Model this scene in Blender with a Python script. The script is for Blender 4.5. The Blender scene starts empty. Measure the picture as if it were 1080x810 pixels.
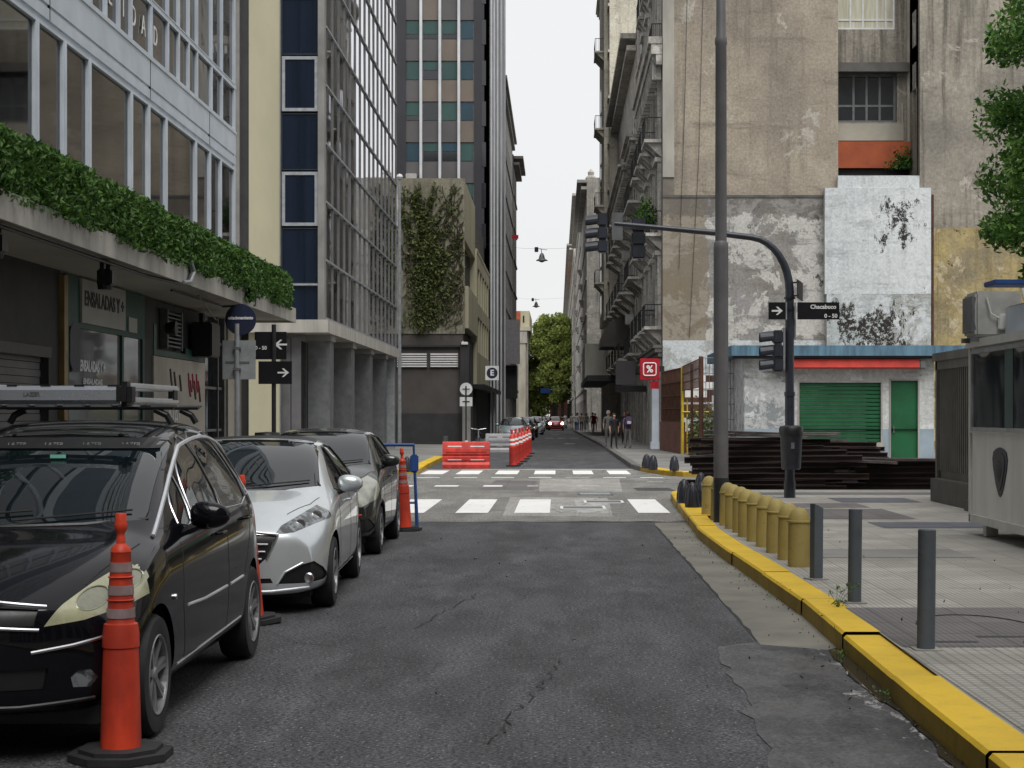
import bpy, bmesh, math, random
from mathutils import Vector, Matrix
from mathutils.bvhtree import BVHTree
R = math.radians
random.seed(7)
scene = bpy.context.scene
col = scene.collection
F = 1750.0            # focal length in photo pixels; the eye is 1.65 m above the road at the origin
def PX(px, Y): return (px - 588.0) * Y / F
def PZ(py, Y): return 1.65 - (py - 438.0) * Y / F

# ------------------------------------------------------------------ materials
MATS = {}
class NT:
    def __init__(s, name):
        s.m = bpy.data.materials.new(name); s.m.use_nodes = True
        s.t = s.m.node_tree; s.n = s.t.nodes; s.b = s.n['Principled BSDF']
        MATS[name] = s.m
    def new(s, typ, **kw):
        n = s.n.new(typ)
        for k, v in kw.items():
            if k in n.inputs.keys(): n.inputs[k].default_value = v
            else: setattr(n, k, v)
        return n
    def link(s, a, b): s.t.links.new(a, b)
    def coord(s, scale=(1, 1, 1), world=False):
        if world: out = s.new('ShaderNodeNewGeometry').outputs['Position']
        else: out = s.new('ShaderNodeTexCoord').outputs['Object']
        mp = s.new('ShaderNodeMapping'); mp.inputs['Scale'].default_value = scale
        s.link(out, mp.inputs['Vector']); return mp.outputs[0]
    def noise(s, vec, scale, detail=6, rough=.6, dist=0):
        n = s.new('ShaderNodeTexNoise'); n.inputs['Scale'].default_value = scale
        n.inputs['Detail'].default_value = detail; n.inputs['Roughness'].default_value = rough
        n.inputs['Distortion'].default_value = dist
        s.link(vec, n.inputs['Vector']); return n.outputs['Fac']
    def ramp(s, fac, a, b, ca=(0, 0, 0, 1), cb=(1, 1, 1, 1)):
        r = s.new('ShaderNodeValToRGB'); e = r.color_ramp.elements
        e[0].position = a; e[1].position = b; e[0].color = ca; e[1].color = cb
        s.link(fac, r.inputs[0]); return r.outputs[0]
    def mix(s, fac, a, b, typ='MIX'):
        n = s.new('ShaderNodeMixRGB'); n.blend_type = typ
        for i, v in enumerate((fac, a, b)):
            if hasattr(v, 'links') or hasattr(v, 'is_linked'): s.link(v, n.inputs[i])
            elif i == 0: n.inputs[0].default_value = v
            else: n.inputs[i].default_value = (*v, 1)
        return n.outputs[0]
    def math(s, op, a, b=0.0, c=None):
        n = s.new('ShaderNodeMath'); n.operation = op
        for i, v in enumerate((a, b) if c is None else (a, b, c)):
            if hasattr(v, 'is_linked'): s.link(v, n.inputs[i])
            else: n.inputs[i].default_value = v
        return n.outputs[0]
    def xyz(s, vec):
        n = s.new('ShaderNodeSeparateXYZ'); s.link(vec, n.inputs[0]); return n.outputs
    def bump(s, h, strength=.3, dist=.01):
        n = s.new('ShaderNodeBump'); n.inputs['Strength'].default_value = strength
        n.inputs['Distance'].default_value = dist
        s.link(h, n.inputs['Height']); s.link(n.outputs[0], s.b.inputs['Normal'])
    def base(s, c): s.link(c, s.b.inputs['Base Color'])
    def boxmask(s, pos, x0, x1, z0, z1, soft=.3):
        o = s.xyz(pos)
        a = s.math('MULTIPLY', s.math('SUBTRACT', o[0], x0), 1 / soft)
        b = s.math('MULTIPLY', s.math('SUBTRACT', x1, o[0]), 1 / soft)
        c = s.math('MULTIPLY', s.math('SUBTRACT', o[2], z0), 1 / soft)
        d = s.math('MULTIPLY', s.math('SUBTRACT', z1, o[2]), 1 / soft)
        m = s.math('MINIMUM', s.math('MINIMUM', a, b), s.math('MINIMUM', c, d))
        n = s.new('ShaderNodeClamp'); s.link(m, n.inputs[0]); return n.outputs[0]

def mv(name, c1, c2=None, scale=3, rough=.7, metallic=0, bump=0, stretch=(1, 1, 1), lo=.35, hi=.65,
       spec=.5, coat=0, rv=.1, world=False):
    """ordinary surface: two tones mixed by noise, roughness that varies, optional bump"""
    t = NT(name); c2 = c2 or tuple(v * .7 for v in c1)
    v = t.coord(stretch, world)
    f = t.noise(v, scale)
    t.base(t.mix(t.ramp(f, lo, hi), c2, c1))
    t.b.inputs['Metallic'].default_value = metallic
    t.b.inputs['Specular IOR Level'].default_value = spec
    t.b.inputs['Coat Weight'].default_value = coat
    t.b.inputs['Coat Roughness'].default_value = .03
    f2 = t.noise(v, scale * 4.3)
    t.link(t.math('MULTIPLY_ADD', f2, rv * 2, rough - rv), t.b.inputs['Roughness'])
    if bump: t.bump(t.noise(v, scale * 12), bump, .01)
    return t.m

def mglass(name, c=(.02, .025, .03), rough=.03, wob=.02, wscale=.6, metallic=0.0, spec=.8):
    t = NT(name); v = t.coord(world=True)
    t.base(t.mix(t.noise(v, .35, 2), tuple(x * .6 for x in c), tuple(x * 1.4 for x in c)))
    t.b.inputs['Roughness'].default_value = rough; t.b.inputs['Metallic'].default_value = metallic
    t.b.inputs['Specular IOR Level'].default_value = spec
    if wob: t.bump(t.noise(v, wscale, 2), wob, .5)
    return t.m

def mseeglass(name, tint=(.5, .52, .52), alpha=.45):
    t = NT(name); n = t.n; out = n['Material Output']
    tr = n.new('ShaderNodeBsdfTransparent'); tr.inputs[0].default_value = (*tint, 1)
    gl = n.new('ShaderNodeBsdfGlossy'); gl.inputs['Roughness'].default_value = .03
    lw = n.new('ShaderNodeFresnel'); lw.inputs[0].default_value = 2.1
    mx = n.new('ShaderNodeMixShader'); t.link(lw.outputs[0], mx.inputs[0])
    t.link(tr.outputs[0], mx.inputs[1]); t.link(gl.outputs[0], mx.inputs[2])
    t.link(mx.outputs[0], out.inputs[0]); return t.m

def plaster(name, base, dark, light, peel=.5, seed=0, streak=.6, bigscale=.35, peel_scale=.8):
    """old rendered wall: broad tone drift, vertical run-off streaks, flaked patches, fine grain"""
    t = NT(name); v = t.coord(world=True)
    mp = t.new('ShaderNodeMapping'); mp.inputs['Location'].default_value = (seed * 13.7, seed * 5.1, seed * 7.3)
    t.link(v, mp.inputs['Vector']); v = mp.outputs[0]
    mp2 = t.new('ShaderNodeMapping'); mp2.inputs['Scale'].default_value = (2.2, 2.2, .12)
    t.link(v, mp2.inputs['Vector'])
    c = t.mix(t.ramp(t.noise(v, bigscale, 8, .65), .35, .62), dark, base)
    st = t.ramp(t.noise(mp2.outputs[0], 1.1, 5, .7), .5, .66)
    c = t.mix(t.math('MULTIPLY', st, streak), c, tuple(x * .38 for x in base))
    pl = t.noise(v, peel_scale, 12, .72, .4)
    c = t.mix(t.ramp(pl, .62 - .14 * peel, .64 - .14 * peel), c, light)
    pd = t.noise(v, peel_scale * 2.1, 12, .75, .3)
    c = t.mix(t.ramp(pd, .66 - .06 * peel, .69 - .06 * peel), c, tuple(x * .3 for x in dark))
    mp3 = t.new('ShaderNodeMapping'); mp3.inputs['Scale'].default_value = (.45, .45, 2.2); t.link(v, mp3.inputs['Vector'])
    c = t.mix(t.math('MULTIPLY', t.ramp(t.noise(mp3.outputs[0], .9, 9, .75), .54, .66), .65), c, tuple(x * .45 for x in base))
    c = t.mix(t.math('MULTIPLY', t.ramp(t.noise(v, 1.6, 10, .8), .585, .66), .6), c, tuple(x * .42 for x in base))
    c = t.mix(.35, c, t.ramp(t.noise(v, 9, 8, .7), .25, .75), 'OVERLAY')
    t.base(c); t.b.inputs['Roughness'].default_value = .9; t.b.inputs['Specular IOR Level'].default_value = .25
    t.bump(t.math('ADD', pl, t.noise(v, 14)), .35, .03)
    return t, c, v

# ------------------------------------------------------------------ mesh builder
class MB:
    def __init__(s): s.v = []; s.f = []; s.mi = []; s.cur = 0
    def add(s, vs, fs):
        o = len(s.v); s.v += [tuple(p) for p in vs]
        for f in fs: s.f.append(tuple(i + o for i in f)); s.mi.append(s.cur)
        return s
    def box(s, x0, x1, y0, y1, z0, z1):
        if x0 > x1: x0, x1 = x1, x0
        if y0 > y1: y0, y1 = y1, y0
        if z0 > z1: z0, z1 = z1, z0
        return s.add([(x0,y0,z0),(x1,y0,z0),(x1,y1,z0),(x0,y1,z0),(x0,y0,z1),(x1,y0,z1),(x1,y1,z1),(x0,y1,z1)],
              [(0,3,2,1),(4,5,6,7),(0,1,5,4),(1,2,6,5),(2,3,7,6),(3,0,4,7)])
    def rbox(s, x0, x1, y0, y1, z0, z1, r=.02):
        """box with chamfered edges"""
        bm = bmesh.new(); bmesh.ops.create_cube(bm, size=1)
        for w in bm.verts:
            w.co = Vector(((x0+x1)/2 + w.co.x*(x1-x0), (y0+y1)/2 + w.co.y*(y1-y0), (z0+z1)/2 + w.co.z*(z1-z0)))
        bmesh.ops.bevel(bm, geom=bm.edges[:], offset=r, segments=2, affect='EDGES')
        return s.addbm(bm)
    def addbm(s, bm, M=None):
        bm.verts.index_update()
        s.add([(M @ w.co) if M else w.co for w in bm.verts], [[w.index for w in f.verts] for f in bm.faces])
        bm.free(); return s
    def quad(s, a, b, c, d): return s.add([a, b, c, d], [(0, 1, 2, 3)])
    def cyl(s, p0, p1, r0, r1=None, n=12, caps=True):
        r1 = r0 if r1 is None else r1
        p0 = Vector(p0); p1 = Vector(p1); d = (p1 - p0).normalized()
        a = d.orthogonal().normalized(); b = d.cross(a)
        vs = []
        for p, r in ((p0, r0), (p1, r1)):
            for i in range(n):
                t = 2 * math.pi * i / n; vs.append(p + a * (r * math.cos(t)) + b * (r * math.sin(t)))
        fs = [(i, (i+1) % n, n + (i+1) % n, n + i) for i in range(n)]
        if caps: fs += [tuple(range(n))[::-1], tuple(range(n, 2*n))]
        return s.add(vs, fs)
    def tube(s, pts, r, n=8):
        pts = [Vector(p) for p in pts]; vs = []; fs = []
        prev = None
        for i, p in enumerate(pts):
            d = (pts[min(i+1, len(pts)-1)] - pts[max(i-1, 0)]).normalized()
            if prev is None: a = d.orthogonal().normalized()
            else:
                a = (prev - d * prev.dot(d))
                a = a.normalized() if a.length > 1e-6 else d.orthogonal().normalized()
            prev = a; b = d.cross(a); rr = r[i] if isinstance(r, (list, tuple)) else r
            for k in range(n):
                t = 2 * math.pi * k / n; vs.append(p + a * (rr * math.cos(t)) + b * (rr * math.sin(t)))
        for i in range(len(pts) - 1):
            for k in range(n):
                fs.append((i*n + k, i*n + (k+1) % n, (i+1)*n + (k+1) % n, (i+1)*n + k))
        fs += [tuple(range(n))[::-1], tuple(range((len(pts)-1)*n, len(pts)*n))]
        return s.add(vs, fs)
    def lathe(s, prof, c=(0, 0, 0), n=20, axis='z', caps=True):
        vs = []; fs = []
        for (r, h) in prof:
            for i in range(n):
                t = 2 * math.pi * i / n; x, y = r * math.cos(t), r * math.sin(t)
                p = (x, y, h) if axis == 'z' else ((h, x, y) if axis == 'x' else (x, h, y))
                vs.append((c[0]+p[0], c[1]+p[1], c[2]+p[2]))
        m = len(prof)
        for j in range(m - 1):
            for i in range(n): fs.append((j*n+i, j*n+(i+1) % n, (j+1)*n+(i+1) % n, (j+1)*n+i))
        if caps and prof[0][0] > 1e-4: fs.append(tuple(range(n))[::-1])
        if caps and prof[-1][0] > 1e-4: fs.append(tuple(range((m-1)*n, m*n)))
        return s.add(vs, fs)
    def prism(s, poly, z0, z1):
        n = len(poly)
        vs = [(x, y, z0) for x, y in poly] + [(x, y, z1) for x, y in poly]
        fs = [tuple(range(n))[::-1], tuple(range(n, 2*n))] + [(i, (i+1) % n, n+(i+1) % n, n+i) for i in range(n)]
        return s.add(vs, fs)
    def prismx(s, poly, x0, x1):      # poly in (y,z)
        n = len(poly)
        vs = [(x0, y, z) for y, z in poly] + [(x1, y, z) for y, z in poly]
        fs = [tuple(range(n)), tuple(range(n, 2*n))[::-1]] + [(i, n+i, n+(i+1) % n, (i+1) % n) for i in range(n)]
        return s.add(vs, fs)
    def prismy(s, poly, y0, y1):      # poly in (x,z)
        n = len(poly)
        vs = [(x, y0, z) for x, z in poly] + [(x, y1, z) for x, z in poly]
        fs = [tuple(range(n))[::-1], tuple(range(n, 2*n))] + [(i, (i+1) % n, n+(i+1) % n, n+i) for i in range(n)]
        return s.add(vs, fs)
    def xf(s, M):
        s.v = [tuple(M @ Vector(p)) for p in s.v]; return s
    def build(s, name, m, parent=None, world=True, smooth=False, label=None, fix=True):
        me = bpy.data.meshes.new(name)
        off = Vector((0, 0, 0))
        if parent is not None and world:
            p = parent
            while p is not None: off += p.location; p = p.parent
        me.from_pydata([tuple(Vector(p) - off) for p in s.v], [], s.f)
        ms = m if isinstance(m, (list, tuple)) else [m]
        for q in ms: me.materials.append(MATS[q] if isinstance(q, str) else q)
        if len(ms) > 1: me.polygons.foreach_set('material_index', s.mi)
        if fix:
            bm = bmesh.new(); bm.from_mesh(me)
            bmesh.ops.recalc_face_normals(bm, faces=bm.faces[:]); bm.to_mesh(me); bm.free()
        if smooth:
            me.polygons.foreach_set('use_smooth', [True] * len(me.polygons))
            try: me.set_sharp_from_angle(angle=R(38))
            except Exception: pass
        o = bpy.data.objects.new(name, me); col.objects.link(o)
        if parent is not None: o.parent = parent
        if label: o['label'] = label
        return o

def split(mb, name, m, parent=None, **kw):
    """every separate piece of the builder becomes an object of its own"""
    par = list(range(len(mb.v)))
    def find(i):
        while par[i] != i: par[i] = par[par[i]]; i = par[i]
        return i
    for f in mb.f:
        a = find(f[0])
        for q in f[1:]: par[find(q)] = a
    groups = {}
    for f in mb.f: groups.setdefault(find(f[0]), []).append(f)
    out = []
    for fs in groups.values():
        ids = sorted({i for f in fs for i in f}); mp = {k: n for n, k in enumerate(ids)}
        q = MB(); q.v = [mb.v[i] for i in ids]; q.f = [tuple(mp[i] for i in f) for f in fs]; q.mi = [0]*len(fs)
        out.append(q.build(name, m, parent, **kw))
    return out
def tag(o, label, cat, group=None, kind=None):
    if label: o['label'] = label
    if cat: o['category'] = cat
    if group: o['group'] = group
    if kind: o['kind'] = kind
    return o
def root(name, label, cat, loc=(0, 0, 0), rz=0, group=None):
    o = bpy.data.objects.new(name, None); col.objects.link(o); o.empty_display_size = .2
    o.location = loc; o.rotation_euler = (0, 0, rz); return tag(o, label, cat, group)
def struct(mb, name, m, **kw):
    o = mb.build(name, m, **kw); o['kind'] = 'structure'; return o
def copy_tree(o, parent=None):
    c = o.copy(); col.objects.link(c)
    if parent is not None: c.parent = parent
    for ch in [q for q in o.children]: copy_tree(ch, c)
    return c
TOY = Matrix(((1,0,0,0),(0,0,-1,0),(0,1,0,0),(0,0,0,1)))       # text facing -Y
TOX = Matrix(((0,0,1,0),(1,0,0,0),(0,1,0,0),(0,0,0,1)))        # text facing +X, reading towards +Y
def text(s, size, loc, M, m, name, parent, ext=.003, align='CENTER', sx=1.0, world=True, bold=0.0):
    cu = bpy.data.curves.new('t', 'FONT'); cu.body = s; cu.size = size; cu.extrude = ext
    cu.offset = bold
    cu.align_x = align; cu.align_y = 'CENTER'; cu.resolution_u = 3
    o = bpy.data.objects.new('t', cu); col.objects.link(o)
    bpy.context.view_layer.update()
    me = bpy.data.meshes.new_from_object(o.evaluated_get(bpy.context.evaluated_depsgraph_get()))
    bpy.data.objects.remove(o)
    mb = MB(); mb.add([(Matrix.Translation(loc) @ M @ Matrix.Diagonal((sx, 1, 1, 1))) @ v.co for v in me.vertices],
                      [tuple(p.vertices) for p in me.polygons])
    return mb.build(name, m, parent, world=world)

def interp(pts, y):
    """smooth monotone interpolation of (y, value) pairs"""
    if y <= pts[0][0]: return pts[0][1]
    if y >= pts[-1][0]: return pts[-1][1]
    for i in range(len(pts) - 1):
        if pts[i][0] <= y <= pts[i+1][0]:
            a, b = pts[i], pts[i+1]; t = (y - a[0]) / (b[0] - a[0])
            return a[1] + (b[1] - a[1]) * t

# facade with real openings.  axis 'y': wall facing -Y (or +Y) at Y = p, u is X.  axis 'x': wall at X = p, u is Y
def facade(mb, axis, p, u0, u1, z0, z1, ops, depth):
    us = sorted({u0, u1, *[o[0] for o in ops], *[o[1] for o in ops]})
    zs = sorted({z0, z1, *[o[2] for o in ops], *[o[3] for o in ops]})
    P = (lambda u, d, z: (u, p + d, z)) if axis == 'y' else (lambda u, d, z: (p + d, u, z))
    for i in range(len(us) - 1):
        for j in range(len(zs) - 1):
            cu, cz = (us[i]+us[i+1])/2, (zs[j]+zs[j+1])/2
            if any(o[0] < cu < o[1] and o[2] < cz < o[3] for o in ops): continue
            mb.quad(P(us[i],0,zs[j]), P(us[i+1],0,zs[j]), P(us[i+1],0,zs[j+1]), P(us[i],0,zs[j+1]))
    for (a, b, c, d) in ops:
        mb.quad(P(a,0,c), P(b,0,c), P(b,depth,c), P(a,depth,c)); mb.quad(P(a,0,d), P(b,0,d), P(b,depth,d), P(a,depth,d))
        mb.quad(P(a,0,c), P(a,0,d), P(a,depth,d), P(a,depth,c)); mb.quad(P(b,0,c), P(b,0,d), P(b,depth,d), P(b,depth,c))
def ub(mb, axis, p, u0, u1, z0, z1, d0, d1):
    if axis == 'y': mb.box(u0, u1, p + d0, p + d1, z0, z1)
    else: mb.box(p + d0, p + d1, u0, u1, z0, z1)
def window(parent, axis, p, a, b, c, d, depth, fm, gm, fw=.05, bars=(), hb=(), name='window'):
    """frame mesh (part) + pane (sub-part); depth is signed, into the wall"""
    s = 1 if depth > 0 else -1
    mb = MB(); t0, t1 = depth - s*.07, depth
    ub(mb, axis, p, a, a+fw, c, d, t0, t1); ub(mb, axis, p, b-fw, b, c, d, t0, t1)
    ub(mb, axis, p, a+fw, b-fw, c, c+fw, t0, t1); ub(mb, axis, p, a+fw, b-fw, d-fw, d, t0, t1)
    for t in bars:
        u = a + (b-a)*t; ub(mb, axis, p, u-fw*.4, u+fw*.4, c+fw, d-fw, t0+s*.01, t1-s*.002)
    for t in hb:
        z = c + (d-c)*t; ub(mb, axis, p, a+fw, b-fw, z-fw*.4, z+fw*.4, t0+s*.012, t1-s*.004)
    w = mb.build(name, fm, parent)
    g = MB(); ub(g, axis, p, a+fw*.5, b-fw*.5, c+fw*.5, d-fw*.5, t1-s*.03, t1-s*.022)
    g.build('pane', gm, w); return w

# ------------------------------------------------------------------ world, camera, light
w = bpy.data.worlds.new('World'); scene.world = w; w.use_nodes = True
nt = w.node_tree; bg = nt.nodes['Background']; bg.inputs[1].default_value = .1
sky = nt.nodes.new('ShaderNodeTexSky'); sky.sky_type = 'NISHITA'; sky.sun_disc = False
SUN_EL, SUN_ROT = R(58), R(160)
sky.sun_elevation = SUN_EL; sky.sun_rotation = SUN_ROT; sky.dust_density = 3
tc = nt.nodes.new('ShaderNodeTexCoord'); mp = nt.nodes.new('ShaderNodeMapping')
mp.inputs['Scale'].default_value = (1, 1, 2.2); nt.links.new(tc.outputs['Generated'], mp.inputs[0])
nz = nt.nodes.new('ShaderNodeTexNoise'); nz.inputs['Scale'].default_value = 1.3; nz.inputs['Detail'].default_value = 5
nt.links.new(mp.outputs[0], nz.inputs['Vector'])
rp = nt.nodes.new('ShaderNodeValToRGB'); rp.color_ramp.elements[0].position = .3; rp.color_ramp.elements[1].position = .7
rp.color_ramp.elements[0].color = (.92, .922, .93, 1); rp.color_ramp.elements[1].color = (1, 1, 1, 1)
nt.links.new(nz.outputs['Fac'], rp.inputs[0])
ml = nt.nodes.new('ShaderNodeMixRGB'); ml.blend_type = 'MULTIPLY'; ml.inputs[0].default_value = 1
ml.inputs[2].default_value = (4.5, 4.5, 4.5, 1); nt.links.new(rp.outputs[0], ml.inputs[1])
mx = nt.nodes.new('ShaderNodeMixRGB'); mx.inputs[0].default_value = .05
nt.links.new(ml.outputs[0], mx.inputs[1]); nt.links.new(sky.outputs[0], mx.inputs[2])
nt.links.new(mx.outputs[0], bg.inputs[0])
sl = bpy.data.lights.new('sun', 'SUN'); sl.energy = 1.5; sl.angle = R(40); sl.color = (1, .98, .95)
so = bpy.data.objects.new('sun', sl); col.objects.link(so); so.location = (0, -20, 60)
so.rotation_euler = (R(90) - SUN_EL, 0, R(180) - SUN_ROT)
cam = bpy.data.cameras.new('camera'); co = bpy.data.objects.new('camera', cam); col.objects.link(co)
co.location = (0, 0, 1.65); co.rotation_euler = (R(90), 0, 0)
cam.sensor_width = 36; cam.lens = F / 1080 * 36; cam.clip_start = .1; cam.clip_end = 6000
cam.shift_x = -48 / 1080; cam.shift_y = 33 / 1080
scene.camera = co
scene.view_settings.view_transform = 'Standard'; scene.view_settings.look = 'None'
scene.view_settings.exposure = 1.02; scene.view_settings.gamma = 1

# ------------------------------------------------------------------ material library
mv('black_steel', (.02, .021, .024), (.012, .012, .014), 6, .45)
mv('grey_steel', (.16, .165, .17), (.11, .115, .12), 4, .5, .3)
mv('lamp_grey', (.13, .125, .13), (.09, .088, .09), 2, .55)
mv('navy_steel', (.028, .034, .048), (.018, .021, .03), 4, .4)
mv('galvanised', (.4, .42, .44), (.28, .29, .3), 5, .45, .5)
mv('white_paint', (.7, .71, .7), (.55, .56, .56), 3, .5)
mv('white_metal', (.56, .62, .69), (.47, .52, .58), 2, .45)
mv('concrete', (.3, .29, .26), (.19, .18, .16), 1.2, .9, bump=.3, stretch=(1, 1, .4), world=True)
mv('concrete_pale', (.42, .4, .36), (.26, .25, .225), 1.6, .9, bump=.3, stretch=(2, 2, .25), world=True)
mv('soffit', (.42, .39, .32), (.3, .28, .23), .7, .85, world=True)
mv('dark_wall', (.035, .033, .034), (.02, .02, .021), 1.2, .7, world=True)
mv('brown_wall', (.085, .075, .068), (.055, .05, .046), .6, .85, bump=.2, world=True)
mv('yellow_render', (.46, .43, .3), (.37, .345, .24), .5, .85, bump=.1, stretch=(1, 1, .3), world=True)
mv('grey_stone', (.24, .235, .22), (.15, .147, .14), 1, .85, bump=.3, world=True)
mv('dark_stone', (.12, .115, .105), (.06, .058, .055), .9, .85, bump=.4, world=True)
mv('cream_stone', (.5, .47, .38), (.33, .31, .25), .6, .85, bump=.3, stretch=(1, 1, .35), world=True)
mv('pale_stone', (.42, .4, .35), (.26, .25, .22), .7, .85, bump=.3, stretch=(1, 1, .35), world=True)
mv('rust', (.11, .045, .025), (.045, .02, .014), 3, .85, bump=.4, world=True)
mv('beam_steel', (.075, .05, .042), (.018, .013, .013), 1.5, .85, bump=.4, lo=.4, hi=.75, spec=.3)
mv('beam_edge', (.15, .12, .11), (.02, .016, .015), 3, .7, bump=.4, lo=.4, hi=.8)
mv('blue_trim', (.11, .22, .3), (.05, .1, .15), 2.5, .7, stretch=(2, 2, .3), world=True)
mv('green_paint', (.006, .105, .035), (.004, .07, .024), 1.5, .5, world=True)
mv('green_frame', (.012, .075, .055), (.008, .05, .04), 2, .5, world=True)
mv('red_awning', (.5, .035, .02), (.32, .02, .012), 2, .7, world=True)
mv('orange_render', (.42, .1, .035), (.3, .07, .03), 1, .85, world=True)
mv('yellow_steel', (.55, .42, .02), (.42, .3, .015), 6, .5)
mv('red_plastic', (.58, .035, .022), (.33, .025, .018), 4, .5, lo=.42, hi=.62)
mv('orange_plastic', (.64, .055, .02), (.36, .035, .018), 4, .5, spec=.35, lo=.42, hi=.62, stretch=(1, 1, .5))
mv('reflector', (.3, .22, .22), (.2, .14, .14), 10, .4)
mv('grey_plastic', (.33, .32, .33), (.25, .24, .25), 5, .5)
mv('rubber', (.022, .022, .023), (.013, .013, .014), 8, .8)
mv('blue_paint', (.02, .07, .25), (.015, .05, .18), 6, .45)
mv('sign_navy', (.012, .018, .05), (.01, .014, .035), 3, .45)
mv('sign_black', (.012, .012, .015), (.008, .008, .01), 3, .6, spec=.15)
mv('sign_white', (.75, .75, .74), (.65, .65, .64), 5, .5)
mv('sign_red', (.4, .008, .02), (.32, .006, .016), 3, .4)
mv('bell_iron', (.022, .024, .035), (.012, .013, .018), 8, .38)
mv('gold_post', (.3, .2, .07), (.2, .13, .05), 5, .5)
mv('ac_white', (.42, .42, .4), (.3, .3, .28), 4, .5)
mv('room_paint', (.75, .7, .52), (.6, .55, .4), .8, .9, world=True)
mv('cabin_panel', (.72, .71, .67), (.6, .59, .555), 1.5, .5, stretch=(2, 2, .4), world=True)
mv('cabin_frame', (.6, .6, .57), (.48, .48, .45), 3, .5)
mv('kiosk_metal', (.14, .135, .115), (.09, .086, .075), 2, .5, .2, world=True)
mv('kiosk_base', (.085, .078, .066), (.055, .05, .044), 2, .8, bump=.3, world=True)
mv('panel_beige', (.5, .46, .4), (.4, .37, .32), 1.5, .8, world=True)
mv('graffiti_red', (.5, .06, .09), None, 4, .7); mv('graffiti_dark', (.12, .08, .07), None, 4, .7)
mv('shop_sign', (.42, .42, .38), (.32, .32, .29), 1, .7, world=True)
mv('letter_dark', (.03, .03, .03), None, 4, .6); mv('letter_pale', (.75, .77, .78), (.6, .62, .63), 4, .6)
mv('curtain', (.6, .58, .46), (.42, .4, .31), 1.2, .9, stretch=(6, 6, .4), world=True)
mv('room_dark', (.03, .027, .024), (.02, .018, .016), 1, .9)
mv('blind_green', (.03, .085, .075), (.022, .06, .055), .5, .5, world=True)
mv('blind_teal', (.02, .06, .09), (.015, .045, .065), .5, .4, world=True)
mv('spandrel', (.1, .092, .095), (.075, .07, .072), .4, .6, world=True)
mv('spandrel_tan', (.17, .135, .11), (.13, .11, .09), .4, .6, world=True)
mv('tower_dark', (.03, .031, .038), (.02, .02, .026), .4, .45, world=True)
mv('mullion_white', (.62, .64, .66), (.5, .52, .54), .6, .4, .2)
mv('bark', (.09, .07, .05), (.05, .04, .03), 6, .9, bump=.5)
mv('skin', (.38, .22, .15), (.33, .19, .13), 5, .6); mv('hair', (.03, .022, .018), None, 9, .6)
mv('hair_grey', (.4, .4, .4), None, 9, .6)
mv('cloth_black', (.018, .018, .02), None, 9, .9); mv('cloth_grey', (.2, .2, .19), None, 9, .9)
mv('cloth_purple', (.12, .08, .16), None, 9, .9); mv('cloth_white', (.6, .6, .58), None, 9, .9)
mv('cloth_red', (.4, .05, .05), None, 9, .9); mv('cloth_blue', (.06, .1, .22), None, 9, .9)
mv('cloth_tan', (.35, .27, .2), None, 9, .9)
mglass('window_glass', (.02, .024, .028)); t = NT('navy_glass'); v = t.coord((3, 3, .08), True)
t.base(t.mix(t.ramp(t.noise(v, 1.0, 3), .4, .6), (.003, .007, .015), (.007, .013, .027))); t.b.inputs['Roughness'].default_value = .05; t.b.inputs['Specular IOR Level'].default_value = .4
mglass('mirror_glass', (.66, .68, .72), .02, .004, .5, metallic=1.0)
mglass('shop_glass', (.16, .17, .17), .06, .03, .5, spec=.7)
mglass('far_glass', (.02, .022, .026), .1, 0)
mseeglass('see_glass')
def leafmat(name, a, b, rough=.55):
    t = NT(name); g = t.new('ShaderNodeNewGeometry')
    c = t.mix(g.outputs['Random Per Island'], a, b)
    t.base(c); t.b.inputs['Roughness'].default_value = rough
    t.b.inputs['Specular IOR Level'].default_value = .35
    out = t.n['Material Output']; tl = t.n.new('ShaderNodeBsdfTranslucent')
    m = t.n.new('ShaderNodeMixShader'); m.inputs[0].default_value = .28
    t.link(c, tl.inputs[0]); t.link(t.b.outputs[0], m.inputs[1]); t.link(tl.outputs[0], m.inputs[2])
    t.link(m.outputs[0], out.inputs[0]); return t.m
leafmat('leaf_hedge', (.012, .055, .008), (.1, .2, .035)); leafmat('leaf_tree', (.02, .09, .012), (.15, .29, .05))
leafmat('leaf_far', (.16, .23, .05), (.4, .45, .13), .8); leafmat('leaf_ivy', (.045, .075, .02), (.16, .18, .06))
leafmat('leaf_weed', (.05, .12, .02), (.12, .2, .05))
def carpaint(name, c, metallic=.6, rough=.3, coat=1, spec=.5):
    t = NT(name); v = t.coord()
    t.base(t.mix(t.ramp(t.noise(v, 3, 6, .7), .35, .75), c, tuple(min(1, x*.86 + .002) for x in c)))
    t.b.inputs['Metallic'].default_value = metallic; t.b.inputs['Roughness'].default_value = rough
    t.b.inputs['Coat Weight'].default_value = coat; t.b.inputs['Coat Roughness'].default_value = .03
    t.b.inputs['Specular IOR Level'].default_value = spec
    t.bump(t.noise(v, 2.5, 2), .03, .05)
    return t.m
carpaint('paint_black', (.004, .004, .006), 0, .15, .5, .05); carpaint('paint_silver', (.6, .64, .66), .5, rough=.35)
carpaint('paint_darkgrey', (.02, .023, .023), .2, .3, .9, .3); carpaint('paint_red', (.45, .02, .02), .2)
carpaint('paint_blueish', (.3, .38, .42), .4); carpaint('paint_white', (.6, .6, .6), 0)
mglass('car_glass', (.004, .007, .009), .015, .012, 1.2, spec=.8)
mv('chrome', (.62, .63, .65), (.52, .53, .55), 6, .3, 1, rv=.04)
mv('rack_metal', (.42, .45, .49), (.36, .38, .42), 1, .25, .6)
mv('alu', (.6, .62, .65), (.5, .52, .55), 6, .35, .35)
mv('trim_black', (.012, .012, .013), (.008, .008, .009), 9, .45)
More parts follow.
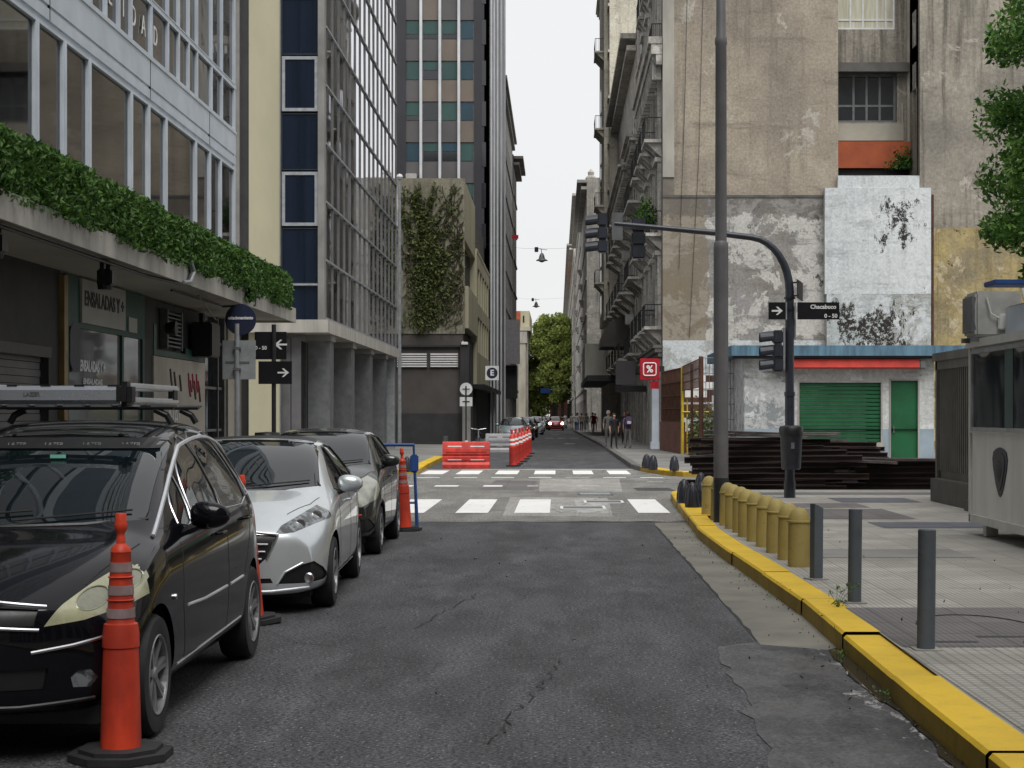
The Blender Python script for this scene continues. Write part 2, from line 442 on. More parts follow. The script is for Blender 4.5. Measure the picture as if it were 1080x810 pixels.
mv('alloy', (.3, .3, .31), (.2, .2, .21), 9, .35, .4)
mv('lens_hazy', (.42, .42, .27), (.27, .27, .17), 4, .28, coat=.6, spec=.6)
mv('lens_inner', (.24, .25, .17), (.14, .145, .1), 9, .15, coat=1); mv('lens_pale', (.36, .37, .31), (.2, .21, .18), 6, .2, coat=1)
mv('lens_clear', (.22, .24, .25), (.04, .045, .05), 14, .1, .3, coat=1, lo=.45, hi=.55)
mv('lens_amber', (.5, .3, .04), None, 9, .2, coat=1); mv('sticker_green', (.2, .6, .45), None, 9, .6)
t = NT('lamp_lit'); t.b.inputs['Emission Color'].default_value = (1, .93, .8, 1); t.b.inputs['Emission Strength'].default_value = 9
t = NT('traffic_lens'); t.b.inputs['Base Color'].default_value = (.03, .02, .02, 1); t.b.inputs['Roughness'].default_value = .2
# ------------------------------------------------------------------ special materials
def asphalt(name, base, light, crack=1.0, patch=.5):
    t = NT(name); v = t.coord(world=True)
    m0 = t.new('ShaderNodeMapping'); m0.inputs['Scale'].default_value = (1.3, .4, 1); t.link(v, m0.inputs[0]); vs = m0.outputs[0]
    big = t.noise(vs, .3, 5, .6); mid = t.noise(vs, 1.5, 7, .65); fine = t.noise(v, 42, 4, .75)
    c = t.mix(t.ramp(big, .35, .65), base, light)
    c = t.mix(t.math('MULTIPLY', t.ramp(t.noise(vs, .9, 8, .7, .6), .48, .64), .55), c, tuple(x * 1.45 for x in light))
    c = t.mix(t.math('MULTIPLY', t.ramp(mid, .42, .6), patch), c, tuple(x * .5 for x in base))
    # lengthwise wear
    mp = t.new('ShaderNodeMapping'); mp.inputs['Scale'].default_value = (1.6, .06, 1); t.link(v, mp.inputs[0])
    c = t.mix(t.math('MULTIPLY', t.ramp(t.noise(mp.outputs[0], 1.2, 4, .6), .5, .75), .35), c, light)
    # stone chips
    vo = t.new('ShaderNodeTexVoronoi'); vo.inputs['Scale'].default_value = 48; t.link(v, vo.inputs[0])
    ch = t.ramp(vo.outputs['Distance'], .16, .3, (1, 1, 1, 1), (0, 0, 0, 1))
    se = t.xyz(vo.outputs['Color'])[0]
    chip = t.math('MULTIPLY', ch, t.ramp(se, .62, .9))
    c = t.mix(t.math('MULTIPLY', chip, .75), c, tuple(min(.5, x * 4.2) for x in light))
    c = t.mix(1.0, c, t.ramp(fine, .36, .64), 'OVERLAY')
    # cracks
    n1 = t.new('ShaderNodeTexNoise'); n1.inputs['Scale'].default_value = 1.7; n1.inputs['Detail'].default_value = 6
    t.link(v, n1.inputs['Vector'])
    dv = t.new('ShaderNodeVectorMath'); dv.operation = 'MULTIPLY_ADD'
    dv.inputs[1].default_value = (.7, .7, 0); t.link(n1.outputs['Color'], dv.inputs[0]); t.link(v, dv.inputs[2])
    vc = t.new('ShaderNodeTexVoronoi'); vc.feature = 'DISTANCE_TO_EDGE'; vc.inputs['Scale'].default_value = .42
    t.link(dv.outputs[0], vc.inputs[0])
    line = t.ramp(vc.outputs['Distance'], .003, .012, (1, 1, 1, 1), (0, 0, 0, 1))
    mask = t.ramp(t.noise(v, .33, 3), .47, .55)
    c = t.mix(t.math('MULTIPLY', t.math('MULTIPLY', line, mask), crack * .85), c, (.012, .012, .012))
    t.base(c)
    t.b.inputs['Roughness'].default_value = .82; t.b.inputs['Specular IOR Level'].default_value = .35
    h = t.math('SUBTRACT', t.math('ADD', fine, t.math('MULTIPLY', chip, .8)), t.math('MULTIPLY', line, mask))
    t.bump(h, .5, .006); return t
asphalt('asphalt', (.053, .054, .059), (.077, .078, .084), .3, .6)
asphalt('asphalt_patch', (.05, .05, .051), (.065, .065, .066), .3)
asphalt('street_concrete', (.15, .145, .135), (.2, .195, .18), .9, .35)
mv('gutter', (.2, .19, .16), (.12, .115, .1), 1.1, .85, bump=.2, world=True)
asphalt('patch_light', (.24, .235, .22), (.3, .29, .27), .4, .2)

T0 = NT('broken_edge'); v = T0.coord(world=True); o = T0.xyz(v)
mpx = T0.new('ShaderNodeMapping'); mpx.inputs['Scale'].default_value = (1, .45, 1); T0.link(v, mpx.inputs[0])
n1 = T0.noise(mpx.outputs[0], 3.2, 12, .78, .3); fine = T0.noise(v, 42, 4, .75)
k = T0.math('ADD', n1, T0.math('MULTIPLY', T0.math('SUBTRACT', o[0], 1.62), .55))
crust = T0.ramp(k, .655, .69); dampn = T0.ramp(T0.noise(mpx.outputs[0], 2.2, 6, .7), .42, .58)
c = T0.mix(T0.ramp(T0.noise(v, 1.3, 7), .4, .7), (.07, .07, .074), (.042, .042, .045))
c = T0.mix(T0.ramp(k, .38, .5), c, (.035, .034, .036))
c = T0.mix(crust, c, (.3, .29, .285)); c = T0.mix(T0.math('MULTIPLY', crust, T0.math('MULTIPLY', dampn, .6)), c, (.09, .085, .08))
c = T0.mix(.85, c, T0.ramp(fine, .3, .7), 'OVERLAY'); T0.base(c)
T0.link(T0.math('MULTIPLY_ADD', dampn, -.5, .85), T0.b.inputs['Roughness']); T0.bump(T0.math('ADD', fine, n1), .6, .012)
def paving(name, base, groove=.045, tile=.4, grid=False, axis=0):
    t = NT(name); v = t.coord(world=True); o = t.xyz(v)
    def fr(ch, p, wd):
        f = t.math('FRACT', t.math('MULTIPLY', o[ch], 1 / p))
        return t.math('LESS_THAN', f, wd)
    def cell(ch, p): return t.math('FLOOR', t.math('MULTIPLY', o[ch], 1 / p))
    g = fr(axis, groove, .26)
    if grid: g = t.math('MAXIMUM', g, fr(1 - axis, groove, .26))
    j = t.math('MAXIMUM', fr(0, tile, .022), fr(1, tile, .022))
    cb = t.new('ShaderNodeCombineXYZ'); t.link(cell(0, tile), cb.inputs[0]); t.link(cell(1, tile), cb.inputs[1])
    wn = t.new('ShaderNodeTexWhiteNoise'); t.link(cb.outputs[0], wn.inputs[0])
    c = t.mix(wn.outputs['Value'], tuple(x * .82 for x in base), tuple(x * 1.1 for x in base))
    c = t.mix(t.ramp(t.noise(v, .5, 7, .65), .4, .7), c, tuple(x * .62 for x in base))
    c = t.mix(t.math('MULTIPLY', t.ramp(t.noise(v, 3.1, 8, .7), .55, .7), .5), c, tuple(x * .45 for x in base))
    c = t.mix(t.math('MULTIPLY', g, .55), c, tuple(x * .3 for x in base))
    c = t.mix(t.math('MULTIPLY', j, .7), c, tuple(x * .22 for x in base))
    t.base(c); t.b.inputs['Roughness'].default_value = .85
    t.bump(t.math('SUBTRACT', t.math('MULTIPLY', t.noise(v, 40, 3), .3), t.math('ADD', g, j)), .4, .004)
paving('paving', (.355, .34, .305)); paving('paving_grid', (.355, .34, .305), .07, .4, True)
paving('paving_dark', (.15, .14, .138), .045, .6); paving('paving_slate', (.12, .125, .15), .05, .6)
mv('walk_concrete', (.23, .225, .21), (.15, .147, .14), .5, .85, bump=.3, world=True)
mv('kerb_stone', (.16, .155, .145), (.09, .088, .083), 1.5, .85, bump=.4, world=True)
def worn_paint(name, paint, under, amt=.5, sc=3.0, dirt=.25):
    t = NT(name); v = t.coord(world=True)
    a = t.noise(v, sc, 12, .75, .2)
    c = t.mix(t.ramp(t.noise(v, .9, 5), .35, .7), paint, tuple(x * (1 - dirt) for x in paint))
    c = t.mix(t.math('MULTIPLY', t.ramp(t.noise(v, 6, 9, .75), .5, .75), dirt * 1.6), c, tuple(x * .45 for x in paint))
    c = t.mix(t.ramp(a, .7 - amt * .16, .72 - amt * .16), c, under)
    t.base(c); t.b.inputs['Roughness'].default_value = .65; t.bump(t.math('ADD', a, t.noise(v, 25)), .3, .008)
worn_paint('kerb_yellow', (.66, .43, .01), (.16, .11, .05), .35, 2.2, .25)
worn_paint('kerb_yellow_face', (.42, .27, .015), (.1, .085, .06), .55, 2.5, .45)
worn_paint('zebra', (.78, .78, .76), (.17, .165, .155), .55, 4, .12)
worn_paint('zebra_old', (.42, .42, .4), (.16, .155, .145), 1.1, 5, .2)
worn_paint('bollard_yellow', (.37, .285, .085), (.22, .17, .08), .5, 5, .3)
worn_paint('bollard_grey', (.085, .1, .115), (.16, .16, .15), .25, 5, .35)
t = NT('water'); t.b.inputs['Base Color'].default_value = (.03, .028, .025, 1); t.b.inputs['Roughness'].default_value = .04
t.b.inputs['Specular IOR Level'].default_value = .6
t = NT('brick_red'); v = t.coord(world=True); o = t.xyz(v)
cb = t.new('ShaderNodeCombineXYZ'); t.link(t.math('ADD', o[0], o[1]), cb.inputs[0]); t.link(o[2], cb.inputs[1])
bk = t.new('ShaderNodeTexBrick'); bk.inputs['Scale'].default_value = 4.4
bk.inputs['Color1'].default_value = (.2, .06, .035, 1); bk.inputs['Color2'].default_value = (.13, .045, .03, 1)
bk.inputs['Mortar'].default_value = (.14, .11, .09, 1); bk.inputs['Mortar Size'].default_value = .018
t.link(cb.outputs[0], bk.inputs['Vector'])
t.base(t.mix(t.math('MULTIPLY', t.ramp(t.noise(v, 1.2, 6), .45, .65), .5), bk.outputs[0], (.06, .03, .022)))
t.b.inputs['Roughness'].default_value = .9; t.bump(bk.outputs['Fac'], -.3, .01)

def fin(tc): t, c, v = tc; return t
fin(plaster('big_wall_upper', (.36, .315, .25), (.2, .175, .145), (.39, .36, .31), .12, 1, .5, .22, .5))
T, c, v = plaster('big_wall_lower', (.27, .265, .26), (.2, .18, .15), (.46, .45, .42), .95, 2, .3, .35, .55)
pos = T.coord(world=True); nn = T.noise(pos, 1.2, 6, .7)
o = T.xyz(pos)     # rusty brown damp strip beside the corner and a sooty band on top of the old roof line
m1 = T.ramp(T.math('ADD', o[0], T.math('MULTIPLY', nn, 1.2)), 6.9, 7.0, (1, 1, 1, 1), (0, 0, 0, 1))
# ramps clamp at 1, so work on a shifted value
m1 = T.math('LESS_THAN', T.math('ADD', o[0], T.math('MULTIPLY', nn, .8)), 6.9)
c = T.mix(T.math('MULTIPLY', m1, .7), c, (.2, .165, .11))
m2 = T.math('GREATER_THAN', T.math('ADD', o[2], T.math('MULTIPLY', nn, 1.8)), 11.2)
c = T.mix(T.math('MULTIPLY', m2, .6), c, (.12, .11, .1)); T.base(c)
fin(plaster('wing_wall_upper', (.33, .3, .25), (.2, .185, .16), (.37, .34, .3), .15, 5, 1.0, .35, .45))
fin(plaster('wing_wall_lower', (.4, .32, .15), (.22, .19, .13), (.42, .36, .24), .4, 6, .6, .5, .6))
T, c, v = plaster('white_block', (.6, .63, .63), (.53, .56, .57), (.62, .64, .64), .1, 8, .25)
pos = T.coord(world=True); b = T.boxmask(pos, 13.4, 16.0, 8.6, 11.5, 1.3)
sp = T.noise(T.coord((1, 1, .55), True), 1.9, 12, .8, .3)
k = T.math('GREATER_THAN', T.math('ADD', sp, T.math('MULTIPLY', b, .16)), .61)
k = T.math('MULTIPLY', k, T.math('GREATER_THAN', T.noise(pos, 6.5, 8, .8), .45))
c = T.mix(T.math('MULTIPLY', k, T.math('GREATER_THAN', b, .02)), c, (.032, .031, .028)); T.base(c)
T, c, v = plaster('white_peeled', (.42, .46, .47), (.33, .33, .3), (.52, .55, .56), .8, 9, .2)
pos = T.coord(world=True); b = T.boxmask(pos, 11.2, 16.0, 3.6, 7.2, 1.9)
sp = T.noise(T.coord((1, 1, .45), True), 1.5, 12, .8, .3)
k = T.math('GREATER_THAN', T.math('ADD', sp, T.math('MULTIPLY', b, .2)), .59)
k = T.math('MULTIPLY', k, T.math('GREATER_THAN', T.noise(pos, 6.5, 8, .8), .46))
c = T.mix(T.math('MULTIPLY', k, T.math('GREATER_THAN', b, .02)), c, (.03, .027, .023)); T.base(c)
T, c, v = plaster('shop_wall', (.5, .51, .5), (.38, .39, .39), (.56, .58, .58), .5, 11, .15)
pos = T.coord(world=True); b = T.boxmask(pos, 5.7, 7.5, .6, 3.2, .4)
k = T.math('GREATER_THAN', T.noise(pos, 1.9, 12, .75, .5), .545)
c = T.mix(T.math('MULTIPLY', T.math('MULTIPLY', k, T.math('GREATER_THAN', b, .3)), .75), c, (.17, .19, .2)); T.base(c)
mv('shop_dado', (.3, .37, .43), (.22, .27, .31), 1.3, .8, world=True)
fin(plaster('ivy_wall', (.29, .275, .21), (.19, .18, .135), (.33, .32, .27), .3, 13, .6))
fin(plaster('facade_dark', (.44, .42, .38), (.28, .265, .245), (.52, .5, .46), .4, 15, .8, .6))
fin(plaster('facade_grey', (.52, .5, .46), (.36, .345, .32), (.6, .58, .54), .3, 16, .8, .6))
fin(plaster('facade_cream', (.6, .57, .47), (.46, .43, .36), (.64, .61, .52), .2, 17, .6, .5))

# ------------------------------------------------------------------ ground
def sheet(name, poly, z, m):
    mb = MB(); mb.add([(x, y, z) for x, y in poly], [tuple(range(len(poly)))]); return struct(mb, name, m)
sheet('ground', [(-2500, -400), (2500, -400), (2500, 4000), (-2500, 4000)], -.03, 'walk_concrete')
sheet('road', [(-4.6, -60), (2.6, -60), (2.6, 25.6), (-4.6, 25.7)], 0, 'asphalt')
# the crossing, with an uneven join to the near asphalt
edge = [(-14, 26.2)] + [(-4.6 + i * .3, 25.7 + random.uniform(-.07, .07) + (.25 if i < 8 else 0)) for i in range(24)] + [(2.6, 25.6), (24, 26)]
sheet('road', [(-45, 26.2)] + edge[1:-1] + [(2.6, 33), (45, 33), (45, 51), (-45, 51)], 0.004, 'street_concrete')
sheet('road', [(-4.6, 50.9), (2.4, 50.9), (2.4, 420), (-4.6, 420)], 0, 'asphalt')
def ragged(x0, x1, y0, y1, n, j):
    a = [(x0 + random.uniform(-j, j), y0 + (y1 - y0) * i / n) for i in range(n + 1)]
    return a + [(x1, y1), (x1, y0)]
KERB = [(1.98, -20), (1.9, 3), (1.92, 7), (1.93, 9), (1.96, 11), (2.0, 13.5), (1.96, 16), (1.9, 19), (1.88, 22),
        (1.93, 24), (2.03, 27), (2.12, 30), (2.2, 32.2), (2.38, 33.1), (2.8, 33.5), (6, 33.6), (24, 33.6)]
def kx(y): return interp([(q[1], q[0]) for q in KERB[:13]], y)
g = [(1.47 + random.uniform(-.018, .018) + (.12 if y < 14 else 0) * 0, y) for y in [11.9 + i * .28 for i in range(49)]]
sheet('gutter_strip', [(1.95, 11.6)] + g + [(kx(y) + .05, y) for y in (25.5, 22, 19, 16, 13.5, 11.6)], .006, 'gutter')
struct(MB().box(1.45, 1.52, 12, 25, -.01, .003), 'gutter_joint', 'rubber')
# broken asphalt and standing water near the kerb
pud = [(1.62, 11.2), (1.72, 10.4), (1.6, 9.7), (1.74, 9.2), (1.63, 8.5), (1.7, 7.6), (1.55, 6.6), (1.6, 5)]
wet = [(x - .2 + random.uniform(-.07, .07), y + random.uniform(-.1, .1)) for x, y in pud]
sheet('gutter_bed', [(1.18 + random.uniform(-.05, .05) - (12.3 - y)*.04, y) for y in [4 + i*.2 for i in range(40)]] + [(1.5, 12.1), (1.97, 12.0), (1.95, 4)], .005, 'broken_edge')
sheet('puddle', [(1.865 + .025*math.sin(y*2.3) + .012*math.sin(y*7.7) + random.uniform(-.008, .008), y) for y in [11.6 - i*.09 for i in range(80)]] + [(1.95, 4.4), (1.97, 11.7)], .012, 'water')

def kerb(pts, w, h, name, mt, mf, inner=1, z0=-.02, seg=None):
    """raised kerb: top and face in two materials, cut in stones with small offsets and dark joints"""
    mb = MB(); left = []; top = []
    n = len(pts)
    def off(i, d):
        a = Vector(pts[max(i-1, 0)]); b = Vector(pts[min(i+1, n-1)]); t = (b - a).normalized()
        nrm = Vector((t.y, -t.x)) * inner; return Vector(pts[i]) + nrm * d
    for i in range(n - 1):
        a, b = off(i, 0), off(i+1, 0); c, d = off(i+1, w), off(i, w); e = .018
        a2, b2 = off(i, e), off(i+1, e)
        mb.cur = 1
        mb.quad((a.x,a.y,z0), (b.x,b.y,z0), (b.x,b.y,h-.02), (a.x,a.y,h-.02))
        mb.cur = 0
        mb.quad((a.x,a.y,h-.02), (b.x,b.y,h-.02), (b2.x,b2.y,h), (a2.x,a2.y,h))
        mb.quad((a2.x,a2.y,h), (b2.x,b2.y,h), (c.x,c.y,h), (d.x,d.y,h))
        mb.quad((d.x,d.y,z0), (c.x,c.y,z0), (c.x,c.y,h), (d.x,d.y,h))
    return mb.build(name, [mt, mf])
def dense(pts, step):
    out = []
    for i in range(len(pts) - 1):
        a, b = Vector(pts[i]), Vector(pts[i+1]); k = max(1, int((b - a).length / step))
        for j in range(k): out.append(tuple(a + (b - a) * (j / k)))
    return out + [pts[-1]]
kn = [q for q in KERB if q[1] <= 33.2][:14]
k1 = [(x + random.uniform(-.008, .008), y) for x, y in dense([q for q in KERB if q[1] < 24.5] , 1.1)]
def kerb_pieces():
    # individual stones show as joints: gap of 12 mm every 2.4 m, one sunken stone at 9.6-11.6
    segs = []; ys = [-20, -12, -6, 0, 3, 5.2, 7.4, 9.55, 11.5, 13.6, 15.9, 18.2, 20.4, 22.6, 24.8, 27, 29.2, 31.2, 32.2]
    for a, b in zip(ys[:-1], ys[1:]):
        pts = [(kx(a + .006), a + .006)] + [(kx(y), y) for y in [a + (b-a)*k/4 for k in (1, 2, 3)]] + [(kx(b - .006), b - .006)]
        dx = random.uniform(-.012, .012) + (.02 if a == 9.55 else 0); dh = random.uniform(-.008, .006) - (.02 if a == 9.55 else 0)
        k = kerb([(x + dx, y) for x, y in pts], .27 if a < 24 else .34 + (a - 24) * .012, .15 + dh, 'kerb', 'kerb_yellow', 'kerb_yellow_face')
        k['kind'] = 'structure'
kerb_pieces()
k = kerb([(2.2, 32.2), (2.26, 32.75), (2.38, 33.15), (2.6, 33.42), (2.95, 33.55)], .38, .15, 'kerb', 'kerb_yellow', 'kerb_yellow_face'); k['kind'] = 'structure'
k = kerb([(2.95, 33.55), (6, 33.6), (24, 33.6)], .25, .148, 'kerb', 'kerb_stone', 'kerb_stone'); k['kind'] = 'structure'
struct(MB().box(1.86, 1.95, 5, 26, -.02, .0035), 'kerb_joint', 'rubber')
# near right pavement
inner = [(kx(y) + .262, y) for y in (-20, 3, 7, 9, 11, 13.5, 16, 19, 22, 24)]
inner2 = [(kx(y) + .33, y) for y in (24, 27, 30, 32)]
sheet('pavement', inner + inner2 + [(2.7, 32.9), (3.1, 33.32), (24, 33.36), (24, -20)], .146, 'paving')
def rect(name, x0, x1, y0, y1, z, m): return sheet(name, [(x0, y0), (x1, y0), (x1, y1), (x0, y1)], z, m)
rect('pavement_slab', 2.24, 3.62, 10.75, 12.95, .150, 'paving_dark')
rect('pavement_slab', 2.22, 3.02, 6, 10.7, .1502, 'paving_grid'); rect('pavement_slab', 3.06, 5, 6, 9.4, .1502, 'paving_grid')
rect('pavement_slab', 3.75, 5.2, 24.0, 26.6, .150, 'paving_dark'); rect('pavement_slab', 4.35, 6.1, 22.1, 23.3, .1504, 'paving_slate')
rect('pavement_slab', 3.6, 5.1, 27.0, 28.3, .150, 'paving_dark'); rect('pavement_slab', 4.9, 6.3, 28.6, 30.2, .150, 'paving_slate')
rect('pavement_slab', 3.1, 8, 31.4, 32.3, .150, 'paving_dark'); rect('pavement_slab', 2.75, 4.4, 17.5, 18.6, .150, 'walk_concrete')
# curved saw cut and small covers in the dark slab
mb = MB(); arc = [(2.98 + .42 * math.cos(a), 11.7 + .75 * math.sin(a), .1515) for a in [R(15 + 150 * i / 18) for i in range(19)]]
mb.tube(arc, .007, 5); struct(mb, 'saw_cut', 'rubber')
for x0, x1, y0, y1 in ((2.84, 3.22, 11.2, 11.28), (2.5, 2.78, 10.95, 11.02)):
    struct(MB().box(x0, x1, y0, y1, .148, .1525), 'cover_plate', 'dark_wall')
gr = root('drain_grate', 'dark iron drain grate set in the pavement beside the nearest grey bollard', 'drain grate', (3.5, 10.1, .15))
struct(MB().box(3.05, 4.05, 9.62, 10.62, .147, .1508), 'grate_pit', 'rubber')
MB().box(3.03, 4.1, 10.60, 10.66, .148, .162).box(3.03, 4.1, 9.56, 9.62, .148, .162).box(3.0, 3.05, 9.56, 10.66, .148, .162).box(4.07, 4.12, 9.56, 10.66, .148, .162).build('frame', 'black_steel', gr)
mb = MB()
for i in range(17): mb.box(3.09 + i*.058, 3.115 + i*.058, 9.63, 10.59, .15, .165)
mb.box(3.06, 4.06, 9.9, 9.92, .15, .163).box(3.06, 4.06, 10.25, 10.27, .15, .163); mb.build('bars', 'lamp_grey', gr)
# far right pavement and kerbs
fk = [(14, 44.4), (3.35, 44.4), (2.9, 45.6), (2.5, 48.2), (2.29, 51), (2.29, 90), (1.95, 130), (1.65, 170), (1.6, 420)]
sheet('pavement', [(x + (.2 if y > 48 else .1), y + (.18 if y < 48 else 0)) for x, y in fk] + [(30, 420), (30, 44.6)], .146, 'walk_concrete')
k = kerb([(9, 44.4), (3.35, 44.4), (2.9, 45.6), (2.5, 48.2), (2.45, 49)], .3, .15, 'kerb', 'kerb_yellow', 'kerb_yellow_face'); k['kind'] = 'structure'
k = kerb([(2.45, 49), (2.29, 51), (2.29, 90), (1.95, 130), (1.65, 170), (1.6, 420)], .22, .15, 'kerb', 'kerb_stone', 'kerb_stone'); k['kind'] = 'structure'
# left pavements
sheet('pavement', [(-4.1, -60), (-4.1, 24.6), (-4.6, 25.8), (-8, 26.1), (-30, 26.1), (-30, -60)], .146, 'walk_concrete')
k = kerb([(-3.95, -60), (-3.95, 24.6), (-4.5, 26.0), (-8, 26.3), (-30, 26.3)], .2, .15, 'kerb', 'kerb_stone', 'kerb_stone', -1); k['kind'] = 'structure'
sheet('pavement', [(-60, 46.4), (-4.6, 46.4), (-4.15, 47), (-4.2, 60), (-3.6, 84), (-3.5, 420), (-60, 420)], .146, 'walk_concrete')
k = kerb([(-9, 46.2), (-4.3, 46.2), (-3.9, 46.8), (-4.05, 52), (-4.2, 61)], .32, .15, 'kerb', 'kerb_yellow', 'kerb_yellow_face', -1); k['kind'] = 'structure'
k = kerb([(-4.2, 61), (-3.6, 84), (-3.45, 120), (-3.4, 420)], .2, .15, 'kerb', 'kerb_stone', 'kerb_stone', -1); k['kind'] = 'structure'
# painted markings
def mark(x0, x1, y0, y1, m='zebra', s=0): return sheet('zebra_stripe', [(x0, y0), (x1, y0), (x1 + s, y1), (x0 + s, y1)], .010, m)
for a, b in ((-2.86, -2.25), (-1.72, -1.17), (-.73, -.13), (1.36, 1.9)): mark(a, b, 27.9, 32.4)
mark(.33, .86, 27.9, 32.4, 'zebra_old')
for a, b in ((-3.84, -3.2), (-2.85, -2.2), (-1.75, -1.12), (-.66, -.06), (.44, 1.01), (1.45, 2.05)): mark(a, b, 46.2, 49.3)
mark(-2.9, 2.3, 50.2, 50.42)
for i in range(7): mark(-3.7 + i*.98, -3.1 + i*.98, 43.5, 43.85, 'zebra' if i != 4 else 'zebra_old')
for a, b, m in ((-3.9, -3.35, 'zebra'), (-2.85, -2.3, 'zebra'), (-1.72, -1.28, 'zebra'), (-.7, -.45, 'zebra_old'), (.45, .98, 'zebra_old')): mark(a, b, 38.2, 38.9, m)
mark(1.9, 2.9, 43.0, 43.2, 'zebra_old'); mark(2.2, 2.6, 40.6, 41, 'zebra_old')
for y, x in ((95, .4), (118, -.9), (118, 0), (118, .9), (140, -.5)): mark(x, x + .6, y, y + 1.5, 'zebra_old')
sheet('road_patch', [(-.4, 35.8), (1.4, 35.6), (1.6, 43), (-.45, 42.6)], .007, 'patch_light')
sheet('road_patch', [(-1.7, 36.5), (-.5, 36.3), (-.5, 41.5), (-1.55, 42)], .007, 'paving_dark')
sheet('road_patch', [(1.75, 36.2), (2.6, 36.1), (2.5, 37.6), (1.7, 37.6)], .0072, 'asphalt_patch')
sheet('road_patch', [(-.9, 27.2), (.9, 26.9), (1.0, 33), (-.95, 33.4)], .0065, 'patch_light')
sheet('road_patch', [(-1.1, 60), (1.5, 60), (1.6, 78), (-.9, 80)], .0065, 'asphalt_patch')
for (x0, x1, y0, y1) in ((.05, .85, 29.0, 29.9), (.5, 1.25, 31, 31.9), (.42, 1.15, 34.2, 35.2)):
    m = root('manhole_cover', {.05: 'pale framed manhole cover between the near zebra stripes', .5: 'framed manhole cover at the far end of the near zebra stripes', .42: 'blue grey manhole cover in the middle of the crossing'}[x0], 'manhole cover', (x0, y0, .01), group='manhole covers in the crossing')
    mb = MB(); mb.box(x0, x1, y0, y0+.06, .006, .016).box(x0, x1, y1-.06, y1, .006, .016).box(x0, x0+.05, y0, y1, .006, .0155).box(x1-.05, x1, y0, y1, .006, .0155)
    mb.build('frame', 'sign_white' if x0 != .42 else 'grey_steel', m); MB().box(x0+.05, x1-.05, y0+.06, y1-.06, .006, .0135).build('lid', 'galvanised' if x0 == .42 else 'grey_steel', m)
# small tar cracks right across the near road (wavy dark lines as thin geometry)
for (x0, y0, x1, y1, n) in ((-.35, 8.3, .05, 11.2, 26), (-1.1, 12.8, -.7, 15.5, 18), (-1.6, 26.0, 2.3, 25.75, 30)):
    pts = []
    for i in range(n + 1):
        k = i / n; pts.append((x0 + (x1-x0)*k + random.uniform(-.035, .035), y0 + (y1-y0)*k + random.uniform(-.06, .06)))
    a = [(x - .001 - random.random()*.004, y) for x, y in pts]; b = [(x + .004 + random.random()*.005, y + .006) for x, y in reversed(pts)]
    mb = MB()
    for i in range(n):
        mb.quad((a[i][0], a[i][1], .009), (a[i+1][0], a[i+1][1], .009), (b[n-i-1][0], b[n-i-1][1], .009), (b[n-i][0], b[n-i][1], .009))
    struct(mb, 'road_crack', 'rubber', fix=False)
# ================================================================== LEFT: white office block with canopy
B = root('office_building', 'white framed office block with canopy, ground floor shops and white lettering on its windows', 'building', (-5.3, 20, 0))
XW = -5.3; YE = 27.15
Ym = lambda px: 9275.0 / (588 - px)
mb = MB(); mb.cur = 0
mb.box(-16, -6.5, -12, YE - .02, 3.4, 32)                                  # core behind the rooms
mb.box(-16, XW - .25, -12, YE - .02, 3.3, 3.5).box(-16, XW - .25, -12, YE - .02, 5.78, 6.1).box(-16, XW - .25, -12, YE-.02, 8.6, 8.9).box(-16, XW + .0, -12, YE, 11.6, 32)
mb.box(-16, XW + .0, YE - .25, YE, 3.5, 11.6)
mb.build('wall', 'white_metal', B)
# bands between the window rows
mb = MB()
for z0, z1, d in ((5.66, 5.74, .012), (5.74, 5.86, .035), (5.86, 5.9, .015), (5.9, 6.24, .035), (6.24, 6.28, .05), (3.4, 4.0, .01), (8.5, 9.0, .035)):
    mb.box(XW - .25, XW + d, -12, YE + .01, z0, z1)
mb.build('band', 'white_metal', B)
mb = MB()
for y in (21.45, 25.1, 17.2, 12.5): mb.box(XW, XW + .04, y, y + .012, 5.74, 6.24)
split(mb, 'band_joint', 'black_steel', B)
rooms = MB()
rooms.quad((-6.4, -12, 3.5), (-6.4, YE, 3.5), (-6.4, YE, 5.8), (-6.4, -12, 5.8)).quad((-6.4, -12, 6.1), (-6.4, YE, 6.1), (-6.4, YE, 8.6), (-6.4, -12, 8.6))
rooms.build('inner_wall', 'room_paint', B, fix=False)
cuts1 = [34.5, 64, 90.5, 135, 153.5, 172, 203.5, 218.5, 230, 244.5]
ys = [6.2, 7.5, 9.1, 10.2, 11.9, 13.1, 14.6] + [Ym(p) for p in cuts1]
wide = {round(Ym(p), 3) for p in (64, 153.5, 218.5)}
for i in range(len(ys) - 1):
    a, b = ys[i], ys[i+1]
    window(B, 'x', XW + .03, a + .03, b - .03, 3.98, 5.66, -.05, 'white_metal', 'see_glass', .03)
mb = MB()
for y in ys: mb.box(XW - .05, XW + .04, y - (.065 if round(y, 3) in wide else .03), y + (.065 if round(y, 3) in wide else .03), 3.95, 5.66)
split(mb, 'mullion', 'white_metal', B)
mb = MB()     # hanging curtains and a round lamp shade seen behind the lower windows
for a, b in ((15.0, 15.9), (18.75, 19.3), (20.0, 20.4), (21.95, 22.25), (22.4, 23.9), (24.4, 24.9)):
    n = max(3, int((b - a) / .08))
    for i in range(n): mb.box(XW - .2 - .05 * (i % 2), XW - .18 - .05 * (i % 2), a + (b-a)*i/n, a + (b-a)*(i+1)/n, 3.7, 5.6)
mb.build('curtain', 'curtain', B)
MB().lathe([(.01, 4.9), (.3, 4.86), (.42, 4.7), (.48, 4.4), (.48, 4.37)], (XW - .9, 15.7, 0), 24).build('lamp_shade', 'curtain', B, smooth=True)
cuts2 = [92, 108, 122, 135, 156.5, 174, 185.5, 196, 205, 220.5, 231.5, 244.5]
ys2 = [8, 10, 12.2, 13.6, 14.9, 15.9, 17, 18.0] + [Ym(p) for p in cuts2]
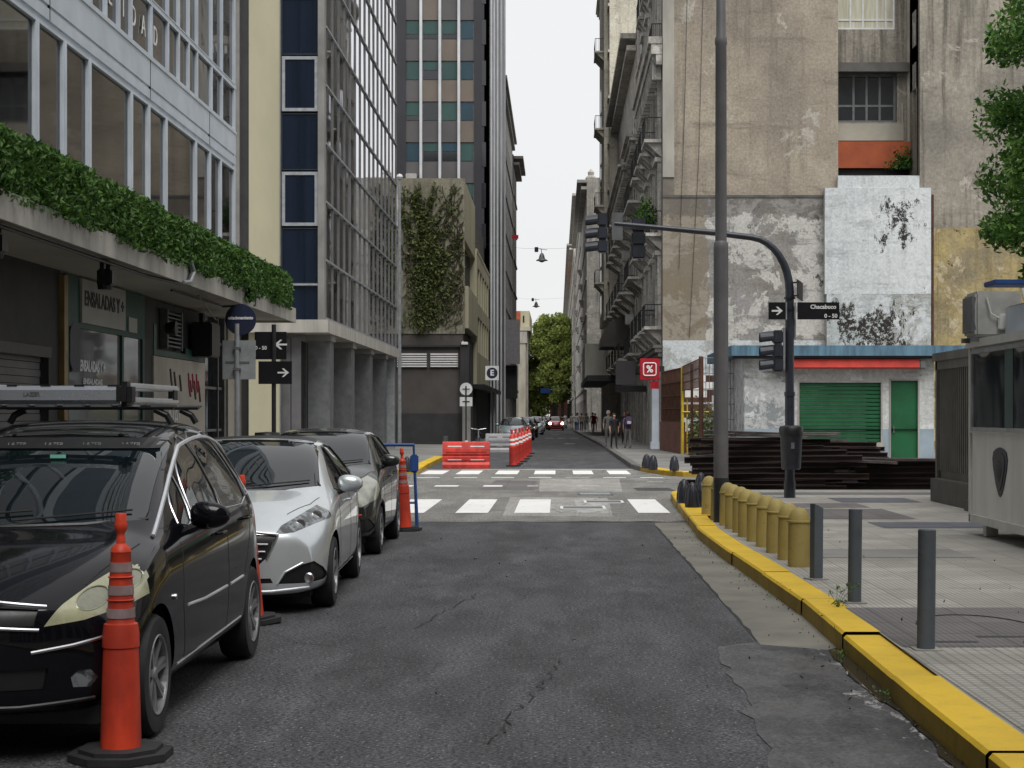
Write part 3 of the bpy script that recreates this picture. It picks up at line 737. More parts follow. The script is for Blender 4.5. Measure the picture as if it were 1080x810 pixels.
for i in range(len(ys2) - 1):
    a, b = ys2[i], ys2[i+1]
    window(B, 'x', XW + .03, a + .02, b - .02, 6.28, 6.97, -.05, 'white_metal', 'window_glass', .016)
    window(B, 'x', XW + .03, a + .02, b - .02, 7.03, 8.5, -.05, 'white_metal', 'window_glass', .016)
mb = MB()
wide2 = {round(Ym(p), 3) for p in (156.5, 220.5)}
for y in ys2:
    k = .07 if round(y, 3) in wide2 else .018
    mb.box(XW - .05, XW + .038, y - k, y + k, 6.28, 8.5)
MB().box(XW - .05, XW + .042, ys2[0], YE, 6.97, 7.03).build('transom', 'white_metal', B); split(mb, 'mullion', 'white_metal', B)
for ch, px, z in (('L', 113.7, 6.60), ('I', 127.7, 6.60), ('D', 138.4, 6.60), ('A', 149, 6.60), ('D', 161.5, 6.60)):
    text(ch, .36, (XW + .03, Ym(px), z), TOX, 'sign_white', 'letter', B, sx=.85)
mb = MB(); mb.box(XW - .12, XW + .03, YE - .14, YE + .01, 3.4, 32); mb.build('corner_post', 'white_metal', B)
# unseen upper storeys, made tall for the windscreen reflections
for k in range(5):
    window(B, 'x', XW + .03, -11, YE - .5, 12.6 + k*3.7, 15 + k*3.7, -.05, 'white_metal', 'window_glass', .1, [i/26 for i in range(1, 26)], (.4,))
# canopy
mb = MB(); mb.box(XW - .3, -4.3, -12, YE, 3.2, 3.385); mb.build('canopy', 'soffit', B)
mb = MB(); mb.box(-4.32, -4.285, -12, YE + .03, 3.165, 3.40).box(XW - .3, -4.32, YE, YE + .03, 3.165, 3.40); mb.build('canopy_fascia', 'concrete_pale', B)
mb = MB(); mb.tube([(-4.42, 5, 3.15), (-4.42, 17.8, 3.15), (-4.3, 18.9, 3.15), (-4.26, 19.15, 3.2), (-4.26, 19.25, 3.3), (-4.275, 19.2, 3.43)], .018)
mb.tube([(-4.7, 20.2, 3.17), (-4.7, 23.2, 3.17), (-4.26, 23.4, 3.2), (-4.26, 23.42, 3.42)], .015)
mb.tube([(-4.5, 20.8, 3.15), (-4.9, 23.8, 3.02), (-5.2, 25.4, 3.12)], .01); split(mb, 'conduit', 'black_steel', B)
MB().tube([(-4.27, 18.95, 3.17), (-4.25, 19.2, 3.2), (-4.24, 19.35, 3.32), (-4.26, 19.25, 3.47)], .022).build('conduit_pipe', 'galvanised', B)
for i, y in enumerate((13.25, 16.5)):
    s = root('floodlight', ['black floodlight under the canopy above the roller shutter', 'black floodlight under the canopy above the salad shop sign'][i], 'floodlight', (-4.5, y, 3.1), group='floodlights under the canopy')
    MB().box(-.02, .02, -.12, -.1, -.06, .08).box(-.02, .02, .1, .12, -.06, .08).box(-.02, .02, -.12, .12, .07, .09).build('bracket', 'black_steel', s, world=False)
    MB().rbox(-.06, .09, -.09, .09, -.16, .0, .015).lathe([(.07, 0), (.085, .08)], (0, 0, -.2), 12).build('lamp_head', 'trim_black', s, world=False)
# ground floor
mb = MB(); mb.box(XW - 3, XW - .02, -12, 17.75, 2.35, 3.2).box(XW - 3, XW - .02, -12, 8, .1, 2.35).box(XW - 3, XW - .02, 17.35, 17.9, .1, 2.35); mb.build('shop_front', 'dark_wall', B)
MB().box(XW - .02, XW + .01, 10, 17.35, 2.25, 2.36).build('shutter_head', 'black_steel', B)
mb = MB()
for i in range(28): mb.prismx([(10, .15 + i*.076), (17.3, .15 + i*.076), (17.3, .22 + i*.076), (10, .22 + i*.076)], XW - .12, XW - .1 + .008 * (i % 2))
mb.build('roller_shutter', 'lamp_grey', B)
MB().box(XW - .02, XW + .04, 17.7, 17.83, .15, 3.15).build('corner_trim', 'gold_post', B)
mb = MB(); mb.box(XW - .06, XW, 17.9, 21.3, 2.62, 3.18).box(XW-.06, XW, 17.9, 18.0, .15, 2.62).box(XW - .06, XW, 20.2, 20.28, .15, 2.62).box(XW-.06, XW, 21.2, 21.3, .15, 2.62).box(XW-.06, XW, 18, 21.2, .15, .5)
mb.build('shop_frame', 'green_frame', B)
MB().box(XW, XW + .03, 18.4, 20.25, 2.68, 3.17).build('sign_board', 'shop_sign', B)
text('ENSALADAS Y +', .235, (XW + .035, 19.32, 2.95), TOX, 'letter_dark', 'sign_text', B, bold=.006, sx=1.0)
MB().box(XW, XW + .02, 20.45, 20.85, 2.68, 2.86).build('notice', 'shop_sign', B)
for a, b in ((18.0, 20.2), (20.28, 21.2)): MB().box(XW - .045, XW - .03, a, b, .5, 2.62).build('shop_window', 'shop_glass', B)
text('ENSALADAS Y +', .17, (XW - .02, 19.0, 2.2), TOX, 'letter_pale', 'window_text', B, bold=.006, sx=.85)
text('ENSALADAS', .09, (XW - .02, 19.0, 2.03), TOX, 'letter_pale', 'window_text', B, bold=.002, sx=1.6)
mb = MB(); mb.add([(XW + .006, 18.25 + .28*math.cos(R(i*15)), 2.4 + .28*math.sin(R(i*15))) for i in range(24)], [tuple(range(24))]); mb.v = [(x, min(max(y, 18.02), 18.42), z) for x, y, z in mb.v]; mb.build('window_disc', 'sign_navy', B)
mb = MB(); mb.box(XW - .05, XW, 21.3, 21.75, .15, 3.18).box(XW - .5, XW-.05, 21.75, 25, .15, 3.18).box(XW-.05, XW, 24.8, 24.95, 2.4, 3.18); mb.build('pier', 'dark_wall', B)
mb = MB(); mb.box(XW - .04, XW + .01, 21.75, 24.8, 2.44, 2.52).box(XW-.04, XW + .01, 21.75, 21.9, 2.52, 2.85).box(XW-.04, XW+.01, 23.6, 24.75, 2.52, 2.6); mb.build('vent_frame', 'green_frame', B)
mb = MB()
for i in range(9): mb.box(XW - .04, XW + .05, 22.35, 23.15, 2.58 + i*.055, 2.60 + i*.055)
mb.box(XW - .04, XW + .06, 22.3, 22.35, 2.55, 3.08).box(XW - .04, XW + .06, 23.15, 23.2, 2.55, 3.08); mb.build('vent_grille', 'grey_steel', B)
MB().rbox(XW, XW + .3, 24.0, 24.6, 2.5, 3.0, .02).build('fan_box', 'trim_black', B)
MB().lathe([(.01, 0), (.07, .02), (.1, .12), (.1, .16)], (XW + .18, 21.6, 2.78), 14, 'x').build('wall_lamp', 'trim_black', B)
MB().box(XW - .04, XW + .02, 21.7, 24.85, .15, 2.43).build('painted_panel', 'panel_beige', B)
mb = MB()
for i in range(7):
    y = 22.6 + i * .3 + random.uniform(-.04, .04); z = 2.28 - i * .035
    if i == 3: continue
    mb.tube([(XW + .024, y - .05, z), (XW + .026, y + .0, z - .12), (XW + .024, y + .05, z - .22)], .018, 5)
split(mb, 'graffiti_stroke', 'graffiti_dark', B)
mb = MB()
for i in range(6):
    y = 23.7 + i * .13; mb.tube([(XW + .024, y, 2.25 - (i % 2) * .1), (XW + .026, y + .05, 2.05), (XW + .024, y + .1, 1.95 + (i % 3) * .04)], .016, 5)
split(mb, 'graffiti_stroke', 'graffiti_red', B)
text('NAL', .42, (XW + .024, 22.9, 1.62), TOX, 'letter_pale', 'panel_text', B, sx=1.0)
# glazed end bay with white bars
MB().box(XW - .1, XW - .08, 25.0, YE, .15, 3.18).build('end_window', 'window_glass', B)
mb = MB()
for z in (1.4, 2.05, 2.75): mb.box(XW - .08, XW - .02, 24.95, 26.6, z, z + .04)
mb.box(XW - .08, XW + .02, 26.3, 26.42, .15, 3.18).box(XW-.08, XW, 25.9, 25.96, .15, 3.18); split(mb, 'window_bar', 'grey_steel', B)
MB().box(XW - .3, XW + .02, 26.6, YE, .15, 3.18).build('end_pier', 'soffit', B)

# hedge along the canopy
def leaves(name, m, pts, size, jitter=.5, parent=None, squash=1.0, world=True):
    """many small folded leaf faces at the given points"""
    vs = []; fs = []
    for p in pts:
        s = size * random.uniform(1 - jitter, 1 + jitter)
        a = Vector((random.gauss(0, 1), random.gauss(0, 1), random.gauss(0, 1))).normalized()
        b = a.orthogonal().normalized(); b = (Matrix.Rotation(random.uniform(0, 6.28), 3, a) @ b)
        c = a.cross(b); p = Vector(p); o = len(vs)
        vs += [p - b*s, p + c*s*.45 + a*s*.12, p + b*s, p - c*s*.45 + a*s*.12]
        fs.append((o, o+1, o+2, o+3))
    mb = MB(); mb.v = [tuple(v) for v in vs]; mb.f = fs; mb.mi = [0]*len(fs)
    return mb.build(name, m, parent, fix=False, world=world)
hd = root('hedge', 'long clipped green hedge planted along the edge of the shop canopy', 'hedge', (-4.45, 16, 3.4))
MB().box(-4.62, -4.36, 4, 26.5, 3.4, 3.8).build('planting_box', 'leaf_hedge', hd)
pts = []
for i in range(30000):
    y = 5 + 21.65 * random.random() ** .8
    bulge = .05 * math.sin(y*2.3) + .04 * math.sin(y * 5.1)
    s = random.random()
    if s < .68: x = -4.27 + bulge * .5 + random.gauss(0, .03); z = random.uniform(3.33, 3.9)
    elif s < .93: x = random.uniform(-4.65, -4.27); z = 3.88 + bulge * .4 + random.gauss(0, .03)
    else: x = random.uniform(-4.65, -4.24); z = random.uniform(3.35, 3.9)
    if z > 3.85: x -= (z - 3.85) * .8
    if z < 3.4 and random.random() < .5 + .4*math.sin(y*3.7): z += .12
    pts.append((x, y, z))
for i in range(260): pts.append((-4.24 + random.uniform(-.03, .05), 22.85 + random.gauss(0, .1), random.uniform(3.22, 3.42)))
leaves('foliage', 'leaf_hedge', pts, .034, .4, hd)

# ================================================================== glass fronted block beyond the side street
G = root('glass_building', 'mirror glass office block on grey columns with yellow rendered end wall', 'building', (-8, 55, 0))
GY = 52.0; GX = -7.3; GE = 75.2; GZ = 4.45; GT = 26
gx = lambda px: PX(px, GY)
mb = MB(); mb.box(-24, gx(262), GY + .02, GE, GZ + .3, GT).box(gx(262), GX - .25, GY + .35, GE, GZ, GT).box(-24, gx(262) , GY+.3, GE, .1, GZ + .3); mb.build('core', 'dark_wall', G)
mb = MB(); facade(mb, 'y', GY, gx(262), gx(296), .1, GT, [], .2); mb.box(gx(262), gx(262)+.01, GY, GY+.4, 0, GT).box(gx(296)-.01, gx(296), GY, GY+.4, 0, GT); mb.build('rendered_wall', 'yellow_render', G)
MB().box(gx(247), gx(253), GY - .1, GY + .3, .1, GT).build('pier', 'grey_stone', G); MB().box(gx(335.5), GX, GY - .05, GY + .3, GZ, GT).build('pier', 'grey_stone', G)
MB().box(gx(295.4), gx(296.4), GY-.03, GY+.3, .1, GT).build('pier', 'grey_steel', G)
rows = [(240, 299), (181, 238), (119, 179), (59, 117), (-3, 57), (-65, -5), (-127, -67), (-189, -129)]
for i, (a, b) in enumerate(rows):
    z1, z0 = PZ(a, GY), PZ(b, GY)
    if z1 > GT: break
    if i % 2: window(G, 'y', GY - .02, gx(297), gx(335), z0, z1, .12, 'galvanised', 'navy_glass', .1)
    else: window(G, 'y', GY + .02, gx(296.5), gx(335.4), z0, z1, .12, 'navy_steel', 'navy_glass', .03)
    window(G, 'y', GY + .02, gx(253), gx(262), z0, z1, .12, 'galvanised' if i % 2 else 'navy_steel', 'navy_glass', .05)
window(G, 'y', GY + .02, gx(296.5), gx(335.4), PZ(338, GY), PZ(301, GY), .12, 'navy_steel', 'navy_glass', .03)
MB().box(gx(296.5), gx(335.4), GY, GY + .1, PZ(300, GY)-.03, PZ(300, GY)+.03).build('window_bar', 'galvanised', G)
# side curtain wall of mirror panels, one panel per bay and floor
nb = 15; bw = (GE - GY - .5) / nb; fl = 1.84
nf = int((GT - GZ) / fl)
idx = 0; restf = MB(); 
tilt = [[(random.uniform(-1, 1), random.uniform(-1, 1)) for _ in range(nf)] for _ in range(nb)]
for i in range(nb):
    for j in range(nf):
        y0 = GY + .45 + i*bw; z0 = GZ + .25 + j*fl; ty, tz = tilt[i][j]
        e = .0025; p = MB(); d = [GX + e*(-ty*1 - tz), GX + e*(ty - tz), GX + e*(ty + tz), GX + e*(-ty + tz)]
        c = [(d[0]-.03, y0+.03, z0+.03), (d[1]-.03, y0+bw-.03, z0+.03), (d[2]-.03, y0+bw-.03, z0+fl-.03), (d[3]-.03, y0+.03, z0+fl-.03)]
        if j < 7 and idx < 99: p.quad(*c).build('glass_panel', 'mirror_glass', G, fix=False); idx += 1
        else: restf.quad(*c)
o = restf.build('glass_panels', 'mirror_glass', G, fix=False); o['kind'] = 'stuff'
mb = MB()
for i in range(nb + 1): mb.box(GX - .1, GX + .012, GY + .45 + i*bw - .03, GY + .45 + i*bw + .03, GZ, GT)
split(mb, 'mullion', 'lamp_grey', G)
mb = MB()
for j in range(nf + 1): mb.box(GX - .1, GX + .03, GY + .3, GE, GZ + .25 + j*fl - .035, GZ + .25 + j*fl + .035)
split(mb, 'transom', 'galvanised', G)
mb = MB(); mb.box(gx(262), GX + .15, GY - .35, GE + .1, GZ - .22, GZ + .18); mb.build('soffit_slab', 'concrete_pale', G)
MB().box(-24, gx(262), GY - .3, GY + .3, GZ - .1, GZ + .2).build('soffit_slab', 'concrete', G)
for i, y in enumerate((53.2, 58.8, 64.6, 70)):
    c = MB().box(-8.0, -7.3, y, y + .9, .1, GZ - .42).build('column', 'grey_steel', G); MB().box(-8.06, -7.24, y - .06, y + .96, GZ - .42, GZ - .22).build('capital', 'grey_stone', c)
MB().box(-7.75, -7.35, 74.7, 75.15, .1, GZ - .22).build('column', 'galvanised', G)
mb = MB(); mb.box(-12, -8.9, GY + 1.5, GE, .1, GZ - .2); mb.build('arcade_wall', 'dark_wall', G)
mb = MB()
for i in range(10): mb.box(-8.9, -8.82, 54 + i*2.1, 54.14 + i*2.1, .1, GZ - .25)
split(mb, 'arcade_frame', 'grey_steel', G)
for a, b in ((287, 295), (296, 305), (306, 316)): MB().box(gx(a), gx(b), GY + .25, GY + .32, .1, 4.1).build('door', 'lamp_grey', G)

# ================================================================== low building with ivy on its blank wall
V = root('ivy_building', 'low stained concrete building with ivy on its blank side wall and white louvres', 'building', (-7, 88, 0))
VY = 86.0; vx = lambda px: PX(px, VY); vz = lambda py: PZ(py, VY); VR = vx(490)
mb = MB(); mb.box(-18, VR, VY, VY + .3, vz(352), vz(188)); mb.build('wall', 'ivy_wall', V)
mb = MB(); mb.box(-18, VR - .1, VY + .05, 124, .1, vz(352)); mb.box(-18, VR - .3, VY + .3, 124, vz(352), vz(190)); mb.build('lower_wall', 'brown_wall', V)
MB().box(-18, VR + .02, VY - .12, VY + .05, vz(366), vz(364)).box(-18, VR, VY - .06, VY + .05, .1, vz(436)).build('ledge', 'dark_wall', V)
for a, b in ((418, 451), (453, 484)):
    f = MB().box(vx(a), vx(b), VY - .02, VY + .05, vz(388), vz(372)).build('louvre_frame', 'brown_wall', V)
    mb = MB()
    for i in range(6): mb.box(vx(a)+.05, vx(b)-.05, VY - .08, VY - .03, vz(387) + i*.125, vz(387) + i*.125 + .07)
    mb.build('louvre', 'sign_white', f)
mb = MB(); mb.rbox(vx(487), vx(494), VY - .5, VY - .2, vz(364), vz(361), .02).box(vx(488), vx(489), VY - .3, VY, vz(361), vz(360)); mb.build('security_camera', 'sign_white', V)
MB().box(vx(486), VR + .25, VY - .4, VY + 1.5, .1, vz(362)).build('corner_pier', 'dark_wall', V)
MB().box(vx(488.5), vx(497), VY - .75, VY - .41, .1, vz(428)).build('pilaster', 'grey_stone', V)
mb = MB(); mb.box(VR - .3, VR, VY + .3, 97, vz(252), vz(190)).box(VR - .3, VR + .15, VY + 1, 97, vz(345), vz(300)); mb.build('side_wall', 'yellow_render', V)
ops = []
mb = MB(); Z0, Z1 = vz(352) - .2, 10.6
for i in range(8):
    for j in range(2): ops.append((98.2 + i*3.1, 100.6 + i*3.1, 5.4 + j*2.9, 7.5 + j*2.9))
facade(mb, 'x', VR + .1, 97, 124, 3.4, Z1 + .6, ops, -.3); mb.box(VR - .3, VR + .1, 96.9, 97, 3.4, Z1+.6).box(VR-.3, VR+.12, 97, 124, Z1+.6, Z1+.8); mb.build('side_wall', 'yellow_render', V)
for o_ in ops: window(V, 'x', VR + .1, *o_, -.2, 'grey_steel', 'window_glass', .08, (.33, .66), (.5,))
MB().box(VR - .2, VR + .6, 96, 124, 3.2, 3.45).build('awning', 'black_steel', V)
MB().box(VR - .2, VR + .05, 97, 124, .1, 3.2).build('shop_front', 'dark_wall', V)
iv = root('ivy', 'green ivy climbing the blank concrete wall of the low building', 'ivy', (-7, 85.9, 4))
pts = []; vines = MB()
for k in range(120):
    x = random.triangular(vx(422), vx(490), vx(452)); z = random.uniform(5.9, 8.6) if k % 3 else random.uniform(5.9, 12)
    path = []; dx = random.uniform(-.03, .1); up = random.uniform(30, 90)
    for s in range(int(up)):
        path.append((x, VY - .04, z)); x += dx + random.uniform(-.07, .07); z += random.uniform(.02, .13)
        if z > 13.6 or x > VR - .05 or x < vx(419): break
        dens = math.exp(-((x - vx(450)) / 1.1) ** 2) + .28
        for q in range(1 if random.random() < dens*.55 else 0): pts.append((x + random.gauss(0, .1), VY - .08 + random.uniform(-.1, .05), z + random.gauss(0, .1)))
    if len(path) > 3: vines.tube(path, .02, 4)
for i in range(1700):
    z = random.uniform(5.9, 13.2); k = .5 + .5*math.sin(z*1.1 + 1)
    x = vx(447) + .35*math.sin(z*.9) + random.gauss(0, .42 + .2*k)
    if vx(421) < x < VR - .05 and (math.sin(x*5 + z*3) + math.sin(z*6 - x*4) > -.9): pts.append((x, VY - .1 + random.uniform(-.15, .06), z))
vines.build('stem', 'bark', iv); leaves('foliage', 'leaf_ivy', pts, .11, .4, iv)

# ================================================================== dark tower behind it
W = root('office_tower', 'tall dark office tower with thin white vertical ribs and green blinds', 'building', (-9, 118, 0))
TY = 115.0; tx = lambda px: PX(px, TY); tz = lambda py: PZ(py, TY); TR = tx(516); TT = 46
mb = MB(); mb.box(-30, TR - .35, TY + .35, 149, .1, TT).box(tx(500), TR, TY, TY + .5, .1, TT).box(-30, tx(428), TY, TY + .5, .1, TT).box(-30, TR, TY, TY+.5, TT-1, TT); mb.build('wall', 'tower_dark', W)
base_y = [21 + 43*k - 258 for k in range(0, 11)]          # tops of the window strips in photo rows
for top in base_y:
    for i, (a, b) in enumerate(((427, 443.2), (444.8, 463.2), (464.8, 483.2), (484.8, 500))):
        z1, z0 = tz(top), tz(top + 20)
        if z1 > TT - 1: continue
        m = random.choice(['blind_green', 'blind_green', 'blind_green', 'far_glass', 'blind_teal'])
        mm = MB().box(tx(a), tx(b), TY + .2, TY + .25, z0, z1); wn = mm.build('window', 'grey_steel', W)
        kz = z0 + (z1 - z0) * random.choice((0, 0, 0, .25, .5))
        MB().box(tx(a) + .1, tx(b) - .1, TY + .16, TY + .19, kz + .05, z1 - .05).build('blind', m, wn)
        if kz > z0: MB().box(tx(a) + .1, tx(b) - .1, TY + .165, TY + .19, z0 + .05, kz).build('pane', 'far_glass', wn)
        MB().box(tx(a), tx(b), TY + .1, TY + .25, tz(top + 42.7), tz(top + 20.4)).build('spandrel', random.choice(['spandrel', 'spandrel', 'spandrel_tan']), W)
mb = MB()
for px in (444, 464): mb.box(tx(px) - .09, tx(px) + .09, TY - .18, TY + .3, 3, TT)
split(mb, 'rib', 'mullion_white', W); MB().box(tx(484) - .09, tx(484) + .09, TY - .18, TY + .3, 3, TT).build('rib', 'mullion_white', W)
mb = MB()
for k in range(12): mb.box(tx(508), tx(512.5), TY - .03, TY, tz(-237 + 43*k + 26), tz(-237 + 43*k))
mb.build('corner_glazing', 'far_glass', W)
for y in (116.2, 121.5, 128, 136.5, 145.8):
    MB().box(TR, TR + .17, y - .12, y + .12, .1, TT + .4).build('rib', 'mullion_white', W)
mb = MB(); mb.box(TR - .35, TR + .04, TY, 149, .1, TT); mb.build('side_glazing', 'tower_dark', W)
MB().rbox(tx(428.5), tx(440), TY - .5, TY + .1, tz(189+1), tz(184), .03).build('air_conditioner', 'ac_white', W)

# ================================================================== further left
def plain_block(name, label, x0, x1, y0, y1, h, m, fl=3.6, ww=1.3, gap=3.0, side=1, cornice=.5, wm='far_glass', front=True, attic=True):
    """street block: storeys of real openings on the street side, cornices and sills; side=1 faces +X (left row), -1 faces -X (right row)"""
    b = root(name, label, 'building', ((x0+x1)/2, y0, 0)); p = x1 if side == 1 else x0; s = -side
    ops = []; n = max(1, int((y1 - y0 - 1) / gap)); st = (y1 - y0) / n
    nfl = int((h - 4.6) / fl)
    for j in range(nfl):
        for i in range(n):
            c = y0 + st*(i+.5); ops.append((c - ww/2, c + ww/2, 5.0 + j*fl, 5.0 + j*fl + 2.2))
    for i in range(n):
        c = y0 + st*(i+.5); ops.append((c - ww*.8, c + ww*.8, .16, 3.4))
    mb = MB(); facade(mb, 'x', p, y0, y1, .1, h, ops, s*.35)
    q = x0 if side == 1 else x1
    mb.quad((q, y0, .1), (p, y0, .1), (p, y0, h), (q, y0, h)); mb.quad((q, y1, .1), (p, y1, .1), (p, y1, h), (q, y1, h)); mb.quad((q, y0, h), (p, y0, h), (p, y1, h), (q, y1, h))
    mb.build('wall', m, b)
    mb = MB(); mb.quad((p + s*.34, y0, .1), (p + s*.34, y1, .1), (p + s*.34, y1, h - .3), (p + s*.34, y0, h - .3)); mb.build('glazing', wm, b)
    mb = MB()
    for z, d in ((4.3, .25), (h - 1.2, cornice*.6), (h - .5, cornice)):
        mb.box(p - s*.0, p - s*d, y0 - .05, y1 + .05, z, z + .3)
    for j in range(1, nfl): mb.box(p, p - s*.12, y0, y1, 4.75 + j*fl, 4.95 + j*fl)
    mb.build('cornice', m, b)
    return b
plain_block('apartment_building', 'grey street block beyond the dark tower on the left side', -22, -5.05, 149.5, 186, 32.5, 'grey_stone')
plain_block('apartment_building', 'narrow dark block with ornate roofline at the far left of the street', -22, -4.95, 186.5, 200, 31, 'dark_stone', cornice=1.1)
mb = MB(); s = root('projecting_sign', 'pale box sign jutting out over the left pavement far along', 'sign', (-4.5, 150, 8))
MB().box(-5.0, -3.4, 150, 150.3, 6.3, 10.3).build('panel', 'grey_plastic', s); MB().box(-5.05, -3.7, 151, 154, 3.2, 6.2).build('awning', 'dark_wall', s)
Cb = root('corner_house', 'yellow and orange rendered corner house with stone pilaster beside the trees', 'house', (-8, 300, 0))
cx = lambda px: PX(px, 300); cz = lambda py: PZ(py, 300)
mb = MB(); mb.box(-30, cx(549), 300, 330, cz(345), cz(328)); mb.build('upper_wall', 'orange_render', Cb)
MB().box(cx(549), cx(558.5), 299.9, 330, cz(345), cz(328)).build('upper_wall', 'yellow_render', Cb)
MB().box(-30, cx(559.5), 299, 331, cz(349), cz(345)).build('cornice', 'cream_stone', Cb)
MB().box(-30, cx(557), 300, 330, .1, cz(349)).build('wall', 'pale_stone', Cb)
MB().box(cx(547), cx(554.5), 299, 300, .1, cz(362)).build('pilaster', 'cream_stone', Cb); MB().box(cx(545.5), cx(556), 298.8, 300, cz(362), cz(350)).build('capital', 'pale_stone', Cb)
mb = MB(); mb.box(cx(551.5), cx(553), 299.8, 299.95, cz(340), cz(333)); mb.build('window', 'far_glass', Cb)
Rb = root('brick_house', 'low red brick house closing the far end of the street', 'house', (1, 335, 0))
mb = MB(); mb.box(cx(579), cx(600), 335, 350, .1, 5.5); mb.build('wall', 'brick_red', Rb)
MB().box(-2.0, 4.5, 334.8, 350, 5.5, 5.9).build('roof_edge', 'red_awning', Rb)
for x in (-.6, .7, 2.0): MB().box(x, x + .6, 334.9, 335.05, 1, 4).build('window', 'far_glass', Rb)
# ================================================================== RIGHT: corner tenement with the huge bare side wall
T_ = root('tenement_building', 'tall old tenement with a huge bare stained side wall facing the crossing', 'building', (9, 76, 0))
BY = 72.0; bx = lambda px: PX(px, BY); bz = lambda py: PZ(py, BY)
XL, XM, XR = bx(699), bx(884), bx(970)
def slab_wall(name, x0, x1, z0, z1, m, y=BY, th=.5):
    return MB().box(x0, x1, y, y + th, z0, z1).build(name, m, T_)
zs = bz(207)
slab_wall('side_wall', bx(711), XM, zs, 30, 'big_wall_upper'); slab_wall('side_wall', XL, bx(711), zs, bz(187), 'big_wall_lower')
MB().box(XL, bx(711), BY - .06, BY + .4, bz(187), 30).build('corner_pilaster', 'pale_stone', T_)
slab_wall('side_wall', XL, XM + 1.2, 4.9, zs, 'big_wall_lower', th=.52)
slab_wall('side_wall', XL, XM + 1.2, .1, 4.9, 'white_peeled', th=.5)
MB().box(XL, XM, BY - .03, BY, zs - .06, zs + .05).build('string_course', 'dark_stone', T_)
slab_wall('side_wall', XR, 34, bz(240), 30, 'wing_wall_upper'); slab_wall('side_wall', XR, 34, .1, bz(240), 'wing_wall_lower', th=.53)
mb = MB(); mb.box(XL + .02, XM, BY + .52, 88, .1, 30).box(XM, 34, 76.5, 88, .1, 30).box(XR, 34, BY + .5, 76.5, 16, 30); mb.build('core', 'facade_dark', T_)
# light well with its windows
WY = 74.2; wx = lambda px: PX(px, WY); wz = lambda py: PZ(py, WY)
ops = [(wx(884)-.3, wx(944), wz(31), wz(-30)), (wx(884)-.3, wx(946), wz(129), wz(77))]
mb = MB(); facade(mb, 'y', WY, XM - .3, XR + .1, wz(150), 30, ops, .3); mb.build('light_well_wall', 'wing_wall_upper', T_)
window(T_, 'y', WY, *ops[0], .15, 'white_paint', 'curtain', .09, (.3, .5, .72, .86), (.17,))
window(T_, 'y', WY, *ops[1], .28, 'grey_steel', 'window_glass', .12, (.35, .55, .75), (.35,))
MB().box(XM - .3, wx(957), WY - .45, WY + .2, wz(77) - .02, wz(68)).build('sill_slab', 'dark_stone', T_)
MB().box(XM - .3, wx(952), WY - .2, WY, wz(149), wz(131)).build('apron', 'soffit', T_); MB().box(XM - .3, XR + .1, WY - .25, WY, wz(178), wz(150)).build('painted_band', 'orange_render', T_)
MB().box(XM - .3, XR + .1, WY - .02, WY + .1, wz(200), wz(178)).build('dark_strip', 'dark_wall', T_)  # plain dark box below the orange band
mb = MB(); facade(mb, 'x', XR, BY + .3, WY, wz(200), 30, [(BY + .7, BY + 1.5, wz(55), wz(18)), (BY + .7, BY + 1.5, wz(125), wz(72))], .25)
mb.quad((XM, BY + .3, 11), (XM, WY, 11), (XM, WY, 30), (XM, BY + .3, 30)); mb.build('light_well_side', 'wing_wall_upper', T_)
mb = MB(); mb.cyl((wx(958), WY - .1, wz(152)), (wx(958), WY - .1, 24), .09).cyl((wx(951), WY - .1, wz(148)), (wx(951), WY - .1, wz(110)), .05); mb.build('drainpipe', 'soffit', T_)
pl = root('wall_plant', 'green fern growing in the light well beside the orange band', 'plant', (wx(953), WY - .5, wz(186)))
leaves('foliage', 'leaf_hedge', [(wx(953) + random.gauss(0, .35), WY - .5 + random.gauss(0, .15), wz(180) + abs(random.gauss(0, .35))) for i in range(600)], .09, .4, pl)
mb = MB(); mb.tube([(bx(727), BY - .05, 24), (bx(722), BY - .05, 15), (bx(716), BY - .05, 8)], .011, 5).tube([(bx(744), BY - .05, 24), (bx(737), BY - .05, 13), (bx(727), BY - .05, 5)], .011, 5); split(mb, 'cable', 'dark_wall', T_)

# low shop in front
S = root('corner_shop', 'low white shop with green roller shutter and door under a blue ledge', 'shop', (9, 55, 0))
SY = 52.0; sx_ = lambda px: PX(px, SY); sz = lambda py: PZ(py, SY)
ops = [(sx_(843), sx_(929), .8, 2.68), (sx_(939.5), sx_(968), .12, 2.74)]
X0, X1 = sx_(785), sx_(985)
mb = MB(); facade(mb, 'y', SY, X0, X1, 1.22, 3.5, [(a, b, max(c, 1.22), d) for a, b, c, d in ops], .12)
mb.quad((X0, SY, .1), (X0, 60, .1), (X0, 60, 3.5), (X0, SY, 3.5)); mb.quad((X1, SY, .1), (X1, 60, .1), (X1, 60, 3.5), (X1, SY, 3.5)); mb.build('wall', 'shop_wall', S)
mb = MB(); facade(mb, 'y', SY, X0, X1, .1, 1.22, [(ops[0][0], ops[0][1], .8, 1.22), (ops[1][0], ops[1][1], .12, 1.22)], .12); mb.build('dado', 'shop_dado', S)
mb = MB()
n = 15
for i in range(n):
    z = .8 + i * (1.88 / n); h = 1.88 / n
    mb.prismx([(SY + .1, z), (SY + .06, z + h*.15), (SY + .06, z + h*.8), (SY + .1, z + h*.98)], ops[0][0], ops[0][1])
mb.build('roller_shutter', 'green_paint', S)
d = MB().box(ops[1][0], ops[1][1], SY + .07, SY + .1, .12, 2.74).build('door', 'green_paint', S)
MB().box(ops[1][0] + .08, ops[1][0] + .12, SY + .03, SY + .07, 1.1, 1.3).build('handle', 'grey_steel', d)
mb = MB(); mb.box(ops[0][0] - .1, ops[0][1] + .1, SY - .06, SY, .62, .8); mb.build('sill', 'concrete_pale', S)
mb = MB()
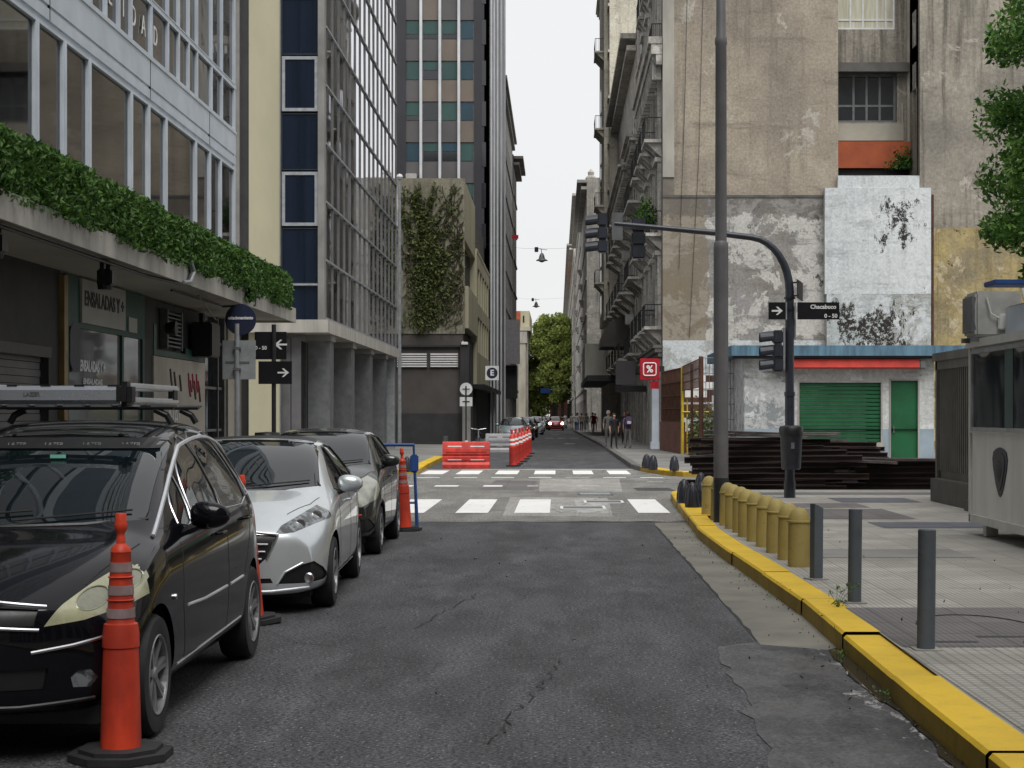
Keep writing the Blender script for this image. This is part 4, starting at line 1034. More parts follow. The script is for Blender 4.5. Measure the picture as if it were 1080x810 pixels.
for (a, b, c, d_) in ops: mb.box(a - .05, a, SY - .02, SY + .05, c, d_ + .05).box(b, b + .05, SY - .02, SY + .05, c, d_ + .05).box(a, b, SY - .02, SY + .05, d_, d_ + .05)
mb.build('frame', 'concrete_pale', S)
LX0, LX1 = sx_(770), sx_(1015)
MB().box(LX0, LX1, SY - .5, 60, 3.5, 3.82).build('ledge', 'blue_trim', S)
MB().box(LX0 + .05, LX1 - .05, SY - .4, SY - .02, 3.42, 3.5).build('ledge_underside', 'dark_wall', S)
mb = MB(); mb.prismx([(SY - .02, 3.42), (SY - .35, 3.4), (SY - .42, 3.14), (SY - .38, 3.1), (SY - .02, 3.28)], sx_(814), sx_(967)); mb.build('awning', 'red_awning', S)
mb = MB(); mb.rbox(sx_(967), sx_(974), SY - .4, SY - .1, 3.1, 3.36, .03); mb.build('awning_motor', 'grey_steel', S)
yb = 71.6; qx = lambda px: PX(px, yb); qz = lambda py: PZ(py, yb)
MB().box(qx(870), qx(982), yb, 71.95, qz(310), qz(198)).build('upper_wall', 'white_block', S)
MB().box(qx(884), qx(970), yb + .04, 71.94, qz(198), qz(185)).build('parapet', 'white_block', S)
MB().box(qx(872), qx(982), yb + .005, 71.95, 3.0, qz(310)).build('upper_wall', 'white_peeled', S)
MB().cyl((qx(984), yb + .1, 3.0), (qx(984), yb + .1, qz(205)), .06).build('drainpipe', 'rust', S)
MB().box(qx(985), qx(1060), 57, 60, 3.8, 4.6).build('rear_parapet', 'concrete', S)

# fenced yard with brick foot wall
Y_ = root('yard_fence', 'rusty mesh yard fence with yellow posts on a low brick wall', 'fence', (5, 62, 0))
MB().prism([(4.42, 71.6), (4.78, 64.9), (5.0, 64.9), (4.64, 71.6)], .1, 1.38).build('brick_base', 'brick_red', Y_)
mb = MB(); mb.cyl((4.86, 64.6, .1), (4.86, 64.6, 3.55), .06).cyl((5.05, 64.6, .1), (5.05, 64.6, 2.9), .03); split(mb, 'post', 'yellow_steel', Y_)
mb = MB(); mb.cyl((4.86, 64.55, 1.78), (7.1, 64.55, 1.78), .03).cyl((6.45, 64.5, .3), (6.45, 64.5, 3.4), .035); split(mb, 'rail', 'yellow_steel', Y_)
def mesh_panel(p0, p1, z0, z1, n, m, r=.012, hz=5):
    mb = MB(); p0 = Vector(p0); p1 = Vector(p1)
    for i in range(n + 1):
        q = p0 + (p1 - p0) * i / n; mb.cyl((q.x, q.y, z0), (q.x, q.y, z1), r, n=5)
    for j in range(hz + 1):
        z = z0 + (z1 - z0) * j / hz; mb.cyl((p0.x, p0.y, z), (p1.x, p1.y, z), r * 1.2, n=5)
    return mb
mesh_panel((4.48, 71.4, 0), (4.84, 64.7, 0), 1.4, 3.5, 34, 'rust', .02, 4).build('mesh_panel', 'rust', Y_)
MB().prism([(4.56, 71.4), (4.9, 64.9), (4.93, 64.9), (4.59, 71.4)], 1.4, 3.1).build('backing_sheet', 'dark_wall', Y_)
mesh_panel((4.86, 64.5, 0), (4.76, 55, 0), 2.6, 3.55, 26, 'rust', .012, 3).build('mesh_panel', 'rust', Y_)
mb = MB(); mb.cyl((4.76, 55, .1), (4.76, 55, 3.6), .08).cyl((4.86, 60, .1), (4.86, 60, 3.5), .05); split(mb, 'post', 'rust', Y_)
mesh_panel((4.8, 55, 0), (6.2, 55, 0), 1.0, 3.55, 12, 'rust', .01, 5).build('mesh_panel', 'grey_steel', Y_)
MB().box(5.0, 8.0, 66.5, 66.7, 1.55, 3.25).build('rear_sheet', 'rust', Y_); MB().box(4.95, 8, 66.3, 66.45, .1, 1.0).build('rear_sheet', 'rust', Y_)
MB().box(4.9, 7.3, 64.6, 64.68, 2.08, 2.16).build('rail', 'sign_white', Y_)
mb = MB(); mb.box(4.9, 5.75, 64.38, 64.42, 2.95, 3.2).box(4.92, 6.15, 64.4, 64.44, 2.65, 2.94).box(4.95, 5.8, 64.42, 64.46, 2.35, 2.62).box(6.0, 6.2, 64.4, 64.44, 1.8, 2.42); split(mb, 'banner', 'sign_white', Y_)
bu = root('bush', 'dark overgrown bush behind the yard fence', 'bush', (5.9, 63, .1))
MB().cyl((5.9, 63, .1), (5.9, 63, 1), .06).build('stem', 'bark', bu)
leaves('foliage', 'leaf_ivy', [(random.uniform(5.0, 6.7), random.uniform(62, 64), abs(random.gauss(.9, .5))) for i in range(1200)], .12, .4, bu)

# ================================================================== right hand row running into the distance
def balcony(parent, x, y0, y1, z, d=.8, slab='facade_grey', rail='black_steel', brackets=True, h=.95):
    mb = MB(); mb.box(x, x - d, y0, y1, z - .14, z)
    if brackets:
        for k in range(3):
            y = y0 + .3 + (y1 - y0 - .6) * k / 2; mb.prismy([(x, z - .14), (x - d*.85, z - .14), (x - d*.5, z - .4), (x, z - .75)], y - .12, y + .12)
    b = mb.build('balcony', slab, parent)
    r = MB(); r.cyl((x - d + .04, y0, z + h), (x - d + .04, y1, z + h), .025, n=5).cyl((x, y0 + .03, z + h), (x - d + .04, y0 + .03, z + h), .025, n=5)
    n = max(4, int((y1 - y0) / .16))
    for k in range(n + 1): yy = y0 + (y1 - y0) * k / n; r.cyl((x - d + .04, yy, z), (x - d + .04, yy, z + h), .012, n=4)
    for k in range(5): r.cyl((x - d*k/5, y0 + .03, z), (x - d*k/5, y0 + .03, z + h), .012, n=4)
    r.build('railing', rail, b); return b
def cornice(parent, x, y0, y1, z, d, h=.9, m='facade_dark', dent=True):
    mb = MB(); mb.box(x, x - d*.45, y0, y1, z - h, z - h*.62).box(x, x - d*.8, y0 - .03, y1, z - h*.62, z - h*.25).box(x, x - d, y0 - .06, y1, z - h*.25, z)
    if dent:
        n = int((y1 - y0) / .9)
        for k in range(n): y = y0 + (y1 - y0)*(k + .5)/n; mb.box(x - .02, x - d*.7, y - .16, y + .16, z - h*1.5, z - h*.62)
    return mb.build('cornice', m, parent)
A = plain_block('apartment_building', 'ornate grey apartment house joined to the tenement, red percent sign on its corner', 4.62, 22, 88.2, 96, 27, 'facade_grey', 4.1, 1.4, 2.6, -1, .5)
A['label'] = 'narrow ornate grey house between the tenement and the long balconied block'
x = 4.62
ops = []
for j in range(5):
    for i in range(4): c = 73.9 + i * 3.9; ops.append((c - .7, c + .7, 5.6 + j*4.1, 8.4 + j*4.1))
for i in range(4): c = 74.2 + i*3.8; ops.append((c - 1.1, c + 1.1, .15, 3.3))
mb = MB(); facade(mb, 'x', 4.55, BY + .5, 88, .1, 26, ops, .35); mb.build('street_wall', 'facade_dark', T_)
for o_ in ops: window(T_, 'x', 4.55, *o_, .3, 'white_paint' if o_[2] > 5 else 'grey_steel', 'window_glass', .09, (.5,), (.7,))
for j in range(5):
    for i in range(4):
        c = 73.9 + i*3.9; z = 5.55 + j*4.1
        balcony(T_, 4.55, c - 1.25, c + 1.25, z, .75 if j < 3 else .45)
        MB().box(4.55, 4.28, c - 1.0, c + 1.0, z + 3.15, z + 3.35).box(4.55, 4.4, c - .95, c - .75, z, z + 3.15).box(4.55, 4.4, c + .75, c + .95, z, z + 3.15).build('window_surround', 'facade_grey', T_)
cornice(T_, 4.55, BY + .1, 88, 18.1, .6, 1.2); cornice(T_, 4.55, BY + .1, 88, 4.7, .4, .5, 'dark_stone', False); cornice(T_, 4.55, BY + .1, 88, 26.2, .8, 1.0)
bz_ = lambda y, z: (3.9, y, z)
pt = root('balcony_plant', 'bushy green potted plant on a balcony of the ornate street front', 'plant', (3.95, 74.2, 9.7))
MB().rbox(3.84, 4.1, 73.4, 75, 9.75, 10.1, .03).build('planter', 'dark_wall', pt)
leaves('foliage', 'leaf_hedge', [(3.95 + random.gauss(0, .18), 74.2 + random.gauss(0, .5), 10.15 + abs(random.gauss(.1, .42))) for i in range(1100)], .1, .4, pt)
A2 = plain_block('apartment_building', 'long dark ornate block with ribbed cornice and iron balconies on the right side', 4.55, 22, 96.2, 125.8, 24, 'facade_dark', 3.9, 1.4, 3.1, -1, .9)
cornice(A2, 4.55, 96.2, 125.8, 16.2, 1.05, .5)
for j in range(3):
    for i in range(5): balcony(A2, 4.55, 97.5 + i*5.8, 101 + i*5.8, 5.0 + j*3.9, .95)
cornice(A, 4.62, 88.2, 96, 16.6, 1.0, .5)
for j in range(3): balcony(A, 4.62, 89, 95, 5.0 + j*4.1, .85)
Bt = plain_block('tower_block', 'tall cream tower block rising above the right row', 3.95, 24, 126, 150, 53, 'facade_cream', 3.5, 1.2, 3.6, -1, .7)
for z in (38, 44, 48): cornice(Bt, 3.95, 125.9, 150, z, .5, .6, 'cream_stone', False)
mb = MB(); mb.box(3.95, 3.6, 128, 142, 9, 46); mb.build('bay_front', 'facade_cream', Bt)
mb = MB()
for k in range(9): mb.box(3.59, 3.55, 135, 136.6, 9.6 + k*2.1, 11.4 + k*2.1)
mb.build('stair_window', 'window_glass', Bt)
for k in range(5): balcony(Bt, 3.6, 129, 133, 12 + k*6, .7, 'facade_cream')
Ct = plain_block('apartment_building', 'grey ornate block directly beyond the cream tower', 3.0, 24, 170, 210, 26, 'facade_grey', 3.6, 1.3, 3.4, -1, 1.0)
Dt = plain_block('apartment_building', 'dark ornate block second beyond the cream tower', 2.95, 24, 210.3, 270, 30, 'facade_grey', 3.6, 1.3, 3.4, -1, 1.1)
Et = plain_block('apartment_building', 'farthest block of the right row near the end of the street', 2.6, 24, 272, 460, 30, 'facade_grey', 3.6, 1.3, 4, -1, 1.1)
for bt, x, y0, y1, hh in ((Ct, 3.0, 170, 210, 26), (Dt, 2.95, 210.3, 270, 30), (Et, 2.6, 272, 460, 30)):
    for k in range(6): cornice(bt, x, y0 + k*(y1-y0)/6 + 2, y0 + (k+.6)*(y1-y0)/6, 8 + k * (hh - 12)/6, .5, .8, 'facade_dark', False)
    for k in range(5): MB().lathe([(.5, 0), (.6, .4), (.3, .7), (.35, 1.0), (.1, 1.3), (.02, 1.4)], (x + .5, y0 + (k+.4)*(y1-y0)/5, hh), 10).build('finial', 'facade_grey', bt)
# shop canopy block, barrel awning and signs along the right pavement
mb = root('shop_canopy', 'pale boxy shop canopy with dark underside over the right pavement', 'canopy', (3.6, 118, 3.8))
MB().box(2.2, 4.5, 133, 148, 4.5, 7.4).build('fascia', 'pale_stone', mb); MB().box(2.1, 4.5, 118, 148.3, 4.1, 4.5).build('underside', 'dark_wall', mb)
bw_ = root('barrel_awning', 'dark brown barrel shaped awning jutting from the right row', 'awning', (3.4, 104, 6.6))
bm_ = MB(); bm_.prismy([(4.55, 6.0), (2.75, 6.0), (2.8, 6.6), (3.0, 7.15), (3.4, 7.6), (3.95, 7.9), (4.55, 8.0)], 105, 111).build('cover', 'brown_wall', bw_)
sg = root('shop_sign', 'plain mauve grey box sign over the right pavement', 'sign', (3.6, 84, 3.8))
MB().box(2.95, 3.95, 84, 84.3, 3.2, 4.4).build('panel', 'spandrel', sg); MB().box(3.95, 4.55, 84.1, 84.2, 3.7, 3.8).box(3.0, 4.5, 84, 86, 2.85, 3.15).build('bracket', 'black_steel', sg)
rs = root('percent_sign', 'red square shop sign with a white percent mark in a rounded frame', 'sign', (4.15, 72, 3.7), )
qs = lambda px: PX(px, 71.4); qv = lambda py: PZ(py, 71.4)
MB().rbox(qs(675), qs(695.5), 71.4, 71.6, qv(401), qv(378), .02).build('panel', 'sign_red', rs)
mb = MB(); cxx, czz, rr = (qs(675)+qs(695.5))/2, qv(389.5), .27
pts = []
for k, (sx, sz_) in enumerate(((1,1),(-1,1),(-1,-1),(1,-1))):
    for a in range(5): t_ = R(90*k + 22.5*a); pts.append((cxx + sx*(rr - .09) + .09*math.cos(t_), 71.385, czz + sz_*(rr - .09) + .09*math.sin(t_)))
mb.tube(pts + [pts[0], pts[1]], .028, 6); mb.build('frame_mark', 'sign_white', rs)
text('%', .42, (cxx, 71.38, czz), TOY, 'sign_white', 'percent_mark', rs, bold=.012)
MB().box(qs(686), qs(695), 71.45, 71.55, qv(410), qv(402)).build('lower_plate', 'sign_red', rs)
MB().box(qs(695.5), 4.6, 71.45, 71.55, qv(392), qv(386)).build('bracket', 'black_steel', rs)
pp = root('corner_pillar', 'pale blue grey pillar at the foot of the percent sign', 'pillar', (4.3, 72.5, .15))
MB().box(4.12, 4.42, 72.3, 72.7, .15, 3.1).rbox(4.05, 4.45, 72.25, 72.75, .15, .5, .03).build('shaft', 'cloth_blue' if False else 'white_metal', pp)
for i, (y, z, lab) in enumerate(((77, 6.3, 'white air conditioner box high beside the first iron balcony'), (80.5, 10.6, 'white air conditioner box under the balcony plant floor'), (98, 7, 'white air conditioner box on the long dark block'), (103, 11.2, 'upper air conditioner box on the long dark block'))):
    a = root('air_conditioner', lab, 'air conditioner', (4.3, y, z), group='air conditioners on the right hand fronts')
    MB().rbox(-.3, .2, -.4, .4, 0, .6, .03).build('casing', 'ac_white', a, world=False)
    MB().lathe([(.2, 0), (.22, .02), (.02, .03)], (-.32, 0, .3), 14, 'x').build('fan_grille', 'grey_steel', a, world=False)
# unseen blocks added behind and beside the camera to darken the car reflections
plain_block('apartment_building', 'unseen grey block added behind the camera on the right for reflections', 13, 30, -40, 12, 34, 'facade_grey', side=-1)
plain_block('apartment_building', 'unseen dark block added behind the camera on the left for reflections', -20, -5.3, -60, -12.3, 34, 'facade_dark')
mb = root('apartment_building', 'unseen cream block added behind the camera to close the street in reflections', 'building', (4, -62, 0))
m2 = MB(); ops = [(-8 + i*3.2, -6.4 + i*3.2, 4 + j*3.5, 6.2 + j*3.5) for i in range(8) for j in range(6)]
facade(m2, 'y', -61, -20, 30, .1, 36, ops, -.3); m2.quad((-20, -61.3, .1), (30, -61.3, .1), (30, -61.3, 36), (-20, -61.3, 36)); m2.quad((-20, -61, 36), (30, -61, 36), (30, -75, 36), (-20, -75, 36)); m2.build('wall', 'facade_cream', mb)
# ================================================================== street furniture
lp = root('lamp_post', 'tall grey stepped steel lamp post standing at the kerb in the row of yellow bollards', 'lamp post', (2.3, 23.35, .15))
MB().cyl((0, 0, -.02), (0, 0, .62), .108, n=20).build('base_sleeve', 'black_steel', lp, world=False, smooth=True)
MB().lathe([(.104, .62), (.104, 3.85), (.1, 3.92), (.082, 3.95)], n=20).build('lower_shaft', 'lamp_grey', lp, world=False, smooth=True)
MB().lathe([(.082, 3.93), (.078, 6.7), (.086, 6.72), (.086, 6.8), (.068, 6.84), (.06, 9.2)], n=20).build('upper_shaft', 'lamp_grey', lp, world=False, smooth=True)
MB().tube([(0, 0, 9.1), (0, 0, 9.6), (-.4, 0, 10), (-1.8, 0, 10.2)], .04).build('arm', 'lamp_grey', lp, world=False)
MB().rbox(-2.4, -1.7, -.15, .15, 10.1, 10.28, .05).build('lamp_head', 'grey_steel', lp, world=False)

# mast with signal arm
tl = root('traffic_light', 'navy traffic signal mast with long curved arm over the road and bin on its foot', 'traffic light', (4.24, 30.3, .15))
tl['label'] = 'navy traffic signal mast with long curved arm reaching over the road'
pts = [(0, 0, 0), (0, 0, 3.2), (-.0, 0, 3.75)]
for i in range(1, 9): a = R(i * 10.6); pts.append((-.75 + .75*math.cos(a), 0, 3.75 + 1.0*math.sin(a)))
pts += [(-1.35, 0, 4.83), (-3.2, 0, 5.0)]
MB().tube([(0, 0, 0), (0, 0, .3)], .105, 16).tube([(0, 0, .3), (0, 0, 1.85)], .088, 16).tube([(0, 0, 1.85), (0, 0, 1.93)], .1, 16).tube(pts[1:], [.08, .078, .075, .072, .07, .067, .064, .062, .06, .058, .056, .04], 14).tube([(0, 0, 1.9), (0, 0, 3.2)], .08, 16).build('mast', 'navy_steel', tl, world=False, smooth=True)
def signal(parent, x, y, z, face=-1, ax='y', s=1.0):
    """three section head; face: direction the lenses look"""
    b = MB(); l = MB(); w_, h = .16*s, .31*s
    for k in range(3):
        zz = z - k*h
        b.rbox(-w_, w_, -.09, .09, zz - h + .01, zz, .025)
        # hood
        pr = [( .148*s*math.cos(R(a)), .148*s*math.sin(R(a))) for a in range(-30, 211, 20)]
        hood = []; 
        for (u, v) in pr: hood.append((u, -.09, zz - h/2 + v)); hood.append((u*.94, -.4*s, zz - h/2 + v - .03))
        b.add(hood, [(2*i, 2*i+1, 2*i+3, 2*i+2) for i in range(len(pr)-1)])
        l.lathe([(.11*s, -.095), (.08*s, -.11), (.01, -.12)], (0, 0, zz - h/2), 14, 'y')
    if ax == 'x':      # lenses look along -X
        M = Matrix.Translation((x, y, 0)) @ Matrix.Rotation(R(-90) if face < 0 else R(90), 4, 'Z')
    else: M = Matrix.Translation((x, y, 0)) @ (Matrix.Rotation(R(180), 4, 'Z') if face > 0 else Matrix.Identity(4))
    b.xf(M); l.xf(M)
    hd_ = b.build('signal_head', 'navy_steel', parent, world=False); l.build('lens', 'traffic_lens', hd_, world=False)
    return hd_
signal(tl, -3.42, 0, 5.18, -1, 'x', .78); signal(tl, -2.75, .25, 5.12, 1, 'y', .8)
MB().cyl((-3.3, 0, 4.95), (-2.75, .2, 4.95), .03).box(-3.25, -3.05, -.02, .02, 4.7, 5.2).build('hanger', 'grey_steel', tl, world=False)
signal(tl, -.22, 0, 3.05, -1, 'x', .82)
MB().box(-.12, -.085, -.03, .03, 2.35, 3.1).box(.085, .11, -.03, .03, 2.9, 3.5).build('hanger', 'galvanised', tl, world=False)
MB().tube([(.0, -.0, 3.62), (.0, 0, 3.66)], .1).tube([(0, 0, 3.42), (0, 0, 3.46)], .1).build('clamp', 'black_steel', tl, world=False)
ns = root('street_sign', 'black street name plates reading Chacabuco 0 - 50 with a right arrow on the signal mast', 'sign', (4.24, 30.18, 3.55))
z0, z1 = PZ(337, 30.2) , PZ(319, 30.2)
for a, b in ((810.5, 828), (841, 885)): MB().box(PX(a, 30.18), PX(b, 30.18), 30.15, 30.19, z0, z1).build('plate', 'sign_black', ns)
def arrow(parent, xc, y, zc, s, d=1, m='sign_white', name='arrow'):
    mb = MB(); mb.box(xc - s, xc + s*.6, y - .004, y, zc - s*.16, zc + s*.16)
    if d < 0: mb.v = [(2*xc - q[0], q[1], q[2]) for q in mb.v]
    ch = [(s, 0), (.1*s, .75*s), (-.25*s, .75*s), (.5*s, 0), (-.25*s, -.75*s), (.1*s, -.75*s)]
    mb.prismy([(xc + d*u, zc + v) for u, v in ch], y - .005, y - .001); return mb.build(name, m, parent)
arrow(ns, PX(819.5, 30.18), 30.149, (z0 + z1)/2, .1, 1)
text('Chacabuco', .105, (PX(868, 30.18) , 30.147, z1 - .085), TOY, 'sign_white', 'name_text', ns, bold=.003)
text('0 - 50', .1, (PX(876, 30.18), 30.147, z0 + .06), TOY, 'sign_white', 'number_text', ns, bold=.003)
MB().box(PX(829, 30.2), PX(830, 30.2), 30.2, 30.23, z0, z1).box(PX(838, 30.2), PX(839.5, 30.2), 30.2, 30.23, z0, z1).build('bracket', 'galvanised', ns)
n2 = root('street_sign', 'small side-on black street name plate above the Chacabuco plate', 'sign', (4.3, 30.3, 4))
MB().prism([(4.34, 30.1), (4.355, 30.1), (4.585, 31.0), (4.57, 31.0)], 3.78, 4.12).build('plate', 'rubber', n2)
MB().cyl((4.24, 30.3, 3.83), (4.4, 30.2, 3.83), .015).cyl((4.24, 30.3, 4.07), (4.4, 30.2, 4.07), .015).build('bracket', 'black_steel', n2)
tb = root('litter_bin', 'dark grey round litter bin hung on the traffic signal mast', 'bin', (4.22, 30.05, .5))
MB().lathe([(.15, 0), (.175, .02), (.2, .6), (.205, .62)], (0, -.08, .17), 22).build('bucket', 'bell_iron', tb, world=False, smooth=True)
MB().lathe([(.215, .62), (.22, .66), (.22, .74), (.2, .78), (.12, .8), (.02, .8)], (0, -.08, .17), 22).build('lid', 'trim_black', tb, world=False, smooth=True)
MB().box(-.03, .03, -.295, -.28, .55, .66).box(-.1, .1, .08, .14, .4, .46).build('latch', 'grey_steel', tb, world=False)

# yellow bollards
yb0 = root('yellow_bollard', 'x', 'bollard', (0, 0, .15), group='yellow concrete bollards along the kerb')
MB().lathe([(.112, -.02), (.112, .0), (.108, .43), (.118, .435), (.118, .45), (.108, .455), (.1, .5), (.075, .55), (.04, .578), (.003, .585)], n=22).build('body', 'bollard_yellow', yb0, world=False, smooth=True)
ysb = [16.5, 17.3, 18.15, 19.0, 19.8, 20.55, 21.3, 22.0, 22.65, 23.9, 25.1]
labs = ['nearest yellow dome topped bollard beside the square grey post', 'second nearest of the yellow dome topped bollards', 'third nearest of the yellow dome topped bollards', 'fourth nearest of the yellow dome topped bollards',
        'fifth nearest of the yellow dome topped bollards', 'sixth nearest of the yellow dome topped bollards', 'seventh nearest of the yellow dome topped bollards', 'eighth nearest of the yellow dome topped bollards',
        'ninth yellow bollard just in front of the tall lamp post', 'yellow bollard hidden just behind the tall lamp post', 'farthest yellow bollard left of the tall lamp post']
for i, y in enumerate(ysb):
    b = yb0 if i == 0 else copy_tree(yb0)
    b.location = (2.41 - (y - 16.5) * .013 + random.uniform(-.012, .012), y, .15); b['label'] = labs[i]; b.rotation_euler = (random.uniform(-.02, .02), random.uniform(-.02, .02), random.uniform(0, 6))
# grey posts
for i, (x, y, w_, h, lab, sq) in enumerate(((2.37, 15.2, .104, .68, 'grey square steel post beside the nearest yellow bollard', 1), (2.38, 13.3, .108, .75, 'middle grey steel post of three on the right pavement', 0), (2.36, 10.63, .114, .77, 'nearest grey steel post with a square foot plate, right foreground', 0))):
    g = root('grey_bollard', lab, 'bollard', (x, y, .15), group='grey steel posts on the pavement'); g.rotation_euler = (random.uniform(-.01, .01), .012, R(20) if sq else 0)
    mb = MB()
    if sq:
        mb.box(-w_*.42, w_*.42, -w_*.42, w_*.42, 0, h - .02); mb.v[4:8] = [(q[0], q[1], q[2] + (.03 if q[0] < 0 else -.01)) for q in mb.v[4:8]]
    else: mb.lathe([(w_/2, 0), (w_/2, h - .006), (w_/2 - .006, h), (.003, h)], n=26)
    mb.build('post', 'bollard_grey', g, world=False, smooth=not sq)
    MB().box(-.085, .085, -.085, .085, -.005, .008).build('foot_plate', 'concrete', g, world=False)
# bell shaped iron bollards
bl = root('bell_bollard', 'x', 'bollard', group='black bell shaped iron bollards')
mb = MB(); mb.lathe([(.125, 0), (.13, .05), (.118, .1), (.112, .2), (.088, .3), (.05, .38), (.02, .41), (.002, .415)], n=22)
mb.build('body', 'bell_iron', bl, world=False, smooth=True)
mb = MB()
for k in range(10):
    a = R(36*k); mb.tube([(r*math.cos(a), r*math.sin(a), z) for r, z in ((.128, .06), (.118, .16), (.1, .27), (.06, .37))], .01, 5)
mb.build('rib', 'bell_iron', bl, world=False)
BL = [(2.17, 28.4, 'leftmost black bell bollard on the yellow corner of the near kerb'), (2.2, 27.0, 'foremost left of the black bell bollards on the near corner'), (2.36, 27.2, 'foremost right of the black bell bollards on the near corner'),
      (2.74, 31.6, 'rear black bell bollard on the near corner, nearest the lamp post'), (2.5, 46.8, 'farther of two overlapping bell bollards on the far right corner'), (2.62, 45.6, 'nearer of two overlapping bell bollards on the far right corner'),
      (3.16, 44.9, 'single bell bollard on the far corner left of the beam pile'), (-3.98, 43.9, 'black bell bollard on the far left corner behind the blue barrier')]
for i, (x, y, lab) in enumerate(BL):
    b = bl if i == 0 else copy_tree(bl); b.location = (x, y, .15 if i != 7 else .15); b['label'] = lab; b.rotation_euler = (random.uniform(-.05, .05), random.uniform(-.05, .05), random.uniform(0, 3))
bl.children[0]
# weed
wd = root('weed', 'small green weed growing at the back of the yellow kerb', 'plant', (2.19, 13.0, .15))
mb = MB(); tips = []
for (dx, dy, h) in ((.0, 0, .16), (.09, .0, .17), (.13, .02, .14), (-.04, .05, .1), (.05, .04, .13), (.16, .0, .18)):
    mb.tube([(2.19, 13.0, .15), (2.19 + dx*.5, 13 + dy, .15 + h*.6), (2.19 + dx, 13 + dy, .15 + h)], .002, 4); tips.append((2.19 + dx, 13 + dy, .15 + h))
mb.build('stem', 'leaf_weed', wd)
leaves('leaf', 'leaf_weed', [(x + random.gauss(0, .012), y + random.gauss(0, .012), z + random.gauss(0, .01)) for x, y, z in tips for _ in range(9)] + [(2.2 + random.gauss(0, .03), 13 + random.gauss(0, .03), .16 + random.random()*.04) for _ in range(50)], .014, .4, wd)
for i, (x, y) in enumerate(((1.93, 11.3), (1.92, 9.7), (1.9, 14.9), (2.0, 18.6))):
    q = leaves('weed', 'leaf_weed', [(x + random.gauss(0, .02), y + random.gauss(0, .08), .02 + random.random()*.03) for _ in range(36)], .01, .4); tag(q, 'tiny weed tuft in the gutter joint below the yellow kerb', 'plant', 'weed tufts in the gutter')

# delineator posts
dl = root('delineator_post', 'x', 'delineator', group='orange delineator posts')
prof = [(.097, .03), (.092, .25), (.084, .533), (.09, .54), (.088, .62), (.082, .66)]
MB().lathe([(.1, .02), (.097, .05), (.089, .35), (.083, .53), (.088, .535), (.087, .6), (.08, .645), (.068, .65), (.066, .655), (.0605, .752), (.068, .76), (.06, .765), (.0545, .862), (.062, .87), (.053, .875), (.047, .985), (.05, .99), (.045, 1.01), (.022, 1.03), (.021, 1.06), (.017, 1.07), (.021, 1.085), (.03, 1.1), (.031, 1.125), (.026, 1.14), (.027, 1.17), (.024, 1.175), (.003, 1.175)], n=24).build('tube', 'orange_plastic', dl, world=False, smooth=True)
mb = MB()
for z, r in ((.675, .0672), (.785, .0603), (.895, .0535)): mb.lathe([(r, z - .0), (r + .0015, z), (r - .0015 + .001, z + .045), (r - .003, z + .045)], n=24)
split(mb, 'reflective_band', 'reflector', dl, world=False, smooth=True)
MB().prism([(.25*math.cos(R(22.5 + 45*i)) * (1.0), .25*math.sin(R(22.5 + 45*i))) for i in range(8)], 0, .035).prism([(.2*math.cos(R(22.5 + 45*i)), .2*math.sin(R(22.5 + 45*i))) for i in range(8)], .035, .055).build('rubber_base', 'rubber', dl, world=False)
DL = [(-2.1, 7.98, 1, 'nearest orange delineator post standing by the front wheel of the black car', .0, 0), (-2.43, 13.2, 1, 'orange delineator post leaning between the black car and the silver car', -.07, .02),
      (-2.18, 23.7, 1, 'orange delineator post behind the dark grey car beside the blue barrier', -.04, .0)]
for i, (x, y, s, lab, ty, tx_) in enumerate(DL):
    b = dl if i == 0 else copy_tree(dl); b.location = (x, y, .004); b['label'] = lab; b.rotation_euler = (tx_, ty, R(10*i))
# red ones beyond the crossing carry white bands
d2 = root('delineator_post', 'x', 'delineator', group='red delineator posts beyond the crossing')
MB().lathe([(.13, .03), (.11, .6), (.12, .62), (.1, .64), (.085, .95), (.06, 1.0), (.035, 1.04), (.045, 1.12), (.04, 1.2), (.003, 1.2)], n=18).build('tube', 'red_plastic', d2, world=False, smooth=True)
mb = MB()
for z, r in ((.68, .101), (.82, .094)): mb.lathe([(r, z), (r + .004, z), (r, z + .07), (r - .004, z + .07)], n=18)
split(mb, 'reflective_band', 'sign_white', d2, world=False)
MB().prism([(.24*math.cos(R(45*i)), .24*math.sin(R(45*i))) for i in range(8)], 0, .05).build('rubber_base', 'rubber', d2, world=False)
for i, (x, y, lab) in enumerate(((-1.42, 53.4, 'nearest red delineator post with white bands beside the red barrier'), (-1.38, 55.5, 'second of the red delineator posts with white bands'), (-1.3, 58.5, 'third of the red delineator posts with white bands'),
        (-1.27, 62, 'fourth of the red delineator posts with white bands'), (-1.24, 66, 'fifth of the red delineator posts with white bands'), (-1.22, 71, 'farthest red delineator post in front of the pale parked car'))):
    b = d2 if i == 0 else copy_tree(d2); b.location = (x, y, .004); b['label'] = lab; b.rotation_euler = (0, random.uniform(-.05, .05), 0)
